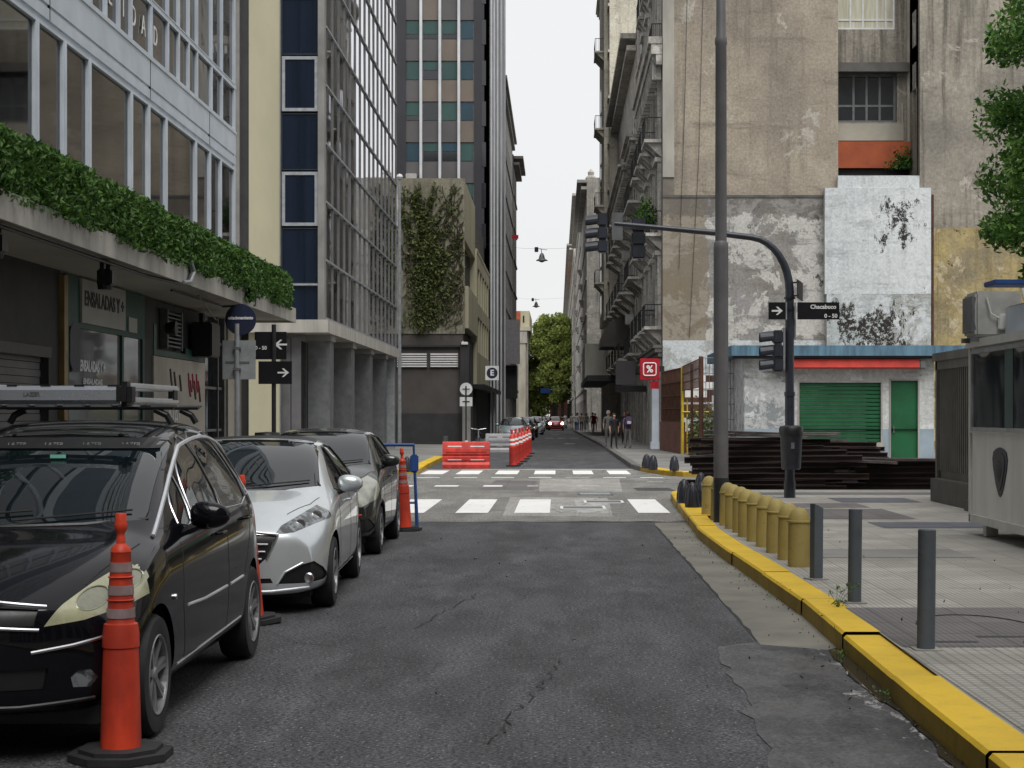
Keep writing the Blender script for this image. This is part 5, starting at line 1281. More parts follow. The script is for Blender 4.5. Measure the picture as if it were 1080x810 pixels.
# water filled barriers
def barrier(name, lab, x0, x1, y, m, dark):
    b = root(name, lab, 'barrier', ((x0+x1)/2, y, .004))
    L = x1 - x0; mb = MB()
    mb.prismx([(-.26, 0), (-.26, .12), (-.2, .2), (-.19, .36), (-.15, .4), (-.19, .44), (-.17, .6), (-.12, .8), (-.09, .83), (.09, .83), (.12, .8), (.17, .6), (.19, .44), (.15, .4), (.19, .36), (.2, .2), (.26, .12), (.26, 0)], -L/2, L/2)
    mb.rbox(-L/2 + .08, L/2 - .08, -.23, .23, .22, .34, .03).rbox(-L/2 + .08, L/2 - .08, -.2, .2, .47, .57, .03)
    mb.build('body', m, b, world=False)
    s = MB()
    for k in (-1, 1):
        for z in (.27, .68): s.rbox(k*L*.24 - L*.15, k*L*.24 + L*.15, -.235 if z < .4 else -.165, -.2 if z < .4 else -.13, z - .018, z + .018, .008)
    s.build('reflector_strip', dark, b, world=False)
    MB().cyl((0, 0, .82), (0, 0, .86), .05).build('filler_cap', dark, b, world=False); return b
barrier('water_barrier', 'red plastic water filled barrier beyond the far zebra crossing', -3.56, -2.1, 51.5, 'red_plastic', 'sign_white')
barrier('water_barrier', 'pale grey plastic water filled barrier behind the red one', -3.2, -1.95, 74, 'grey_plastic', 'grey_steel')
# blue pedestrian barrier
bb = root('crowd_barrier', 'blue tubular steel barrier across the end of the parked cars', 'barrier', (-3, 24.1, 0))
Zt = 1.22; mb = MB(); mb.tube([(-4.0, 24.1, .05), (-4.0, 24.1, Zt), (-2.09, 24.1, Zt), (-2.04, 24.1, .03)], .028, 8).cyl((-4, 24.1, .38), (-2.06, 24.1, .38), .018)
for k in range(1, 9): mb.cyl((-4 + k*.145, 24.1, .38), (-4 + k*.145, 24.1, Zt), .009, n=5)
mb.build('frame', 'blue_paint', bb)
MB().rbox(-2.14, -2.02, 24.06, 24.14, .82, 1.08, .02).build('bracket', 'blue_paint', bb); MB().tube([(-2.046, 24.1, .3), (-2.04, 24.1, .0)], .02).box(-2.1, -1.98, 23.95, 24.25, .006, .03).build('foot', 'grey_steel', bb)

# left signs
r1 = root('round_sign', 'round dark blue sign with white lettering on a pale pole by the shops', 'sign', (-4.27, 22.1, .15))
MB().cyl((0, 0, 0), (0, 0, 2.72), .032, n=12).build('pole', 'galvanised', r1, world=False)
MB().lathe([(.01, .0), (.205, 0), (.21, .008), (.205, .016), (.01, .016)], (.04, .045, 2.78), 36, 'y').build('disc', 'sign_navy', r1, world=False)
text('estacionamiento', .062, (.04, .042, 2.8), TOY, 'sign_white', 'sign_text', r1, world=False, bold=.002, sx=.82)
MB().box(-.2, .24, .04, .055, 1.98, 2.5).build('plate', 'galvanised', r1, world=False)
MB().box(-.16, .16, .03, .04, 2.2, 2.22).box(-.05, .05, -.035, .04, 2.1, 2.13).box(-.05, .05, -.035, .04, 2.38, 2.41).build('bracket', 'grey_steel', r1, world=False)
s3 = root('direction_sign', 'black street direction plates with white arrows on a slim black post at the left corner', 'sign', (-4.0, 23.4, .15))
MB().cyl((0, 0, 0), (0, 0, 2.78), .032, n=12).build('post', 'black_steel', s3, world=False)
MB().box(-.21, .26, -.045, -.035, 1.94, 2.26).build('plate', 'sign_black', s3, world=False)
MB().box(-.28, .17, .04, .05, 2.29, 2.68).build('plate', 'sign_black', s3, world=False)
def local_arrow(par, xc, y, zc, s, d): 
    mb = MB(); mb.box(xc - s, xc + s*.6, y - .004, y, zc - s*.14, zc + s*.14)
    ch = [(s, 0), (.1*s, .75*s), (-.25*s, .75*s), (.5*s, 0), (-.25*s, -.75*s), (.1*s, -.75*s)]
    mb.prismy([(xc + u, zc + v) for u, v in ch], y - .005, y - .001)
    if d < 0: mb.v = [(2*xc - q[0], q[1], q[2]) for q in mb.v]
    mb.build('arrow', 'sign_white', par, world=False)
local_arrow(s3, .14, -.046, 2.1, .08, 1); local_arrow(s3, .09, .039, 2.5, .09, -1)
text('Piedras', .06, (-.2, .039, 2.61), TOY, 'sign_white', 'name_text', s3, world=False, bold=.002) if False else None
text('0 - 50', .07, (-.19, .039, 2.45), TOY, 'sign_white', 'number_text', s3, world=False, bold=.002)
lb = root('litter_bin', 'black litter bin at the foot of the black direction post', 'bin', (-4.05, 23.15, .15))
MB().lathe([(.15, 0), (.19, .02), (.2, 1.06), (.205, 1.08)], n=18).build('bucket', 'trim_black', lb, world=False, smooth=True)
MB().lathe([(.22, 1.08), (.225, 1.14), (.19, 1.18), (.17, 1.26), (.02, 1.27)], n=18).build('lid', 'trim_black', lb, world=False, smooth=True)
for i, (px, Yp, top, r, m, nm, lab) in enumerate(((421.5, 83, 190, .1, 'galvanised', 'flag_pole', 'tall pale pole with a ball top beside the mirror glass block'), (414.5, 80, 372, .07, 'grey_steel', 'grey_pole', 'shorter grey pole beside the tall pale pole'))):
    p = root(nm, lab, 'pole', (PX(px, Yp), Yp, .15)); H = PZ(top, Yp) - .15
    MB().cyl((0, 0, 0), (0, 0, H), r, r*.7, 12).build('shaft', m, p, world=False, smooth=True)
    if i == 0:
        MB().lathe([(.01, 0), (.12, .05), (.17, .16), (.12, .28), (.01, .32)], (0, 0, H), 14).build('ball', 'sign_white', p, world=False, smooth=True)
        fm = MB(); n = 10
        for k in range(n):
            a, b = k/n, (k+1)/n; f = lambda t_: .04*math.sin(t_*9)
            fm.quad((-.1 - .3*math.sin(a*3)*.5 - .05, f(a), H - .3 - 2.0*a), (-.02, f(a), H - .3 - 2.0*a), (-.02, f(b), H - .3 - 2.0*b), (-.1 - .3*math.sin(b*3)*.5 - .05, f(b), H - .3 - 2.0*b))
        fm.build('flag', 'cloth_white', p, world=False, fix=False)
r2 = root('round_sign', 'back of a round white sign above a small white plate on a dark pole', 'sign', (PX(491.5, 82), 82, .15))
MB().cyl((0, 0, 0), (0, 0, 2.95), .035).build('pole', 'black_steel', r2, world=False)
MB().lathe([(.01, 0), (.31, 0), (.31, .02), (.01, .02)], (0, .05, 2.8), 28, 'y').build('disc', 'white_paint', r2, world=False)
MB().box(-.31, .31, .05, .07, 1.95, 2.4).build('plate', 'white_paint', r2, world=False); MB().box(-.18, .18, .03, .045, 2.78, 2.82).box(-.18, .18, .03, .045, 2.16, 2.2).build('bracket', 'black_steel', r2, world=False)
es = root('parking_sign', 'square white sign with a blue disc and letter E above the left pavement', 'sign', (PX(519, 84), 84, .15))
MB().cyl((0, .05, 0), (0, .05, 4.0), .03).build('pole', 'black_steel', es, world=False)
MB().box(-.34, .34, 0, .02, 3.28, 4.0).build('plate', 'white_paint', es, world=False)
MB().lathe([(.01, -.004), (.28, -.004), (.28, 0), (.01, 0)], (0, 0, 3.64), 28, 'y').build('disc', 'sign_navy', es, world=False)
text('E', .4, (0, -.012, 3.64), TOY, 'sign_white', 'letter', es, world=False, bold=.012)
for i, (x, y, lab) in enumerate(((-5.7, 84.5, 'small grey bollard before the ivy building'), )):
    b = root('grey_bollard', lab, 'bollard', (x, y, .15)); MB().cyl((0, 0, 0), (0, 0, .45), .13).build('post', 'grey_steel', b, world=False)
bs_ = root('gantry_sign', 'blue direction sign hanging from a thin arm over the far street', 'sign', (1.2, 205, .15))
MB().rbox(PX(570, 205), PX(580.5, 205), 204.9, 205, PZ(415, 205), PZ(409.5, 205), .03).build('plate', 'blue_paint', bs_)
MB().tube([(2.2, 205.1, .15), (2.2, 205.1, 4.6), (1.0, 205.1, 4.9), (-2, 205.1, 4.75)], .06).build('pole', 'grey_steel', bs_)

# suspended street lamps
for i, (px, py, Y, lab) in enumerate(((571.5, 275, 95, 'nearer street lamp hanging from a cable high over the road'), (565.5, 323.5, 150, 'farther street lamp hanging from a cable over the road'))):
    x, z = PX(px, Y), PZ(py, Y)
    l = root('hanging_lamp', lab, 'street lamp', (x, Y, z), group='street lamps hung on cables')
    MB().lathe([(.34, 0), (.33, .03), (.18, .12), (.14, .3), (.08, .42), (.02, .45)], n=18).build('shade', 'grey_steel', l, world=False, smooth=True)
    MB().lathe([(.02, -.1), (.14, -.06), (.2, .01)], n=14).build('diffuser', 'grey_plastic', l, world=False, smooth=True)
    MB().cyl((0, 0, .4), (-.05, 0, .7), .02).rbox(-.42, -.2, -.08, .08, .5, .78, .02).cyl((-.3, 0, .7), (.3, 0, .62), .015).build('hanger', 'black_steel', l, world=False)
    zc = z + .68
    MB().tube([(-5.0, Y, zc + .35), (x - 1, Y, zc + .02), (x + 1, Y, zc + .02), (4.5, Y, zc + .35)], .006, 4).build('cable', 'black_steel', l)

# ------------------------------------------------------------------ beams piled on the side street
hb = MB(); hb.box(-.5, .5, -.07, .07, 0, .018).box(-.5, .5, -.07, .07, .102, .12).box(-.5, .5, -.008, .008, .018, .102)
bm0 = hb.build('steel_beam', 'beam_steel', None); tag(bm0, 'x', 'beam', 'rusty steel beams in the piles')
hb = MB(); hb.box(-.5, .5, -.1, .1, 0, .05); bm1 = hb.build('steel_plank', 'beam_edge', None); tag(bm1, 'x', 'beam', 'flat rusty planks in the piles')
used = set()
def put(x0, x1, y, z, yaw=0, tilt=0, flat=False, lab=''):
    src = bm1 if flat else bm0
    if src.name in used: b = src.copy(); col.objects.link(b)
    else: b = src; used.add(src.name)
    b.location = ((x0+x1)/2, y, z); b.scale = (x1 - x0, random.uniform(.8, 1.3), random.uniform(.85, 1.1)); b.rotation_euler = (random.uniform(-.06, .06), tilt, yaw)
    b['label'] = lab; return b
for lay in range(9):          # left pile
    z = .01 + lay * .124
    for k in range(5):
        x0 = 3.25 + random.uniform(-.5, .5) + (.25 if lay in (1, 2) else 0); x1 = 6.45 + random.uniform(-.8, .35) - (lay > 6) * random.uniform(.3, 1)
        put(x0 + .1*k, x1 + .1*k, 36.1 + k*1.15, z, random.uniform(-.13, .13), random.uniform(-.02, .02), lab='rusty steel beam in the large pile behind the litter bin')
for k in range(7):
    x0 = 3.3 + random.uniform(-.3, .8); put(x0, x0 + random.uniform(1.4, 3), 36 + k*.6, 1.14 + random.uniform(0, .1), random.uniform(-.4, .4), random.uniform(-.03, .04), True, 'flat rusty plank lying loose on top of the large beam pile')
for lay in range(8):
    z = .01 + lay * .124
    for k in range(3):
        x0 = 5.9 + random.uniform(-.2, .4); put(x0, 8.0 + random.uniform(-.4, .15), 40.5 + k*.7, z, random.uniform(-.06, .06), random.uniform(-.015, .015), lab='rusty steel beam in the low pile below the green shutter')
for lay in range(5):
    z = .01 + lay * .124
    for k in range(4):
        x0 = 6.22 + random.uniform(-.15, .5) + (.5 if lay == 1 else 0); put(x0, 9.3 + random.uniform(-.5, .2), 36.6 + k*.6, z, random.uniform(-.05, .05), random.uniform(-.012, .012), lab='rusty steel beam in the right pile below the green door')
for (x0, x1, y, z, yaw, t_) in ((2.9, 4.4, 36.3, .5, -.1, .07), (2.95, 4.6, 37, .74, -.12, -.05), (3.0, 5, 38, .3, .2, .03), (6.1, 7.4, 36.2, .62, .1, .05), (6.3, 8.4, 36.4, .66, 0, .01), (5.8, 7.0, 40, 1.02, -.2, .02)):
    put(x0, x1, y, z, yaw, t_, True, 'flat rusty plank sticking out of the beam piles')
# thin dark boards added under the piles to stop daylight between the lower beams
for i, (x, y) in enumerate(((3.8, 38), (5.4, 38), (6.9, 38), (8.4, 38))):
    q = MB().box(x, x + .14, y - 2, y + 3.6, 0.004, .012).build('dark_filler_board', 'beam_steel'); tag(q, 'thin dark board added under the beam piles to stop daylight', 'board', 'added dark boards under the beams')

# ------------------------------------------------------------------ police cabin, kiosk
K = root('guard_cabin', 'white panelled guard cabin with wide dark window and oval badge', 'cabin', (6.3, 19, .15))
CX, C0, C1 = 5.26, 16.2, 21.1
MB().box(CX, 7.6, C0, C1, .32, 2.52).build('body', 'cabin_panel', K)
wz0, wz1 = 1.50, 2.42
mb = MB(); mb.box(CX - .03, CX + .0, C0, C1, .30, .40).box(CX - .03, CX, C1 - .05, C1 + .02, .3, 2.6).box(CX - .035, CX, C0, C1, 1.43, 1.47).box(CX - .06, 7.65, C0 - .05, C1 + .06, 2.5, 2.6); mb.build('trim', 'cabin_frame', K)
f = MB().box(CX - .04, CX - .002, C0, C1 - .12, wz0 - .05, wz0).box(CX - .04, CX - .002, C0, C1 - .12, wz1, wz1 + .05).box(CX - .04, CX - .002, C1 - .17, C1 - .12, wz0, wz1).build('window', 'galvanised', K)
MB().box(CX - .012, CX - .004, C0, C1 - .17, wz0, wz1).build('pane', 'window_glass', f); MB().box(CX - .02, CX - .005, 19.1, 19.45, wz0, wz1).build('blind', 'blind_green', f)
mb = MB()
for y in (16.6, 20.55): mb.box(CX + .05, CX + .2, y, y + .15, .15, .33)
mb.box(7.3, 7.45, 16.6, 16.75, .15, .33).box(7.3, 7.45, 20.6, 20.75, .15, .33); split(mb, 'foot', 'cabin_frame', K)
bd = [(.5, .78), (.86, .66), (1, .4), (.9, .05), (.55, -.55), (.2, -.92), (0, -1), (-.2, -.92), (-.55, -.55), (-.9, .05), (-1, .4), (-.86, .66), (-.5, .78), (0, .84)]
MB().prismx([(19.7 + u*.33, 1.0 + v*.32) for u, v in bd], CX - .012, CX - .001).build('badge', 'sign_navy', K)
MB().prismx([(19.7 + u*.24, 1.0 + v*.25) for u, v in bd], CX - .02, CX - .012).build('badge_crest', 'black_steel', K)
mb = MB()
for i in range(5): mb.cyl((CX - .022, 19.6 + i*.05, .86 + abs(i-2)*.04), (CX - .022, 19.62 + i*.045, 1.12 - abs(i-2)*.02), .008, n=5)
split(mb, 'badge_figure', 'grey_steel', K)
MB().box(CX + .25, 7.5, C0, 20.3, 2.6, 2.98).build('roof_box', 'grey_plastic', K); MB().box(CX + .22, CX + .25, 18.2, 20.3, 2.62, 2.96).build('roof_panel', 'white_metal', K)
MB().rbox(CX - .15, CX + .9, 19.4, 19.9, 3.18, 3.24, .01).build('light_bar', 'blue_paint', K)
ac = root('air_conditioner', 'white outdoor air conditioner unit on the roof corner of the guard cabin', 'air conditioner', (5.3, 20.7, 2.6))
MB().rbox(-.15, .42, -.25, .33, .02, .58, .03).build('casing', 'ac_white', ac, world=False)
MB().tube([(-.16, -.3 + .0, .1), (-.2, -.3, .3), (-.16, -.3, .5)], .01).box(-.18, -.15, -.2, .28, .08, .52).build('grille', 'grey_steel', ac, world=False)
MB().rbox(.12, .34, -.32, -.25, .1, .3, .015).tube([(.3, -.27, .15), (.42, -.28, .2), (.48, -.25, .4), (.44, -.2, .62)], .02).tube([(-.02, -.28, .5), (.03, -.3, .3), (.14, -.3, .24)], .012).build('pipe_cover', 'cabin_frame', ac, world=False)
MB().box(-.2, .5, -.22, -.18, -.04, .02).box(-.2, .5, .22, .26, -.04, .02).build('bracket', 'grey_steel', ac, world=False)
KS = root('kiosk', 'dark closed kiosk with ribbed metal sides on a stone base', 'kiosk', (7.6, 27, .15))
KX = 6.74; mb = MB(); mb.box(KX, 9, 23.6, 29.3, .55, 2.72); mb.build('body', 'kiosk_metal', KS)
mb = MB()
for i in range(38): mb.box(KX - .04, KX, 23.8 + i*.145, 23.87 + i*.145, .68, 2.45)
for i in range(14): mb.box(KX + .1 + i*.16, KX + .18 + i*.16, 23.56, 23.6, .68, 2.45)
mb.build('ribbed_shutter', 'kiosk_metal', KS)
mb = MB(); mb.box(KX - .06, KX + .02, 23.55, 29.35, 2.45, 2.6).box(KX - .1, 9.1, 23.5, 29.4, 2.6, 2.74).box(KX - .06, KX, 29.2, 29.34, .55, 2.6); mb.build('fascia', 'kiosk_metal', KS)
MB().box(KX - .2, 9, 23.5, 29.1, .15, .55).box(KX - .32, KX - .2, 23.5, 26.2, .15, .32).build('base', 'kiosk_base', KS)
# ================================================================== vehicles
def pip(poly, x, y):
    c = False; j = len(poly) - 1
    for i in range(len(poly)):
        if (poly[i][1] > y) != (poly[j][1] > y) and x < (poly[j][0]-poly[i][0])*(y-poly[i][1])/(poly[j][1]-poly[i][1]) + poly[i][0]: c = not c
        j = i
    return c
def cut(bm, poly, ax, filt, delete=False):
    """cut the outline `poly` (2D, axes ax) crisply into the skin and return the faces inside it"""
    lo = [min(p[k] for p in poly) - .01 for k in (0, 1)]; hi = [max(p[k] for p in poly) + .01 for k in (0, 1)]
    def near(f):
        if not filt(f): return False
        a = [min(v.co[ax[k]] for v in f.verts) for k in (0, 1)]; b = [max(v.co[ax[k]] for v in f.verts) for k in (0, 1)]
        return all(b[k] >= lo[k] and a[k] <= hi[k] for k in (0, 1))
    n = len(poly)
    for i in range(n):
        a, b = poly[i], poly[(i+1) % n]
        d = Vector((b[0]-a[0], b[1]-a[1]));
        if d.length < 1e-6: continue
        d.normalize(); co = Vector((0, 0, 0)); no = Vector((0, 0, 0))
        co[ax[0]], co[ax[1]] = a; no[ax[0]], no[ax[1]] = -d.y, d.x
        l2 = [min(a[k], b[k]) - .05 for k in (0, 1)]; h2 = [max(a[k], b[k]) + .05 for k in (0, 1)]
        fs = [f for f in bm.faces if near(f) and all(max(v.co[ax[k]] for v in f.verts) >= l2[k] and min(v.co[ax[k]] for v in f.verts) <= h2[k] for k in (0, 1))]
        if not fs: continue
        g = set(fs)
        for f in fs: g.update(f.edges); g.update(f.verts)
        bmesh.ops.bisect_plane(bm, geom=list(g), dist=1e-4, plane_co=co, plane_no=no)
    out = []
    for f in bm.faces:
        if not filt(f): continue
        c = f.calc_center_median()
        if pip(poly, c[ax[0]], c[ax[1]]): out.append(f)
    return out
def take(bm, faces, name, m, parent, push=0.0, smooth=True):
    """move faces out of the skin into an object of their own"""
    fs = list(faces); vs = {}; mb = MB(); V = []; Fc = []
    for f in fs:
        ids = []
        for v in f.verts:
            if v.index not in vs or True:
                key = v
                if key not in vs: vs[key] = len(V); V.append(tuple(v.co - v.normal * push))
                ids.append(vs[key])
        Fc.append(tuple(ids))
    mb.v = V; mb.f = Fc; mb.mi = [0]*len(Fc)
    bmesh.ops.delete(bm, geom=fs, context='FACES')
    return mb.build(name, m, parent, world=False, smooth=smooth, fix=False)

def catmull(pts, step):
    """dense points through control points (2D), monotone-ish"""
    out = []
    for i in range(len(pts) - 1):
        p0 = pts[max(i-1, 0)]; p1 = pts[i]; p2 = pts[i+1]; p3 = pts[min(i+2, len(pts)-1)]
        for k in range(step):
            t_ = k/step; t2, t3 = t_*t_, t_*t_*t_
            out.append(tuple(.5*((2*p1[j]) + (-p0[j]+p2[j])*t_ + (2*p0[j]-5*p1[j]+4*p2[j]-p3[j])*t2 + (-p0[j]+3*p1[j]-3*p2[j]+p3[j])*t3) for j in (0, 1)))
    return out + [pts[-1]]

def make_wheel(car, x, y, r, wd, spokes, side, rim_m='alloy', dbl=True):
    tyre = MB(); s = side
    prof = [(r*.66, -wd*.5), (r*.7, -wd*.52), (r*.93, -wd*.5), (r*.99, -wd*.36), (r, 0), (r*.99, wd*.36), (r*.93, wd*.5), (r*.7, wd*.52), (r*.66, wd*.5), (r*.64, wd*.3)]
    tyre.lathe([(a, b*s) for a, b in prof], (x, y, r), 36, 'x', caps=False)
    w_ = tyre.build('wheel', 'rubber', car, world=False, smooth=True)
    rim = MB(); ro = r*.665
    rim.lathe([(ro, wd*.49*s), (ro*.97, wd*.53*s), (ro*.92, wd*.5*s), (ro*.9, wd*.2*s), (ro*.88, 0)], (x, y, r), 36, 'x', caps=False)
    rim.lathe([(.01, wd*.46*s), (r*.1, wd*.45*s), (r*.15, wd*.38*s), (r*.16, wd*.2*s)], (x, y, r), 16, 'x')
    for k in range(spokes):
        for dd in ((-.09, .09) if dbl else (0,)):
            a = 2*math.pi*(k + .25)/spokes + dd
            c, s_ = math.cos(a), math.sin(a); px_, py_ = -s_, c; hw = r*(.035 if dbl else .07)
            vs = []
            for rad, xx, h in ((r*.12, wd*.40, 1.15), (ro*.6, wd*.43, .85), (ro*.93, wd*.47, 1.1)):
                for q in (-1, 1): vs.append((x + xx*s, y + c*rad + px_*hw*h*q, r + s_*rad + py_*hw*h*q))
            back = [(p[0] - .03*s, p[1], p[2]) for p in vs]
            rim.add(vs + back, [(0,1,3,2), (2,3,5,4), (0,2,8,6), (2,4,10,8), (1,7,9,3), (3,9,11,5)])
    rim.build('rim', rim_m, w_, world=False, smooth=False)
    hub = MB(); hub.lathe([(.01, wd*.05*s), (ro*.9, wd*.04*s), (ro*.9, 0)], (x, y, r), 20, 'x'); hub.build('brake_disc', 'trim_black', w_, world=False)
    return w_

def make_car(name, label, loc, yaw, sp, detail=2):
    car = root(name, label, 'car', loc, yaw, sp.get('group'))
    L, W = sp['L'], sp['W']; top = catmull(sp['top'], 4); ft = lambda y: interp(top, y)
    fb = lambda y: min(interp(sp['belt'], y), ft(y) - .035); fw_ = lambda y: interp(sp['w'], y) * W; fr = lambda y: interp(sp['roof'], y) * W
    fs_ = lambda y: interp(sp['sill'], y)
    ys = sp['stations']; rings = []
    for y in ys:
        zt, zb, zs, w, wr = ft(y), fb(y), fs_(y), fw_(y), fr(y); g = zt - zb; d = min(.075, g*.55)
        half = [(0, zs), (w*.6, zs), (w*.93, zs + .01), (w*.985, zs + .09), (w*1.0, zs + .3*(zb-zs)), (w*1.0, zs + .62*(zb-zs)), (w*.985, zb - .12*(zb-zs)), (w*.955, zb),
                (w*.955 + (wr - w*.955)*.45, zb + (g-d)*.5), (wr, zt - d), (wr*.88, zt - d*.22), (wr*.5, zt - .0), (0, zt + .008)]
        rings.append(half)
    nh = len(rings[0]); bm = bmesh.new(); G = []
    def bulge(x, y, z):
        k = max(0, 1 - y/.75); a = (abs(x)/W)**2.6 * sp.get('nose', .24) * k
        zz = (z - .45); a += (zz*zz*sp.get('lean', .5) if z > .45 else zz*zz*.25) * k * .6
        q = max(0, 1 - (L - y)/.6); b = (abs(x)/W)**3 * .14 * q
        return y + a - b
    for i, y in enumerate(ys):
        row = []
        for sgn in (1, -1):
            for k, (x, z) in enumerate(rings[i]):
                if sgn < 0 and k in (0, nh-1): continue
                row.append(((x*sgn, z), k, sgn))
        # ring order: right side bottom->top, then left side top->bottom
        order = [((x, z)) for (x, z) in rings[i]] + [(-x, z) for (x, z) in reversed(rings[i][1:-1])]
        G.append([bm.verts.new((x, bulge(x, y, z), z)) for x, z in order])
    N = len(G[0])
    for i in range(len(G) - 1):
        for k in range(N): bm.faces.new((G[i][k], G[i][(k+1) % N], G[i+1][(k+1) % N], G[i+1][k]))
    for gi, y in ((0, ys[0]), (-1, ys[-1])):        # end caps: bridge bottom half to top half
        ring = G[gi]; half = nh; m = 4
        cols_ = []
        # pair vertex k (k=0..5) with nh-1-k on each side
        def strip(idx):
            c = []
            for k in range(6):
                a, b = ring[idx(k)], ring[idx(nh-1-k)]
                pts = [a]
                for q in range(1, m):
                    t_ = q/m; x = a.co.x + (b.co.x-a.co.x)*t_; z = a.co.z + (b.co.z-a.co.z)*t_
                    pts.append((x, z))
                pts.append(b); c.append(pts)
            return c
        made = {}
        for sgn in (1, -1):
            idx = (lambda k: k) if sgn == 1 else (lambda k: (N - k) % N)
            st = strip(idx)
            for k in range(6):
                for q in range(1, m):
                    x, z = st[k][q]
                    if k == 0:
                        if q not in made: made[q] = bm.verts.new((0, bulge(0, y, z), z))
                        st[k][q] = made[q]
                    else: st[k][q] = bm.verts.new((x, bulge(x, y, z), z))
            for k in range(5):
                for q in range(m): 
                    try: bm.faces.new((st[k][q], st[k+1][q], st[k+1][q+1], st[k][q+1]))
                    except ValueError: pass
            a = [st[5][q] for q in range(m+1)] + [ring[idx(6)]]     # last column closes on the side vertex
            try: bm.faces.new(a)
            except ValueError: pass
    bmesh.ops.recalc_face_normals(bm, faces=bm.faces[:])
    me = bpy.data.meshes.new('tmp'); bm.to_mesh(me); bm.free()
    o = bpy.data.objects.new('tmp', me); col.objects.link(o); md = o.modifiers.new('s', 'SUBSURF'); md.levels = 2 if detail > 0 else 1
    bpy.context.view_layer.update()
    em = bpy.data.meshes.new_from_object(o.evaluated_get(bpy.context.evaluated_depsgraph_get()))
    bpy.data.objects.remove(o); bm = bmesh.new(); bm.from_mesh(em)
    bmesh.ops.recalc_face_normals(bm, faces=bm.faces[:]); bm.normal_update()
    bvh = BVHTree.FromBMesh(bm)
    def sx(y, z, s=1):
        h = bvh.ray_cast(Vector((s*2, y, z)), Vector((-s, 0, 0)))[0]; return h.x if h else s*W
    def fy(x, z):
        h = bvh.ray_cast(Vector((x, -1.5, z)), Vector((0, 1, 0)))[0]; return h.y if h else 0
    def tz_(x, y):
        h = bvh.ray_cast(Vector((x, y, 3)), Vector((0, 0, -1)))[0]; return h.z if h else 1
    side = lambda s: (lambda f: f.calc_center_median().x * s > W*.45 and f.normal.x * s > .12)
    trims = MB(); chrome = MB()
    r = sp['wr']; wy = sp['axles']
    # wheel arches
    wells = MB()
    for s in (1, -1):
        for ay in wy:
            R_ = r * 1.13; pl = [(ay + R_*math.cos(R(a)), r + .01 + R_*math.sin(R(a))) for a in range(-12, 193, 12)] + [(ay - R_*.99, .02), (ay + R_*.99, .02)]
            fs = cut(bm, pl, (1, 2), lambda f, s=s: f.calc_center_median().x * s > W*.5 and f.calc_center_median().z < r*2.4)
            bmesh.ops.delete(bm, geom=fs, context='FACES'); bm.normal_update()
            n = 16; A = [(ay + R_*math.cos(R(-15 + 210*i/n)), r + .01 + R_*math.sin(R(-15 + 210*i/n))) for i in range(n+1)]
            xo = s*(W - .035); xi = s*(W - .34)
            for i in range(n): wells.quad((xo, *A[i]), (xo, *A[i+1]), (xi, *A[i+1]), (xi, *A[i]))
            wells.add([(xi, *p) for p in A], [tuple(range(n+1))])
            lip = []
            for i in range(1, n):
                yy, zz = A[i]; rr_ = 1.02; qy = ay + (yy-ay)*rr_; qz = r + (zz-r)*rr_
                if qz > fs_(qy) + .03: lip.append((sx(qy, qz, s) - s*.004, qy, qz))
            if len(lip) > 2 and sp.get('lip'): chrome_or = trims.tube(lip, sp['lip'], 6)
    split(wells, 'wheel_arch', 'trim_black', car, world=False, fix=False)
    # side windows
    k_ = 0
    for s in (1, -1):
        for poly in sp['side_windows']:
            pl = catmull(poly + [poly[0]], 3)[:-1] if sp.get('round_win', True) else poly
            fs = cut(bm, pl, (1, 2), lambda f, s=s: f.calc_center_median().x * s > W*.4 and abs(f.normal.x) > .25)
            if fs:
                bm.normal_update(); take(bm, fs, 'side_window', 'car_glass', car, .006)
                ring = [(sx(y, z, s), y, z) for y, z in pl]; 
                (chrome if sp.get('chrome_win') else trims).tube(ring + ring[:2], sp.get('win_r', .007), 5)
    # windshield and rear window, in front view
    wsp = sp['windshield']
    fs = cut(bm, wsp, (0, 2), lambda f: sp['ws_y'][0] < f.calc_center_median().y < sp['ws_y'][1] and f.normal.z > .1 and f.normal.y < -.12)
    bm.normal_update(); take(bm, fs, 'windshield', 'car_glass', car, .004)
    bvh2 = bvh
    def wy_(x, z):
        h = bvh.ray_cast(Vector((x, sp['ws_y'][0] + .0, z)), Vector((0, 1, 0)))[0]
        return h.y if h else None
    ring = [((x), wy_(x, z), z) for x, z in wsp]; ring = [p for p in ring if p[1]]
    trims.tube(ring + ring[:1], .011, 5)
    rw = sp['rear_window']; fs = cut(bm, rw, (0, 2), lambda f: f.calc_center_median().y > L*.75 and f.normal.y > .3)
    if fs: bm.normal_update(); take(bm, fs, 'rear_window', 'car_glass', car, .004)
    # front regions: (name, material, polygon right side, mirror?, filter depth)
    for (nm, m, pl, mir, ymax, push) in sp['front']:
        for s in ((1, -1) if mir else (1,)):
            P = [(x*s, z) for x, z in pl]
            fs = cut(bm, P, (0, 2), lambda f: f.calc_center_median().y < ymax and (f.normal.y < -.02 or (ymax > .5 and f.normal.z < .93 and f.calc_center_median().y < ymax)))
            if fs: bm.normal_update(); take(bm, fs, nm, m, car, push)
    for (nm, m, pl) in sp.get('rear', []):
        for s in (1, -1):
            fs = cut(bm, [(x*s, z) for x, z in pl], (0, 2), lambda f: f.calc_center_median().y > L - .45 and f.normal.y > .05)
            if fs: bm.normal_update(); take(bm, fs, nm, m, car, 0)
    if sp.get('roof_panel'):
        fs = cut(bm, sp['roof_panel'], (0, 1), lambda f: f.normal.z > .8 and f.calc_center_median().z > 1.2)
        if fs: bm.normal_update(); take(bm, fs, 'roof_panel', 'trim_black', car, .001)
    # seams and bonnet gaps
    seams = MB()
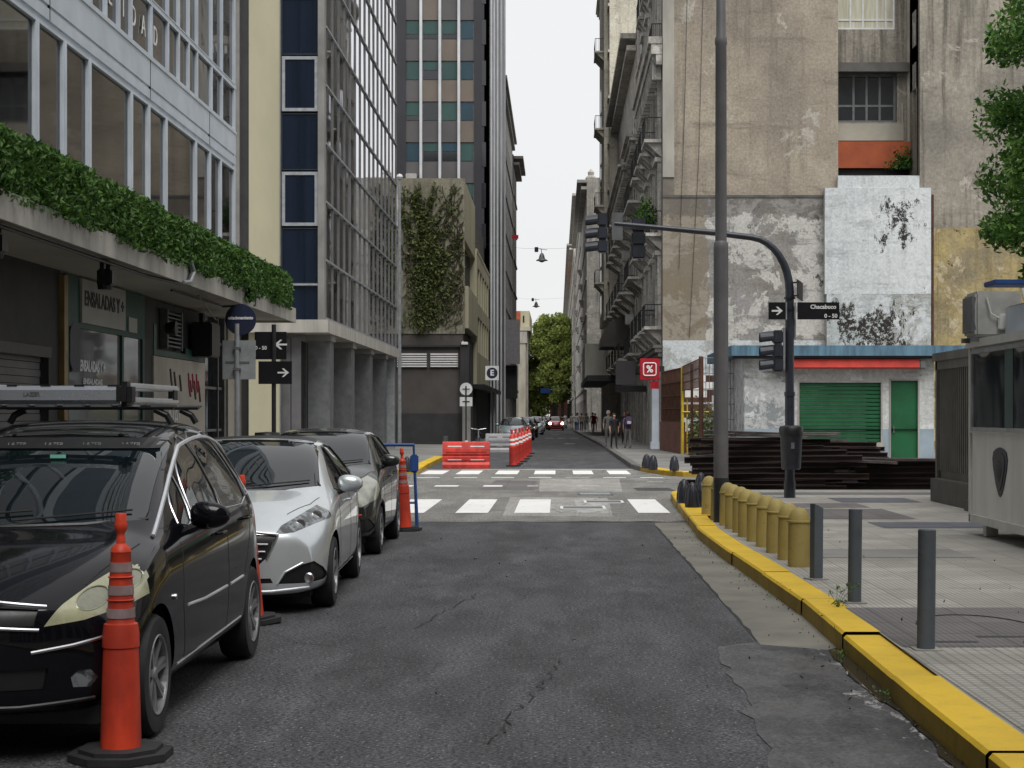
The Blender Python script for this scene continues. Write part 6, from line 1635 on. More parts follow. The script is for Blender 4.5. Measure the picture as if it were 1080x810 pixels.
    for s in (1, -1):
        for ln in sp['seams']:
            pts = []
            for i in range(len(ln) - 1):
                for q in range(8): t_ = q/8; pts.append((ln[i][0] + (ln[i+1][0]-ln[i][0])*t_, ln[i][1] + (ln[i+1][1]-ln[i][1])*t_))
            pts.append(ln[-1]); seams.tube([(sx(y, z, s) - s*.0015, y, z) for y, z in pts], .0045, 4)
        for ln in sp.get('hood', []):
            pts = []
            for i in range(len(ln) - 1):
                for q in range(8): t_ = q/8; pts.append((s*(ln[i][0] + (ln[i+1][0]-ln[i][0])*t_), ln[i][1] + (ln[i+1][1]-ln[i][1])*t_))
            seams.tube([(x, y, tz_(x, y) - .001) for x, y in pts], .0045, 4)
    split(seams, 'panel_gap', 'rubber', car, world=False)
    for (ax_, ln, rad, m) in sp.get('strips', []):
        mb = MB()
        for s in (1, -1):
            pts = []
            for i in range(len(ln) - 1):
                for q in range(6): t_ = q/6; pts.append((ln[i][0] + (ln[i+1][0]-ln[i][0])*t_, ln[i][1] + (ln[i+1][1]-ln[i][1])*t_))
            pts.append(ln[-1])
            if ax_ == 's': mb.tube([(sx(a, b, s) + s*.001, a, b) for a, b in pts], rad, 6)
            else: mb.tube([(s*a, fy(s*a, b) - .002, b) for a, b in pts], rad, 6)
        split(mb, 'trim_strip', m, car, world=False, smooth=True)
    if trims.v: split(trims, 'window_seal', 'trim_black', car, world=False, smooth=True)
    if chrome.v: split(chrome, 'window_trim', 'chrome', car, world=False, smooth=True)
    # door handles
    for s in (1, -1):
        for (y, z) in sp['handles']:
            x = sx(y, z, s); hm = MB(); hm.tube([(x, y - .08, z), (x + s*.03, y - .06, z + .003), (x + s*.034, y + .05, z + .005), (x, y + .08, z + .003)], .011, 6); hm.build('door_handle', sp['handle_m'], car, world=False, smooth=True)
        my, mz = sp['mirror']; x = sx(my, mz - .06, s)
        b2 = bmesh.new(); bmesh.ops.create_uvsphere(b2, u_segments=20, v_segments=12, radius=1)
        for v in b2.verts:
            c = v.co; k = max(-1, min(1, c.y)); sx2 = math.copysign(abs(c.x)**.8, c.x); sz2 = math.copysign(abs(c.z)**.8, c.z)
            v.co = Vector((x + s*(.125 + sx2*.115), my + (c.y*.07 if c.y < 0 else c.y*.03) + .02 - sx2*.0, mz + sz2*.078*(1 - .18*sx2)))
        q = MB(); q.addbm(b2); mi = q.build('mirror', sp['paint'], car, world=False, smooth=True)
        MB().tube([(x - s*.02, my + .02, mz - .09), (x + s*.06, my + .01, mz - .06), (x + s*.12, my, mz - .04)], [.03, .025, .03], 8).build('mirror_arm', 'trim_black', mi, world=False, smooth=True)
    # wipers
    wp = MB()
    for x0, x1 in sp['wipers']:
        pts = []
        for i in range(9):
            x = x0 + (x1-x0)*i/8; z = sp['wip_z'] + .006*i; y = wy_(x, z); 
            if y: pts.append((x, y - .015, z + .006))
        if len(pts) > 2: wp.tube(pts, .006, 5)
    if wp.v: split(wp, 'wiper', 'rubber', car, world=False)
    body = MB(); body.addbm(bm); body.build('body', sp['paint'], car, world=False, smooth=True, fix=False)
    MB().box(-W*.8, W*.8, .35, L - .35, sp['sill'][1][1] - .04, .32).build('underbody', 'trim_black', car, world=False)
    for s in (1, -1):
        for ay in wy: make_wheel(car, s*(W - .105), ay, r, .19, sp['spokes'], s, sp.get('rim_m', 'alloy'), sp.get('dbl', True))
    return car, sx, fy, tz_, bvh

common_w = [(0, .84), (.1, .9), (.3, .955), (.7, 1.0)]
MPV = dict(L=4.28, W=.875, wr=.315, axles=(.88, 3.64), paint='paint_black', spokes=7, nose=.47, lean=.5,
    top=[(0, .73), (.12, .80), (.4, .905), (.8, .99), (1.12, 1.055), (1.3, 1.14), (1.7, 1.34), (2.1, 1.49), (2.45, 1.575), (2.9, 1.62), (3.3, 1.61), (3.7, 1.545), (3.95, 1.43), (4.1, 1.26), (4.2, 1.04), (4.28, .86)],
    belt=[(0, .62), (.4, .80), (1.12, .96), (2, 1.0), (3.5, 1.08), (4.0, 1.08), (4.28, .78)],
    w=common_w + [(3.6, 1.0), (4.05, .955), (4.28, .86)], roof=[(0, .76), (.4, .8), (1.12, .84), (1.7, .78), (2.4, .70), (3.3, .69), (3.9, .70), (4.28, .76)],
    sill=[(0, .26), (.25, .2), (.8, .2), (3.8, .22), (4.28, .32)], stations=[0, .05, .15, .32, .55, .8, 1.0, 1.1, 1.16, 1.35, 1.65, 2.0, 2.3, 2.5, 2.8, 3.1, 3.4, 3.7, 3.9, 4.05, 4.17, 4.25, 4.28],
    side_windows=[[(1.62, 1.045), (1.68, 1.16), (1.86, 1.28), (1.97, 1.3), (1.9, 1.04)], [(1.98, 1.045), (2.04, 1.25), (2.18, 1.38), (2.4, 1.475), (2.62, 1.5), (2.72, 1.06)],
                  [(2.79, 1.065), (2.7, 1.505), (3.1, 1.535), (3.38, 1.5), (3.58, 1.1)], [(3.65, 1.11), (3.47, 1.48), (3.66, 1.42), (3.84, 1.28), (3.9, 1.14)]],
    chrome_win=True, win_r=.006, windshield=[(-.70, 1.09), (-.60, 1.50), (-.3, 1.53), (0, 1.54), (.3, 1.53), (.60, 1.50), (.70, 1.09), (.4, 1.07), (0, 1.06), (-.4, 1.07)], ws_y=(1.0, 2.6),
    rear_window=[(-.55, 1.1), (-.5, 1.5), (.5, 1.5), (.55, 1.1)],
    front=[('headlight_reflector', 'lens_inner', [(.665 + .058*math.cos(a*math.pi/8), .765 + .052*math.sin(a*math.pi/8)) for a in range(16)], True, .75, .004), ('headlight_reflector', 'lens_inner', [(.775 + .05*math.cos(a*math.pi/8), .83 + .05*math.sin(a*math.pi/8)) for a in range(16)], True, .75, .004),
           ('headlight', 'lens_hazy', [(.50, .655), (.56, .75), (.64, .83), (.72, .895), (.79, .94), (.845, .945), (.87, .88), (.87, .76), (.80, .715), (.66, .675)], True, .75, .0),
           ('grille', 'trim_black', [(-.46, .66), (-.47, .735), (0, .77), (.47, .735), (.46, .66), (0, .67)], False, .5, .012),
           ('lower_grille', 'trim_black', [(-.5, .36), (-.52, .46), (.52, .46), (.5, .36)], False, .5, .015),
           ('fog_light', 'lens_clear', [(.62, .36), (.61, .41), (.64, .44), (.69, .44), (.72, .40), (.69, .355)], True, .6, .004)],
    rear=[('tail_light', 'sign_red', [(.7, .8), (.66, 1.3), (.85, 1.3), (.87, .8)])],
    seams=[[(1.5, .32), (1.44, .6), (1.5, .95)], [(2.70, .32), (2.74, .7), (2.74, 1.03)], [(3.62, 1.06), (3.5, .85), (3.28, .62)], [(1.5, .32), (2.7, .3)], [(2.70, .3), (3.25, .33)]],
    hood=[[(.62, .42), (.70, .75), (.74, 1.05)]], handles=[(2.5, .93), (3.35, .97)], handle_m='paint_black', mirror=(1.78, 1.08), wipers=[(-.6, .1), (.02, .62)], wip_z=1.085,
    strips=[('s', [(1.55, .60), (2.0, .585), (2.66, .59)], .009, 'alu'), ('s', [(2.78, .59), (3.2, .60)], .009, 'alu'), ('s', [(1.35, .30), (3.2, .335)], .006, 'alu'),
            ('f', [(0, .785), (.25, .775), (.5, .745)], .009, 'chrome'), ('f', [(0, .665), (.25, .66), (.48, .64)], .009, 'chrome'), ('f', [(.45, .535), (.62, .56), (.8, .60)], .009, 'chrome'),
            ('f', [(0, .285), (.4, .28), (.7, .30)], .01, 'trim_black')])
car1, sx1, fy1, tz1, bvh1 = make_car('parked_minivan', 'x', (-2.915, 7.66, 0), R(.35), MPV)
car1['label'] = 'black minivan with silver roof basket, nearest of the parked cars'; car1['category'] = 'car'; car1['group'] = 'cars parked on the left'
# headlight reflectors, roof rails, rack bars
mb = MB()
for s in (1, -1):
    for x, z, r_ in ((.665, .765, .058), (.775, .83, .052)):
        q = [(s*(x + r_*math.cos(a*math.pi/10)), z + r_*.9*math.sin(a*math.pi/10)) for a in range(22)]; mb.tube([(u, fy1(u, v_) + .001, v_) for u, v_ in q], .004, 5)
split(mb, 'headlight_ring', 'lens_hazy', car1, world=False, smooth=True)
mb = MB()
for s in (1, -1):
    pts = []
    for i in range(40):
        y = 1.18 + i*(4.12 - 1.18)/39; z = None
        x = s*interp([(1.18, .765), (1.7, .71), (2.4, .625), (3.3, .615), (3.9, .62), (4.12, .66)], y); z = tz1(x, y); pts.append((x, y, z + .003))
    mb.tube(pts, .014, 6)
split(mb, 'roof_trim', 'alu', car1, world=False, smooth=True)
mb = MB()
for y in (2.35, 3.05):
    mb.rbox(-.62, .62, y - .025, y + .025, 1.685, 1.71, .008)
    for s in (1, -1): mb.tube([(s*.5, y, 1.685), (s*.57, y, 1.65), (s*.6, y, 1.6)], .022, 6)
split(mb, 'cross_bar', 'trim_black', car1, world=False)
MB().box(.48, .64, 2.33, 2.37, 1.70, 1.712).box(.48, .64, 3.03, 3.07, 1.70, 1.712).build('bar_end', 'chrome', car1, world=False)
c_, s__ = 0, 0
rk = root('roof_basket', 'silver and black roof basket mounted on top of the black minivan', 'roof rack', (-2.97, 9.9, 1.7))
mb = MB(); mb.prismx([(-.06, .015), (-.09, .04), (-.085, .1), (-.04, .125), (0, .12), (.01, .02)], -.5, .36); mb.build('front_fairing', 'rack_metal', rk, world=False, smooth=False)
mb = MB(); mb.rbox(.36, .455, -.12, .02, .0, .15, .03).rbox(-.6, -.5, -.12, .02, .0, .15, .03); split(mb, 'corner_cap', 'trim_black', rk, world=False)
mb = MB()
for s, x in ((1, .43), (-1, -.55)):
    for z in (.04, .125): mb.rbox(x - .02, x + .02, 0, 1.15, z - .018, z + .018, .008)
mb.rbox(-.55, .43, 1.12, 1.16, .022, .058, .008).rbox(-.55, .43, 1.12, 1.16, .107, .143, .008); mb.build('side_rail', 'alu', rk, world=False)
mb = MB()
for i in range(7): mb.box(-.53, .41, .1 + i*.16, .14 + i*.16, .0, .02)
for i in range(6): mb.box(-.46 + i*.165, -.34 + i*.165, -.06, -.02, .001, .014)
mb.build('floor_slat', 'galvanised', rk, world=False)
mb = MB()
for i in range(5): mb.box(-.5 + i*.2, -.44 + i*.2, -.05, .0, .118, .132)
mb.rbox(.41, .45, 1.0, 1.12, .04, .125, .01); split(mb, 'clamp', 'trim_black', rk, world=False)
text('LAZER', .034, (-.14, -.088, .075), TOY, 'grey_steel', 'maker_mark', rk, world=False, bold=.001)
# dark sun strip with pale marks at the top of the glass
mb = MB(); ms = MB()
prev = None
for i in range(25):
    x = -.58 + i*1.16/24; pr = []
    for z in (1.455, 1.515):
        h = bvh1.ray_cast(Vector((x, 1.0, z)), Vector((0, 1, 0)))[0]; pr.append((x, h.y - .004, z + .003))
    if prev: mb.quad(prev[0], pr[0], pr[1], prev[1])
    prev = pr
mb.build('sun_strip', 'trim_black', car1, world=False, fix=False)
for k in range(5):
    x = -.46 + k*.22; h = bvh1.ray_cast(Vector((x, 1.0, 1.48)), Vector((0, 1, 0)))[0]
    text('LAZER', .038, (x, h.y - .012, 1.478), Matrix.Rotation(R(-38), 4, 'X') @ TOY, 'grey_steel', 'strip_mark', car1, world=False)
h = bvh1.ray_cast(Vector((.0, 1.0, 1.40)), Vector((0, 1, 0)))[0]
MB().box(.02, .11, h.y - .006, h.y - .004, 1.405, 1.425).build('sticker', 'sticker_green', car1, world=False)
MB().cyl((sx1(1.22, .68) - .002, 1.22, .68), (sx1(1.22, .68) + .012, 1.22, .68), .016).build('side_repeater', 'chrome', car1, world=False)
text('ABK 507', .08, (0, fy1(0, .5) - .02, .5), TOY, 'sign_white', 'plate_text', car1, world=False) if False else None

HB = dict(L=3.96, W=.87, wr=.305, axles=(.80, 3.34), paint='paint_silver', spokes=5, nose=.30, lean=.45, group='cars parked on the left',
    top=[(0, .66), (.1, .74), (.35, .86), (.7, .945), (.98, 1.0), (1.15, 1.08), (1.5, 1.255), (1.85, 1.385), (2.2, 1.445), (2.6, 1.455), (3.0, 1.43), (3.35, 1.36), (3.6, 1.24), (3.75, 1.08), (3.88, .96), (3.96, .82)],
    belt=[(0, .56), (.4, .76), (.98, .9), (2, .95), (3.3, 1.02), (3.7, 1.0), (3.96, .72)],
    w=common_w + [(3.3, 1.0), (3.7, .95), (3.96, .84)], roof=[(0, .74), (.4, .8), (.98, .84), (1.5, .77), (2.1, .69), (3.0, .67), (3.6, .7), (3.96, .76)],
    sill=[(0, .17), (.25, .165), (.8, .19), (3.5, .2), (3.96, .3)], stations=[0, .05, .15, .3, .5, .75, .92, 1.02, 1.2, 1.5, 1.8, 2.05, 2.4, 2.8, 3.1, 3.4, 3.6, 3.75, 3.85, 3.93, 3.96],
    side_windows=[[(1.42, .985), (1.6, 1.12), (1.95, 1.29), (2.2, 1.335), (2.24, .995)], [(2.30, .998), (2.27, 1.34), (2.7, 1.345), (3.0, 1.32), (3.12, 1.06)], [(3.18, 1.08), (3.08, 1.3), (3.3, 1.24), (3.42, 1.1)]],
    win_r=.008, windshield=[(-.69, 1.025), (-.585, 1.385), (-.3, 1.41), (0, 1.415), (.3, 1.41), (.585, 1.385), (.69, 1.025), (.4, 1.0), (0, .995), (-.4, 1.0)], ws_y=(.85, 2.4),
    rear_window=[(-.5, 1.05), (-.45, 1.32), (.45, 1.32), (.5, 1.05)],
    front=[('headlight', 'lens_clear', [(.43, .665), (.47, .735), (.58, .80), (.70, .875), (.79, .93), (.84, .90), (.855, .82), (.84, .775), (.72, .735), (.58, .68)], True, .7, .0),
           ('grille', 'trim_black', [(-.42, .61), (-.45, .66), (0, .69), (.45, .66), (.42, .61), (.36, .47), (.24, .36), (-.24, .36), (-.36, .47)], False, .5, .014),
           ('fog_light_pocket', 'trim_black', [(.46, .262), (.52, .35), (.66, .42), (.74, .44), (.80, .38), (.83, .31), (.80, .275), (.65, .262)], True, .6, .014),
           ('lower_grille', 'trim_black', [(-.42, .27), (-.40, .31), (.40, .31), (.42, .27)], False, .5, .01)],
    rear=[('tail_light', 'sign_red', [(.6, .85), (.6, 1.0), (.84, 1.02), (.86, .85)])],
    seams=[[(1.28, .28), (1.22, .6), (1.32, .93)], [(2.26, .28), (2.29, .7), (2.29, .96)], [(3.14, 1.02), (3.05, .8), (2.9, .55)], [(1.28, .28), (2.26, .26)], [(2.26, .26), (2.85, .3)]],
    hood=[[(.5, .36), (.66, .65), (.72, .93)]], handles=[(2.05, .86), (2.9, .9)], handle_m='chrome', mirror=(1.5, 1.03), wipers=[(-.58, .1), (.0, .6)], wip_z=1.02,
    strips=[('f', [(0, .70), (.25, .69), (.46, .667), (.43, .6), (.37, .47)], .012, 'chrome'), ('f', [(.452, .258), (.512, .358), (.655, .432)], .008, 'alu'), ('f', [(0, .6), (.38, .59)], .007, 'alu'), ('f', [(0, .54), (.36, .53)], .007, 'alu'), ('f', [(0, .48), (.33, .47)], .007, 'alu'),
            ('f', [(0, .20), (.4, .2), (.7, .225)], .012, 'alu'), ('s', [(1.3, .23), (2.9, .25)], .008, 'chrome')],
    roof_panel=[(-.55, 2.12), (.55, 2.12), (.5, 3.3), (-.5, 3.3)])
car2, sx2, fy2, tz2, bvh2_ = make_car('parked_hatchback', 'silver hatchback with dark roof panel parked behind the black minivan', (-2.755, 13.55, 0), R(2.2), HB)
mb = MB()
for s in (1, -1):
    for x, z, r_ in ((.62, .745, .042), (.73, .80, .045)):
        mb.lathe([(r_, -.002), (r_*.7, -.005), (.01, -.001)], (s*x, fy2(s*x, z), z), 16, 'y')
    mb.lathe([(.045, -.01), (.035, -.018), (.01, -.012)], (s*.7, fy2(s*.7, .3) + .012, .3), 16, 'y')
split(mb, 'lamp_lens', 'chrome', car2, world=False, smooth=True)
MB().lathe([(.011, 0), (.011, .03), (.002, .05)], (.05, .55, tz2(.05, .55)), 8).build('washer_jet', 'trim_black', car2, world=False)

CC = dict(L=3.85, W=.845, wr=.30, axles=(.78, 3.24), paint='paint_darkgrey', spokes=7, nose=.3, lean=.35, group='cars parked on the left', lip=.02,
    top=[(0, .72), (.1, .80), (.35, .93), (.65, 1.01), (.9, 1.07), (1.05, 1.14), (1.4, 1.33), (1.7, 1.455), (2.0, 1.51), (2.4, 1.525), (2.9, 1.50), (3.25, 1.43), (3.5, 1.32), (3.65, 1.15), (3.77, 1.0), (3.85, .85)],
    belt=[(0, .6), (.4, .82), (.9, .95), (2, 1.0), (3.2, 1.06), (3.6, 1.04), (3.85, .76)],
    w=common_w + [(3.2, 1.0), (3.6, .95), (3.85, .85)], roof=[(0, .76), (.4, .82), (.9, .85), (1.4, .78), (1.9, .70), (2.9, .68), (3.5, .7), (3.85, .76)],
    sill=[(0, .24), (.25, .2), (.8, .2), (3.4, .22), (3.85, .32)], stations=[0, .05, .15, .3, .5, .72, .84, .94, 1.1, 1.4, 1.7, 1.95, 2.3, 2.7, 3.0, 3.3, 3.5, 3.65, 3.75, 3.82, 3.85],
    side_windows=[[(1.32, 1.03), (1.5, 1.2), (1.8, 1.37), (2.05, 1.405), (2.08, 1.04)], [(2.14, 1.045), (2.11, 1.41), (2.55, 1.41), (2.85, 1.38), (2.98, 1.1)]],
    win_r=.008, windshield=[(-.67, 1.09), (-.575, 1.45), (-.3, 1.475), (0, 1.48), (.3, 1.475), (.575, 1.45), (.67, 1.09), (.4, 1.07), (0, 1.06), (-.4, 1.07)], ws_y=(.78, 2.2),
    rear_window=[(-.5, 1.1), (-.45, 1.4), (.45, 1.4), (.5, 1.1)],
    front=[('headlight', 'lens_pale', [(.50, .62), (.52, .78), (.60, .92), (.72, .985), (.80, .96), (.83, .8), (.80, .68), (.66, .60)], True, .7, .0),
           ('grille', 'trim_black', [(-.4, .40), (-.42, .52), (.42, .52), (.4, .40)], False, .5, .012), ('fog_light_pocket', 'trim_black', [(.5, .33), (.52, .44), (.74, .46), (.8, .36), (.74, .30)], True, .6, .01)],
    rear=[('tail_light', 'sign_red', [(.62, .8), (.62, 1.2), (.82, 1.2), (.85, .8)])],
    seams=[[(1.2, .3), (1.15, .6), (1.22, .98)], [(2.1, .3), (2.12, .7), (2.12, 1.0)], [(3.0, 1.06), (2.9, .8), (2.78, .58)], [(1.2, .3), (2.7, .3)]],
    hood=[[(.5, .36), (.64, .6), (.7, .85)]], handles=[(1.9, .92), (2.75, .95)], handle_m='paint_darkgrey', mirror=(1.42, 1.12), wipers=[(-.55, .1), (.0, .58)], wip_z=1.09,
    strips=[('f', [(.52, .49), (.66, .505)], .014, 'sign_red'), ('f', [(0, .62), (.3, .62)], .01, 'chrome'), ('f', [(0, .68), (.3, .68)], .01, 'chrome')])
car3, *_ = make_car('parked_hatchback', 'dark grey hatchback, third of the parked cars, beside the blue barrier', (-2.915, 19.03, 0), R(.7), CC); car3.scale = (.985, .985, .975)
# far traffic and parked cars: the same shapes with other paints
def clone(src, label, loc, rz, paint, group='cars far down the street', scale=1.0, skip=(), name=None):
    c = copy_tree(src); c.location = loc; c.rotation_euler = (0, 0, rz); c['label'] = label; c['group'] = group; c.scale = (scale,)*3
    if name: c.name = name
    def rep(o):
        if o.type == 'MESH' and o.material_slots and o.material_slots[0].material.name in ('paint_silver', 'paint_darkgrey', 'paint_black'):
            me = o.data.copy(); me.materials[0] = MATS[paint]; o.data = me
        for ch in o.children: rep(ch)
    rep(c); return c
clone(car3, 'pale blue grey parked car just beyond the red delineator posts', (-2.55, 93, 0), 0, 'paint_blueish')
clone(car2, 'dark parked car behind the pale blue grey one', (-2.4, 108, 0), 0, 'paint_darkgrey'); clone(car3, 'black parked car third beyond the crossing', (-2.3, 122, 0), 0, 'paint_black')
clone(car2, 'silver car fourth beyond the crossing', (-2.0, 140, 0), R(3), 'paint_silver'); clone(car3, 'white car fifth beyond the crossing on the left', (-2.1, 165, 0), 0, 'paint_white')
clone(car2, 'dark car sixth beyond the crossing on the left', (-2.0, 190, 0), R(-2), 'paint_black')
rc = clone(car3, 'red car driving towards the camera with its headlights on', (-.15, 178, 0), 0, 'paint_red')
for s in (1, -1):
    MB().lathe([(.01, -.02), (.13, -.01), (.13, .02)], (s*.66, .12, .78), 16, 'y').build('lit_headlight', 'lamp_lit', rc, world=False)
clone(car2, 'white car behind the red one in the distance', (.3, 205, 0), 0, 'paint_white'); clone(car2, 'silver car left of the red one far away', (-1.6, 230, 0), 0, 'paint_silver')
bs3 = root('parked_motorcycle', 'small dark motorcycle leaning by the left kerb behind the grey barrier', 'motorcycle', (-3.6, 76, 0))
for y in (-.62, .62): MB().lathe([(.2, -.05), (.29, -.04), (.3, 0), (.29, .04), (.2, .05)], (0, y, .3), 22, 'x').build('wheel', 'rubber', bs3, world=False)
MB().tube([(0, -.62, .3), (0, -.5, .75), (0, -.42, 1.0)], .035).tube([(0, .62, .3), (0, .1, .45), (0, -.4, .7)], .05).rbox(-.14, .14, -.2, .3, .3, .62, .05).build('frame', 'grey_steel', bs3, world=False)
MB().rbox(-.14, .14, -.35, .1, .68, .88, .07).build('tank', 'paint_black', bs3, world=False, smooth=True); MB().rbox(-.13, .13, .1, .75, .72, .82, .04).build('seat', 'trim_black', bs3, world=False)
MB().tube([(-.34, -.3, 1.05), (0, -.42, 1.0), (.34, -.3, 1.05)], .015).build('handlebar', 'chrome', bs3, world=False)

# ================================================================== people
def person(label, loc, rz, h, shirt, legs, hair='hair', stride=.18, arms=.12, dress=False, bag=None, detail=True, lean=0):
    p = root('person', label, 'person', loc, rz, None)
    k = h / 1.75
    J = {'pel': (0, 0, .95, .15, .105), 'waist': (0, 0, 1.1, .13, .09), 'chest': (0, 0, 1.32, .165, .11), 'neckb': (0, .0, 1.47, .075, .065), 'neck': (0, -.005, 1.52, .052, .052), 'head': (0, -.015, 1.62, .08, .09), 'top': (0, -.01, 1.7, .07, .08)}
    for s, d in ((1, 1), (-1, -1)):
        q = 'r' if s > 0 else 'l'
        J['hip'+q] = (s*.095, 0, .88, .09, .09); J['kn'+q] = (s*.1, -stride*d*.6, .5, .058, .058); J['an'+q] = (s*.1, -stride*d + (.06 if d < 0 else 0), .1, .04, .04); J['to'+q] = (s*.11, -stride*d - .16, .035, .036, .03)
        J['sh'+q] = (s*.185, 0, 1.43, .06, .055); J['el'+q] = (s*.235, arms*d*.4 + .02, 1.15, .042, .042); J['wr'+q] = (s*.235, arms*d - .06, .92, .03, .03); J['ha'+q] = (s*.23, arms*d - .09, .83, .035, .02)
    E_ = [('pel', 'waist'), ('waist', 'chest'), ('chest', 'neckb'), ('neckb', 'neck'), ('neck', 'head'), ('head', 'top')]
    for q in 'rl': E_ += [('pel', 'hip'+q), ('hip'+q, 'kn'+q), ('kn'+q, 'an'+q), ('an'+q, 'to'+q), ('chest', 'sh'+q), ('sh'+q, 'el'+q), ('el'+q, 'wr'+q), ('wr'+q, 'ha'+q)]
    names = list(J); me = bpy.data.meshes.new('t'); me.from_pydata([J[n][:3] for n in names], [(names.index(a), names.index(b)) for a, b in E_], [])
    o = bpy.data.objects.new('t', me); col.objects.link(o); sk = o.modifiers.new('s', 'SKIN')
    for i, n in enumerate(names): me.skin_vertices[0].data[i].radius = (J[n][3], J[n][4])
    me.skin_vertices[0].data[0].use_root = True; o.modifiers.new('u', 'SUBSURF').levels = 1 if not detail else 2
    bpy.context.view_layer.update(); ev = bpy.data.meshes.new_from_object(o.evaluated_get(bpy.context.evaluated_depsgraph_get())); bpy.data.objects.remove(o)
    mb = MB(); mb.v = [tuple(Vector(v.co) * k) for v in ev.vertices]
    for f in ev.polygons:
        c = f.center; z = c.z
        m = 1 if z > .93 and z < 1.49 and not (abs(c.x) > .19 and z < 1.13) else (2 if z <= .93 and z > .07 and abs(c.x) < .19 else (3 if z <= .07 else 0))
        mb.f.append(tuple(f.vertices)); mb.mi.append(m)
    b = mb.build('body', ['skin', shirt, legs, 'trim_black'], p, world=False, smooth=False)
    b.data.polygons.foreach_set('use_smooth', [True]*len(b.data.polygons))
    hm = MB(); hm.lathe([(.075, 1.56), (.1, 1.62), (.102, 1.68), (.08, 1.74), (.03, 1.765), (.002, 1.77)], (0, .012, 0), 16); hm.v = [tuple(Vector(v)*k) for v in hm.v]
    hm.v = [(x, y if y > -.05 else -.05 - (y + .05)*.1, z) for x, y, z in hm.v]; hm.build('hair', hair, p, world=False, smooth=True)
    if detail:
        fc = MB()
        for s in (1, -1): fc.lathe([(.002, 0), (.011, .004), (.002, .008)], (s*.032*k, -.1*k, 1.63*k), 8, 'y')
        fc.build('eye', 'sign_white', p, world=False)
        MB().add([(-.012*k, -.098*k, 1.585*k), (.012*k, -.098*k, 1.585*k), (0, -.122*k, 1.59*k), (0, -.1*k, 1.63*k)], [(0,1,2), (0,2,3), (1,3,2), (0,3,1)]).build('nose', 'skin', p, world=False)
        fg = MB()
        for s, d in ((1, 1), (-1, -1)):
            for q in range(4): fg.tube([(s*(.215 + 0)*k, (arms*d - .12 + q*.018)*k, .83*k), (s*.222*k, (arms*d - .125 + q*.018)*k, .79*k), (s*.212*k, (arms*d - .12 + q*.018)*k, (.755 + .006*abs(q-1.5))*k)], .008*k, 5)
            fg.tube([(s*.215*k, (arms*d - .13)*k, .86*k), (s*.2*k, (arms*d - .15)*k, .81*k)], .009*k, 5)
        fg.build('finger', 'skin', p, world=False)
    if dress: MB().lathe([(.14, 1.1*1), (.17, .95), (.2, .7), (.21, .62)], n=18).build('skirt', shirt, p, world=False, smooth=True)
    if bag:
        g = root('backpack', 'backpack worn by the pedestrian in grey trousers', 'bag', (loc[0], loc[1] + .0, loc[2]), rz)
        MB().rbox(-.14, .14, .1, .26, 1.05, 1.45, .04).build('bag', bag, g, world=False); MB().rbox(-.1, .1, .26, .3, 1.1, 1.25, .02).build('pocket', 'sign_white', g, world=False)
    return p
person('pedestrian dressed all in black walking on the right pavement', (2.52, 74, .15), R(10), 1.58, 'cloth_black', 'cloth_black', stride=.12)
person('pedestrian in a purple printed top and grey trousers on the right pavement', (3.18, 75, .15), R(190), 1.66, 'cloth_purple', 'cloth_grey', stride=.08, bag='cloth_purple')
person('pale haired pedestrian in grey just behind the one in black', (2.45, 80, .15), R(0), 1.72, 'cloth_grey', 'cloth_grey', 'hair_grey', stride=.1)
farp = [(1.7, 150, 'cloth_white', 'cloth_blue', 'distant pedestrian in white nearest the kerb'), (2.2, 152, 'cloth_tan', 'cloth_black', 'distant pedestrian in tan beside the one in white'), (2.6, 148, 'cloth_white', 'cloth_white', 'distant pedestrian dressed all in pale clothes'),
        (3.1, 146, 'cloth_red', 'cloth_black', 'distant pedestrian in a red top near the shopfronts'), (3.4, 150, 'cloth_red', 'cloth_red', 'distant pedestrian dressed all in red'), (2.0, 165, 'cloth_grey', 'cloth_blue', 'distant pedestrian in grey and blue'),
        (1.6, 185, 'cloth_white', 'cloth_tan', 'farthest pedestrian at the kerb in white and tan'), (1.0, 215, 'cloth_white', 'cloth_white', 'pedestrian in white crossing behind the red car'), (3.55, 88, 'cloth_black', 'cloth_black', 'dark figure standing in a shop doorway on the right')]
for i, (x, y, a, b, lab) in enumerate(farp): person(lab, (x, y, .15), R(random.uniform(-30, 30) + 180*(i % 2)), random.uniform(1.58, 1.76), a, b, detail=False, stride=random.uniform(.02, .18))

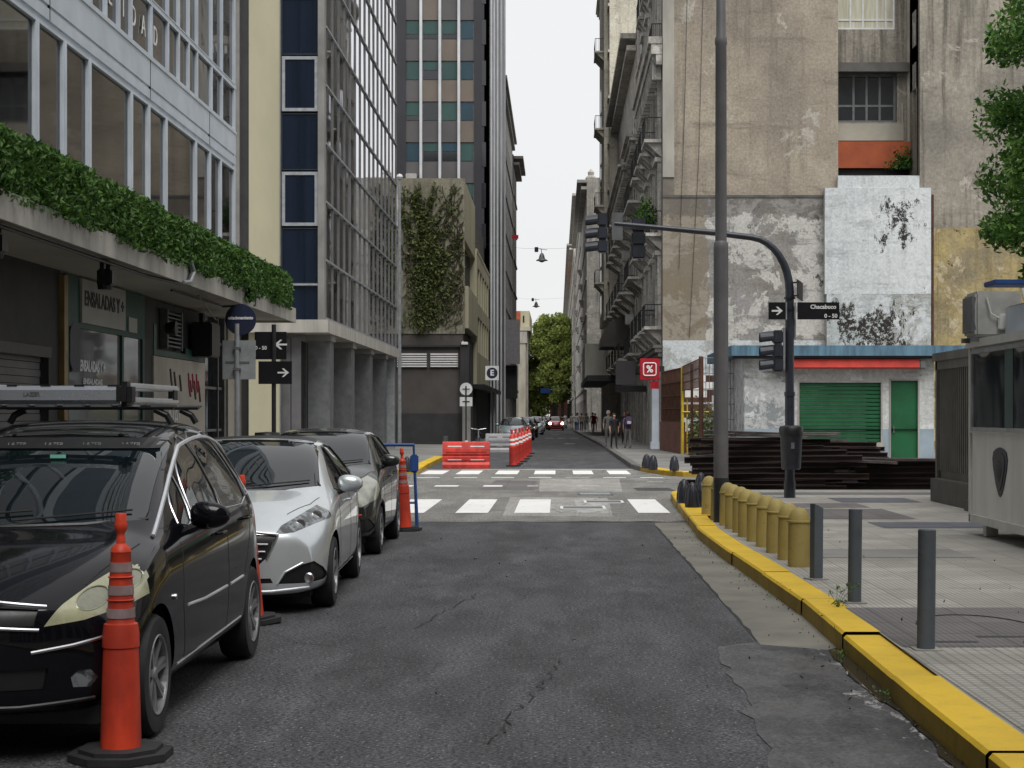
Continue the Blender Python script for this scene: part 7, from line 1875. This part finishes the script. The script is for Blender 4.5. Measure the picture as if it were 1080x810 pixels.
# ================================================================== trees
def tree(label, loc, h_trunk, r_trunk, clumps, leaf, m, n, lsize, limbs=7, group=None, name='street_tree'):
    t_ = root(name, label, 'tree', loc, 0, group); b = Vector(loc)
    mb = MB(); top_ = b + Vector((0, 0, h_trunk))
    mb.tube([b, b + Vector((.05, 0, h_trunk*.5)), top_], [r_trunk, r_trunk*.75, r_trunk*.6], 12)
    for (cx_, cy_, cz_, rr_) in clumps[:limbs*2]:
        c = b + Vector((cx_, cy_, cz_)); mid = (top_ + c)/2 + Vector((random.uniform(-.2, .2), random.uniform(-.2, .2), -.05*h_trunk))
        mb.tube([top_ - Vector((0, 0, .2)), mid, c], [r_trunk*.4, r_trunk*.22, r_trunk*.08], 7)
    mb.build('trunk', 'bark', t_, smooth=True)
    pts = []
    for _ in range(n):
        cx_, cy_, cz_, rr_ = random.choice(clumps)
        v = Vector((random.gauss(0, 1), random.gauss(0, 1), random.gauss(0, .75))).normalized() * rr_ * random.random()**.4
        pts.append((b.x + cx_ + v.x, b.y + cy_ + v.y, b.z + cz_ + v.z))
    leaves('crown', m, pts, lsize, .45, t_); return t_
cl = []
for _ in range(150):
    a = random.uniform(0, 2*math.pi); zz = random.uniform(3.4, 10.6); rr_ = 2.95*math.sqrt(max(.05, 1 - ((zz - 6.8)/4.2)**2)); q = rr_*random.uniform(.45, 1)
    cl.append((q*math.cos(a), q*math.sin(a), zz, random.uniform(.4, .7)))
tree('leafy street tree reaching into the picture above the guard cabin', (10.95, 31, .15), 3.4, .2, cl, None, 'leaf_tree', 85000, .068)
def big(loc, R_, H, n, lab, m='leaf_far', lo=.33):
    cl = []
    for _ in range(90):
        a = random.uniform(0, 2*math.pi); u = random.uniform(lo, 1); zz = H*u; q = R_*math.sqrt(max(.03, 1 - ((u - .58)/.46)**2))*random.uniform(.5, 1)
        cl.append((q*math.cos(a), q*math.sin(a), zz - .6, random.uniform(.9, 1.7)))
    tree(lab, loc, H*.3, .4, cl, None, m, n, .3, group='big trees at the end of the street', name='plane_tree')
big((-.9, 306, .1), 4.7, 20, 26000, 'tallest bright green tree at the end of the street'); big((2.6, 305, .1), 4.5, 15.5, 20000, 'lower green tree right of the tallest one')
big((-3.6, 310, .1), 3.0, 12, 9000, 'low yellow green tree in front of the stone pilaster'); big((-6, 352, .1), 7, 12, 9000, 'low dark green tree at the very end of the street', lo=.1); big((6.5, 320, .1), 5, 16, 6000, 'far tree mostly hidden behind the right hand row')
sg2 = root('red_sign', 'small red sign far down the left row', 'sign', (-4.2, 178, 26)); MB().box(-4.9, -4.2, 178, 178.2, 20.6, 21.0).build('panel', 'sign_red', sg2)

dp = []
for _ in range(260):
    y = random.uniform(6.5, 24); k = random.random()
    x = kx(y) - abs(random.gauss(.03, .12)) if k < .6 else (random.uniform(-1.9, 1.8) if k < .8 else random.uniform(2.3, 4.5)); z = .015 if x < 1.95 else .16
    dp.append((x, y, z + .002))
q = leaves('road_debris', 'bark', dp, .013, .5); tag(q, 'scattered dry leaves and litter along the kerb and road', 'litter', None, 'stuff')
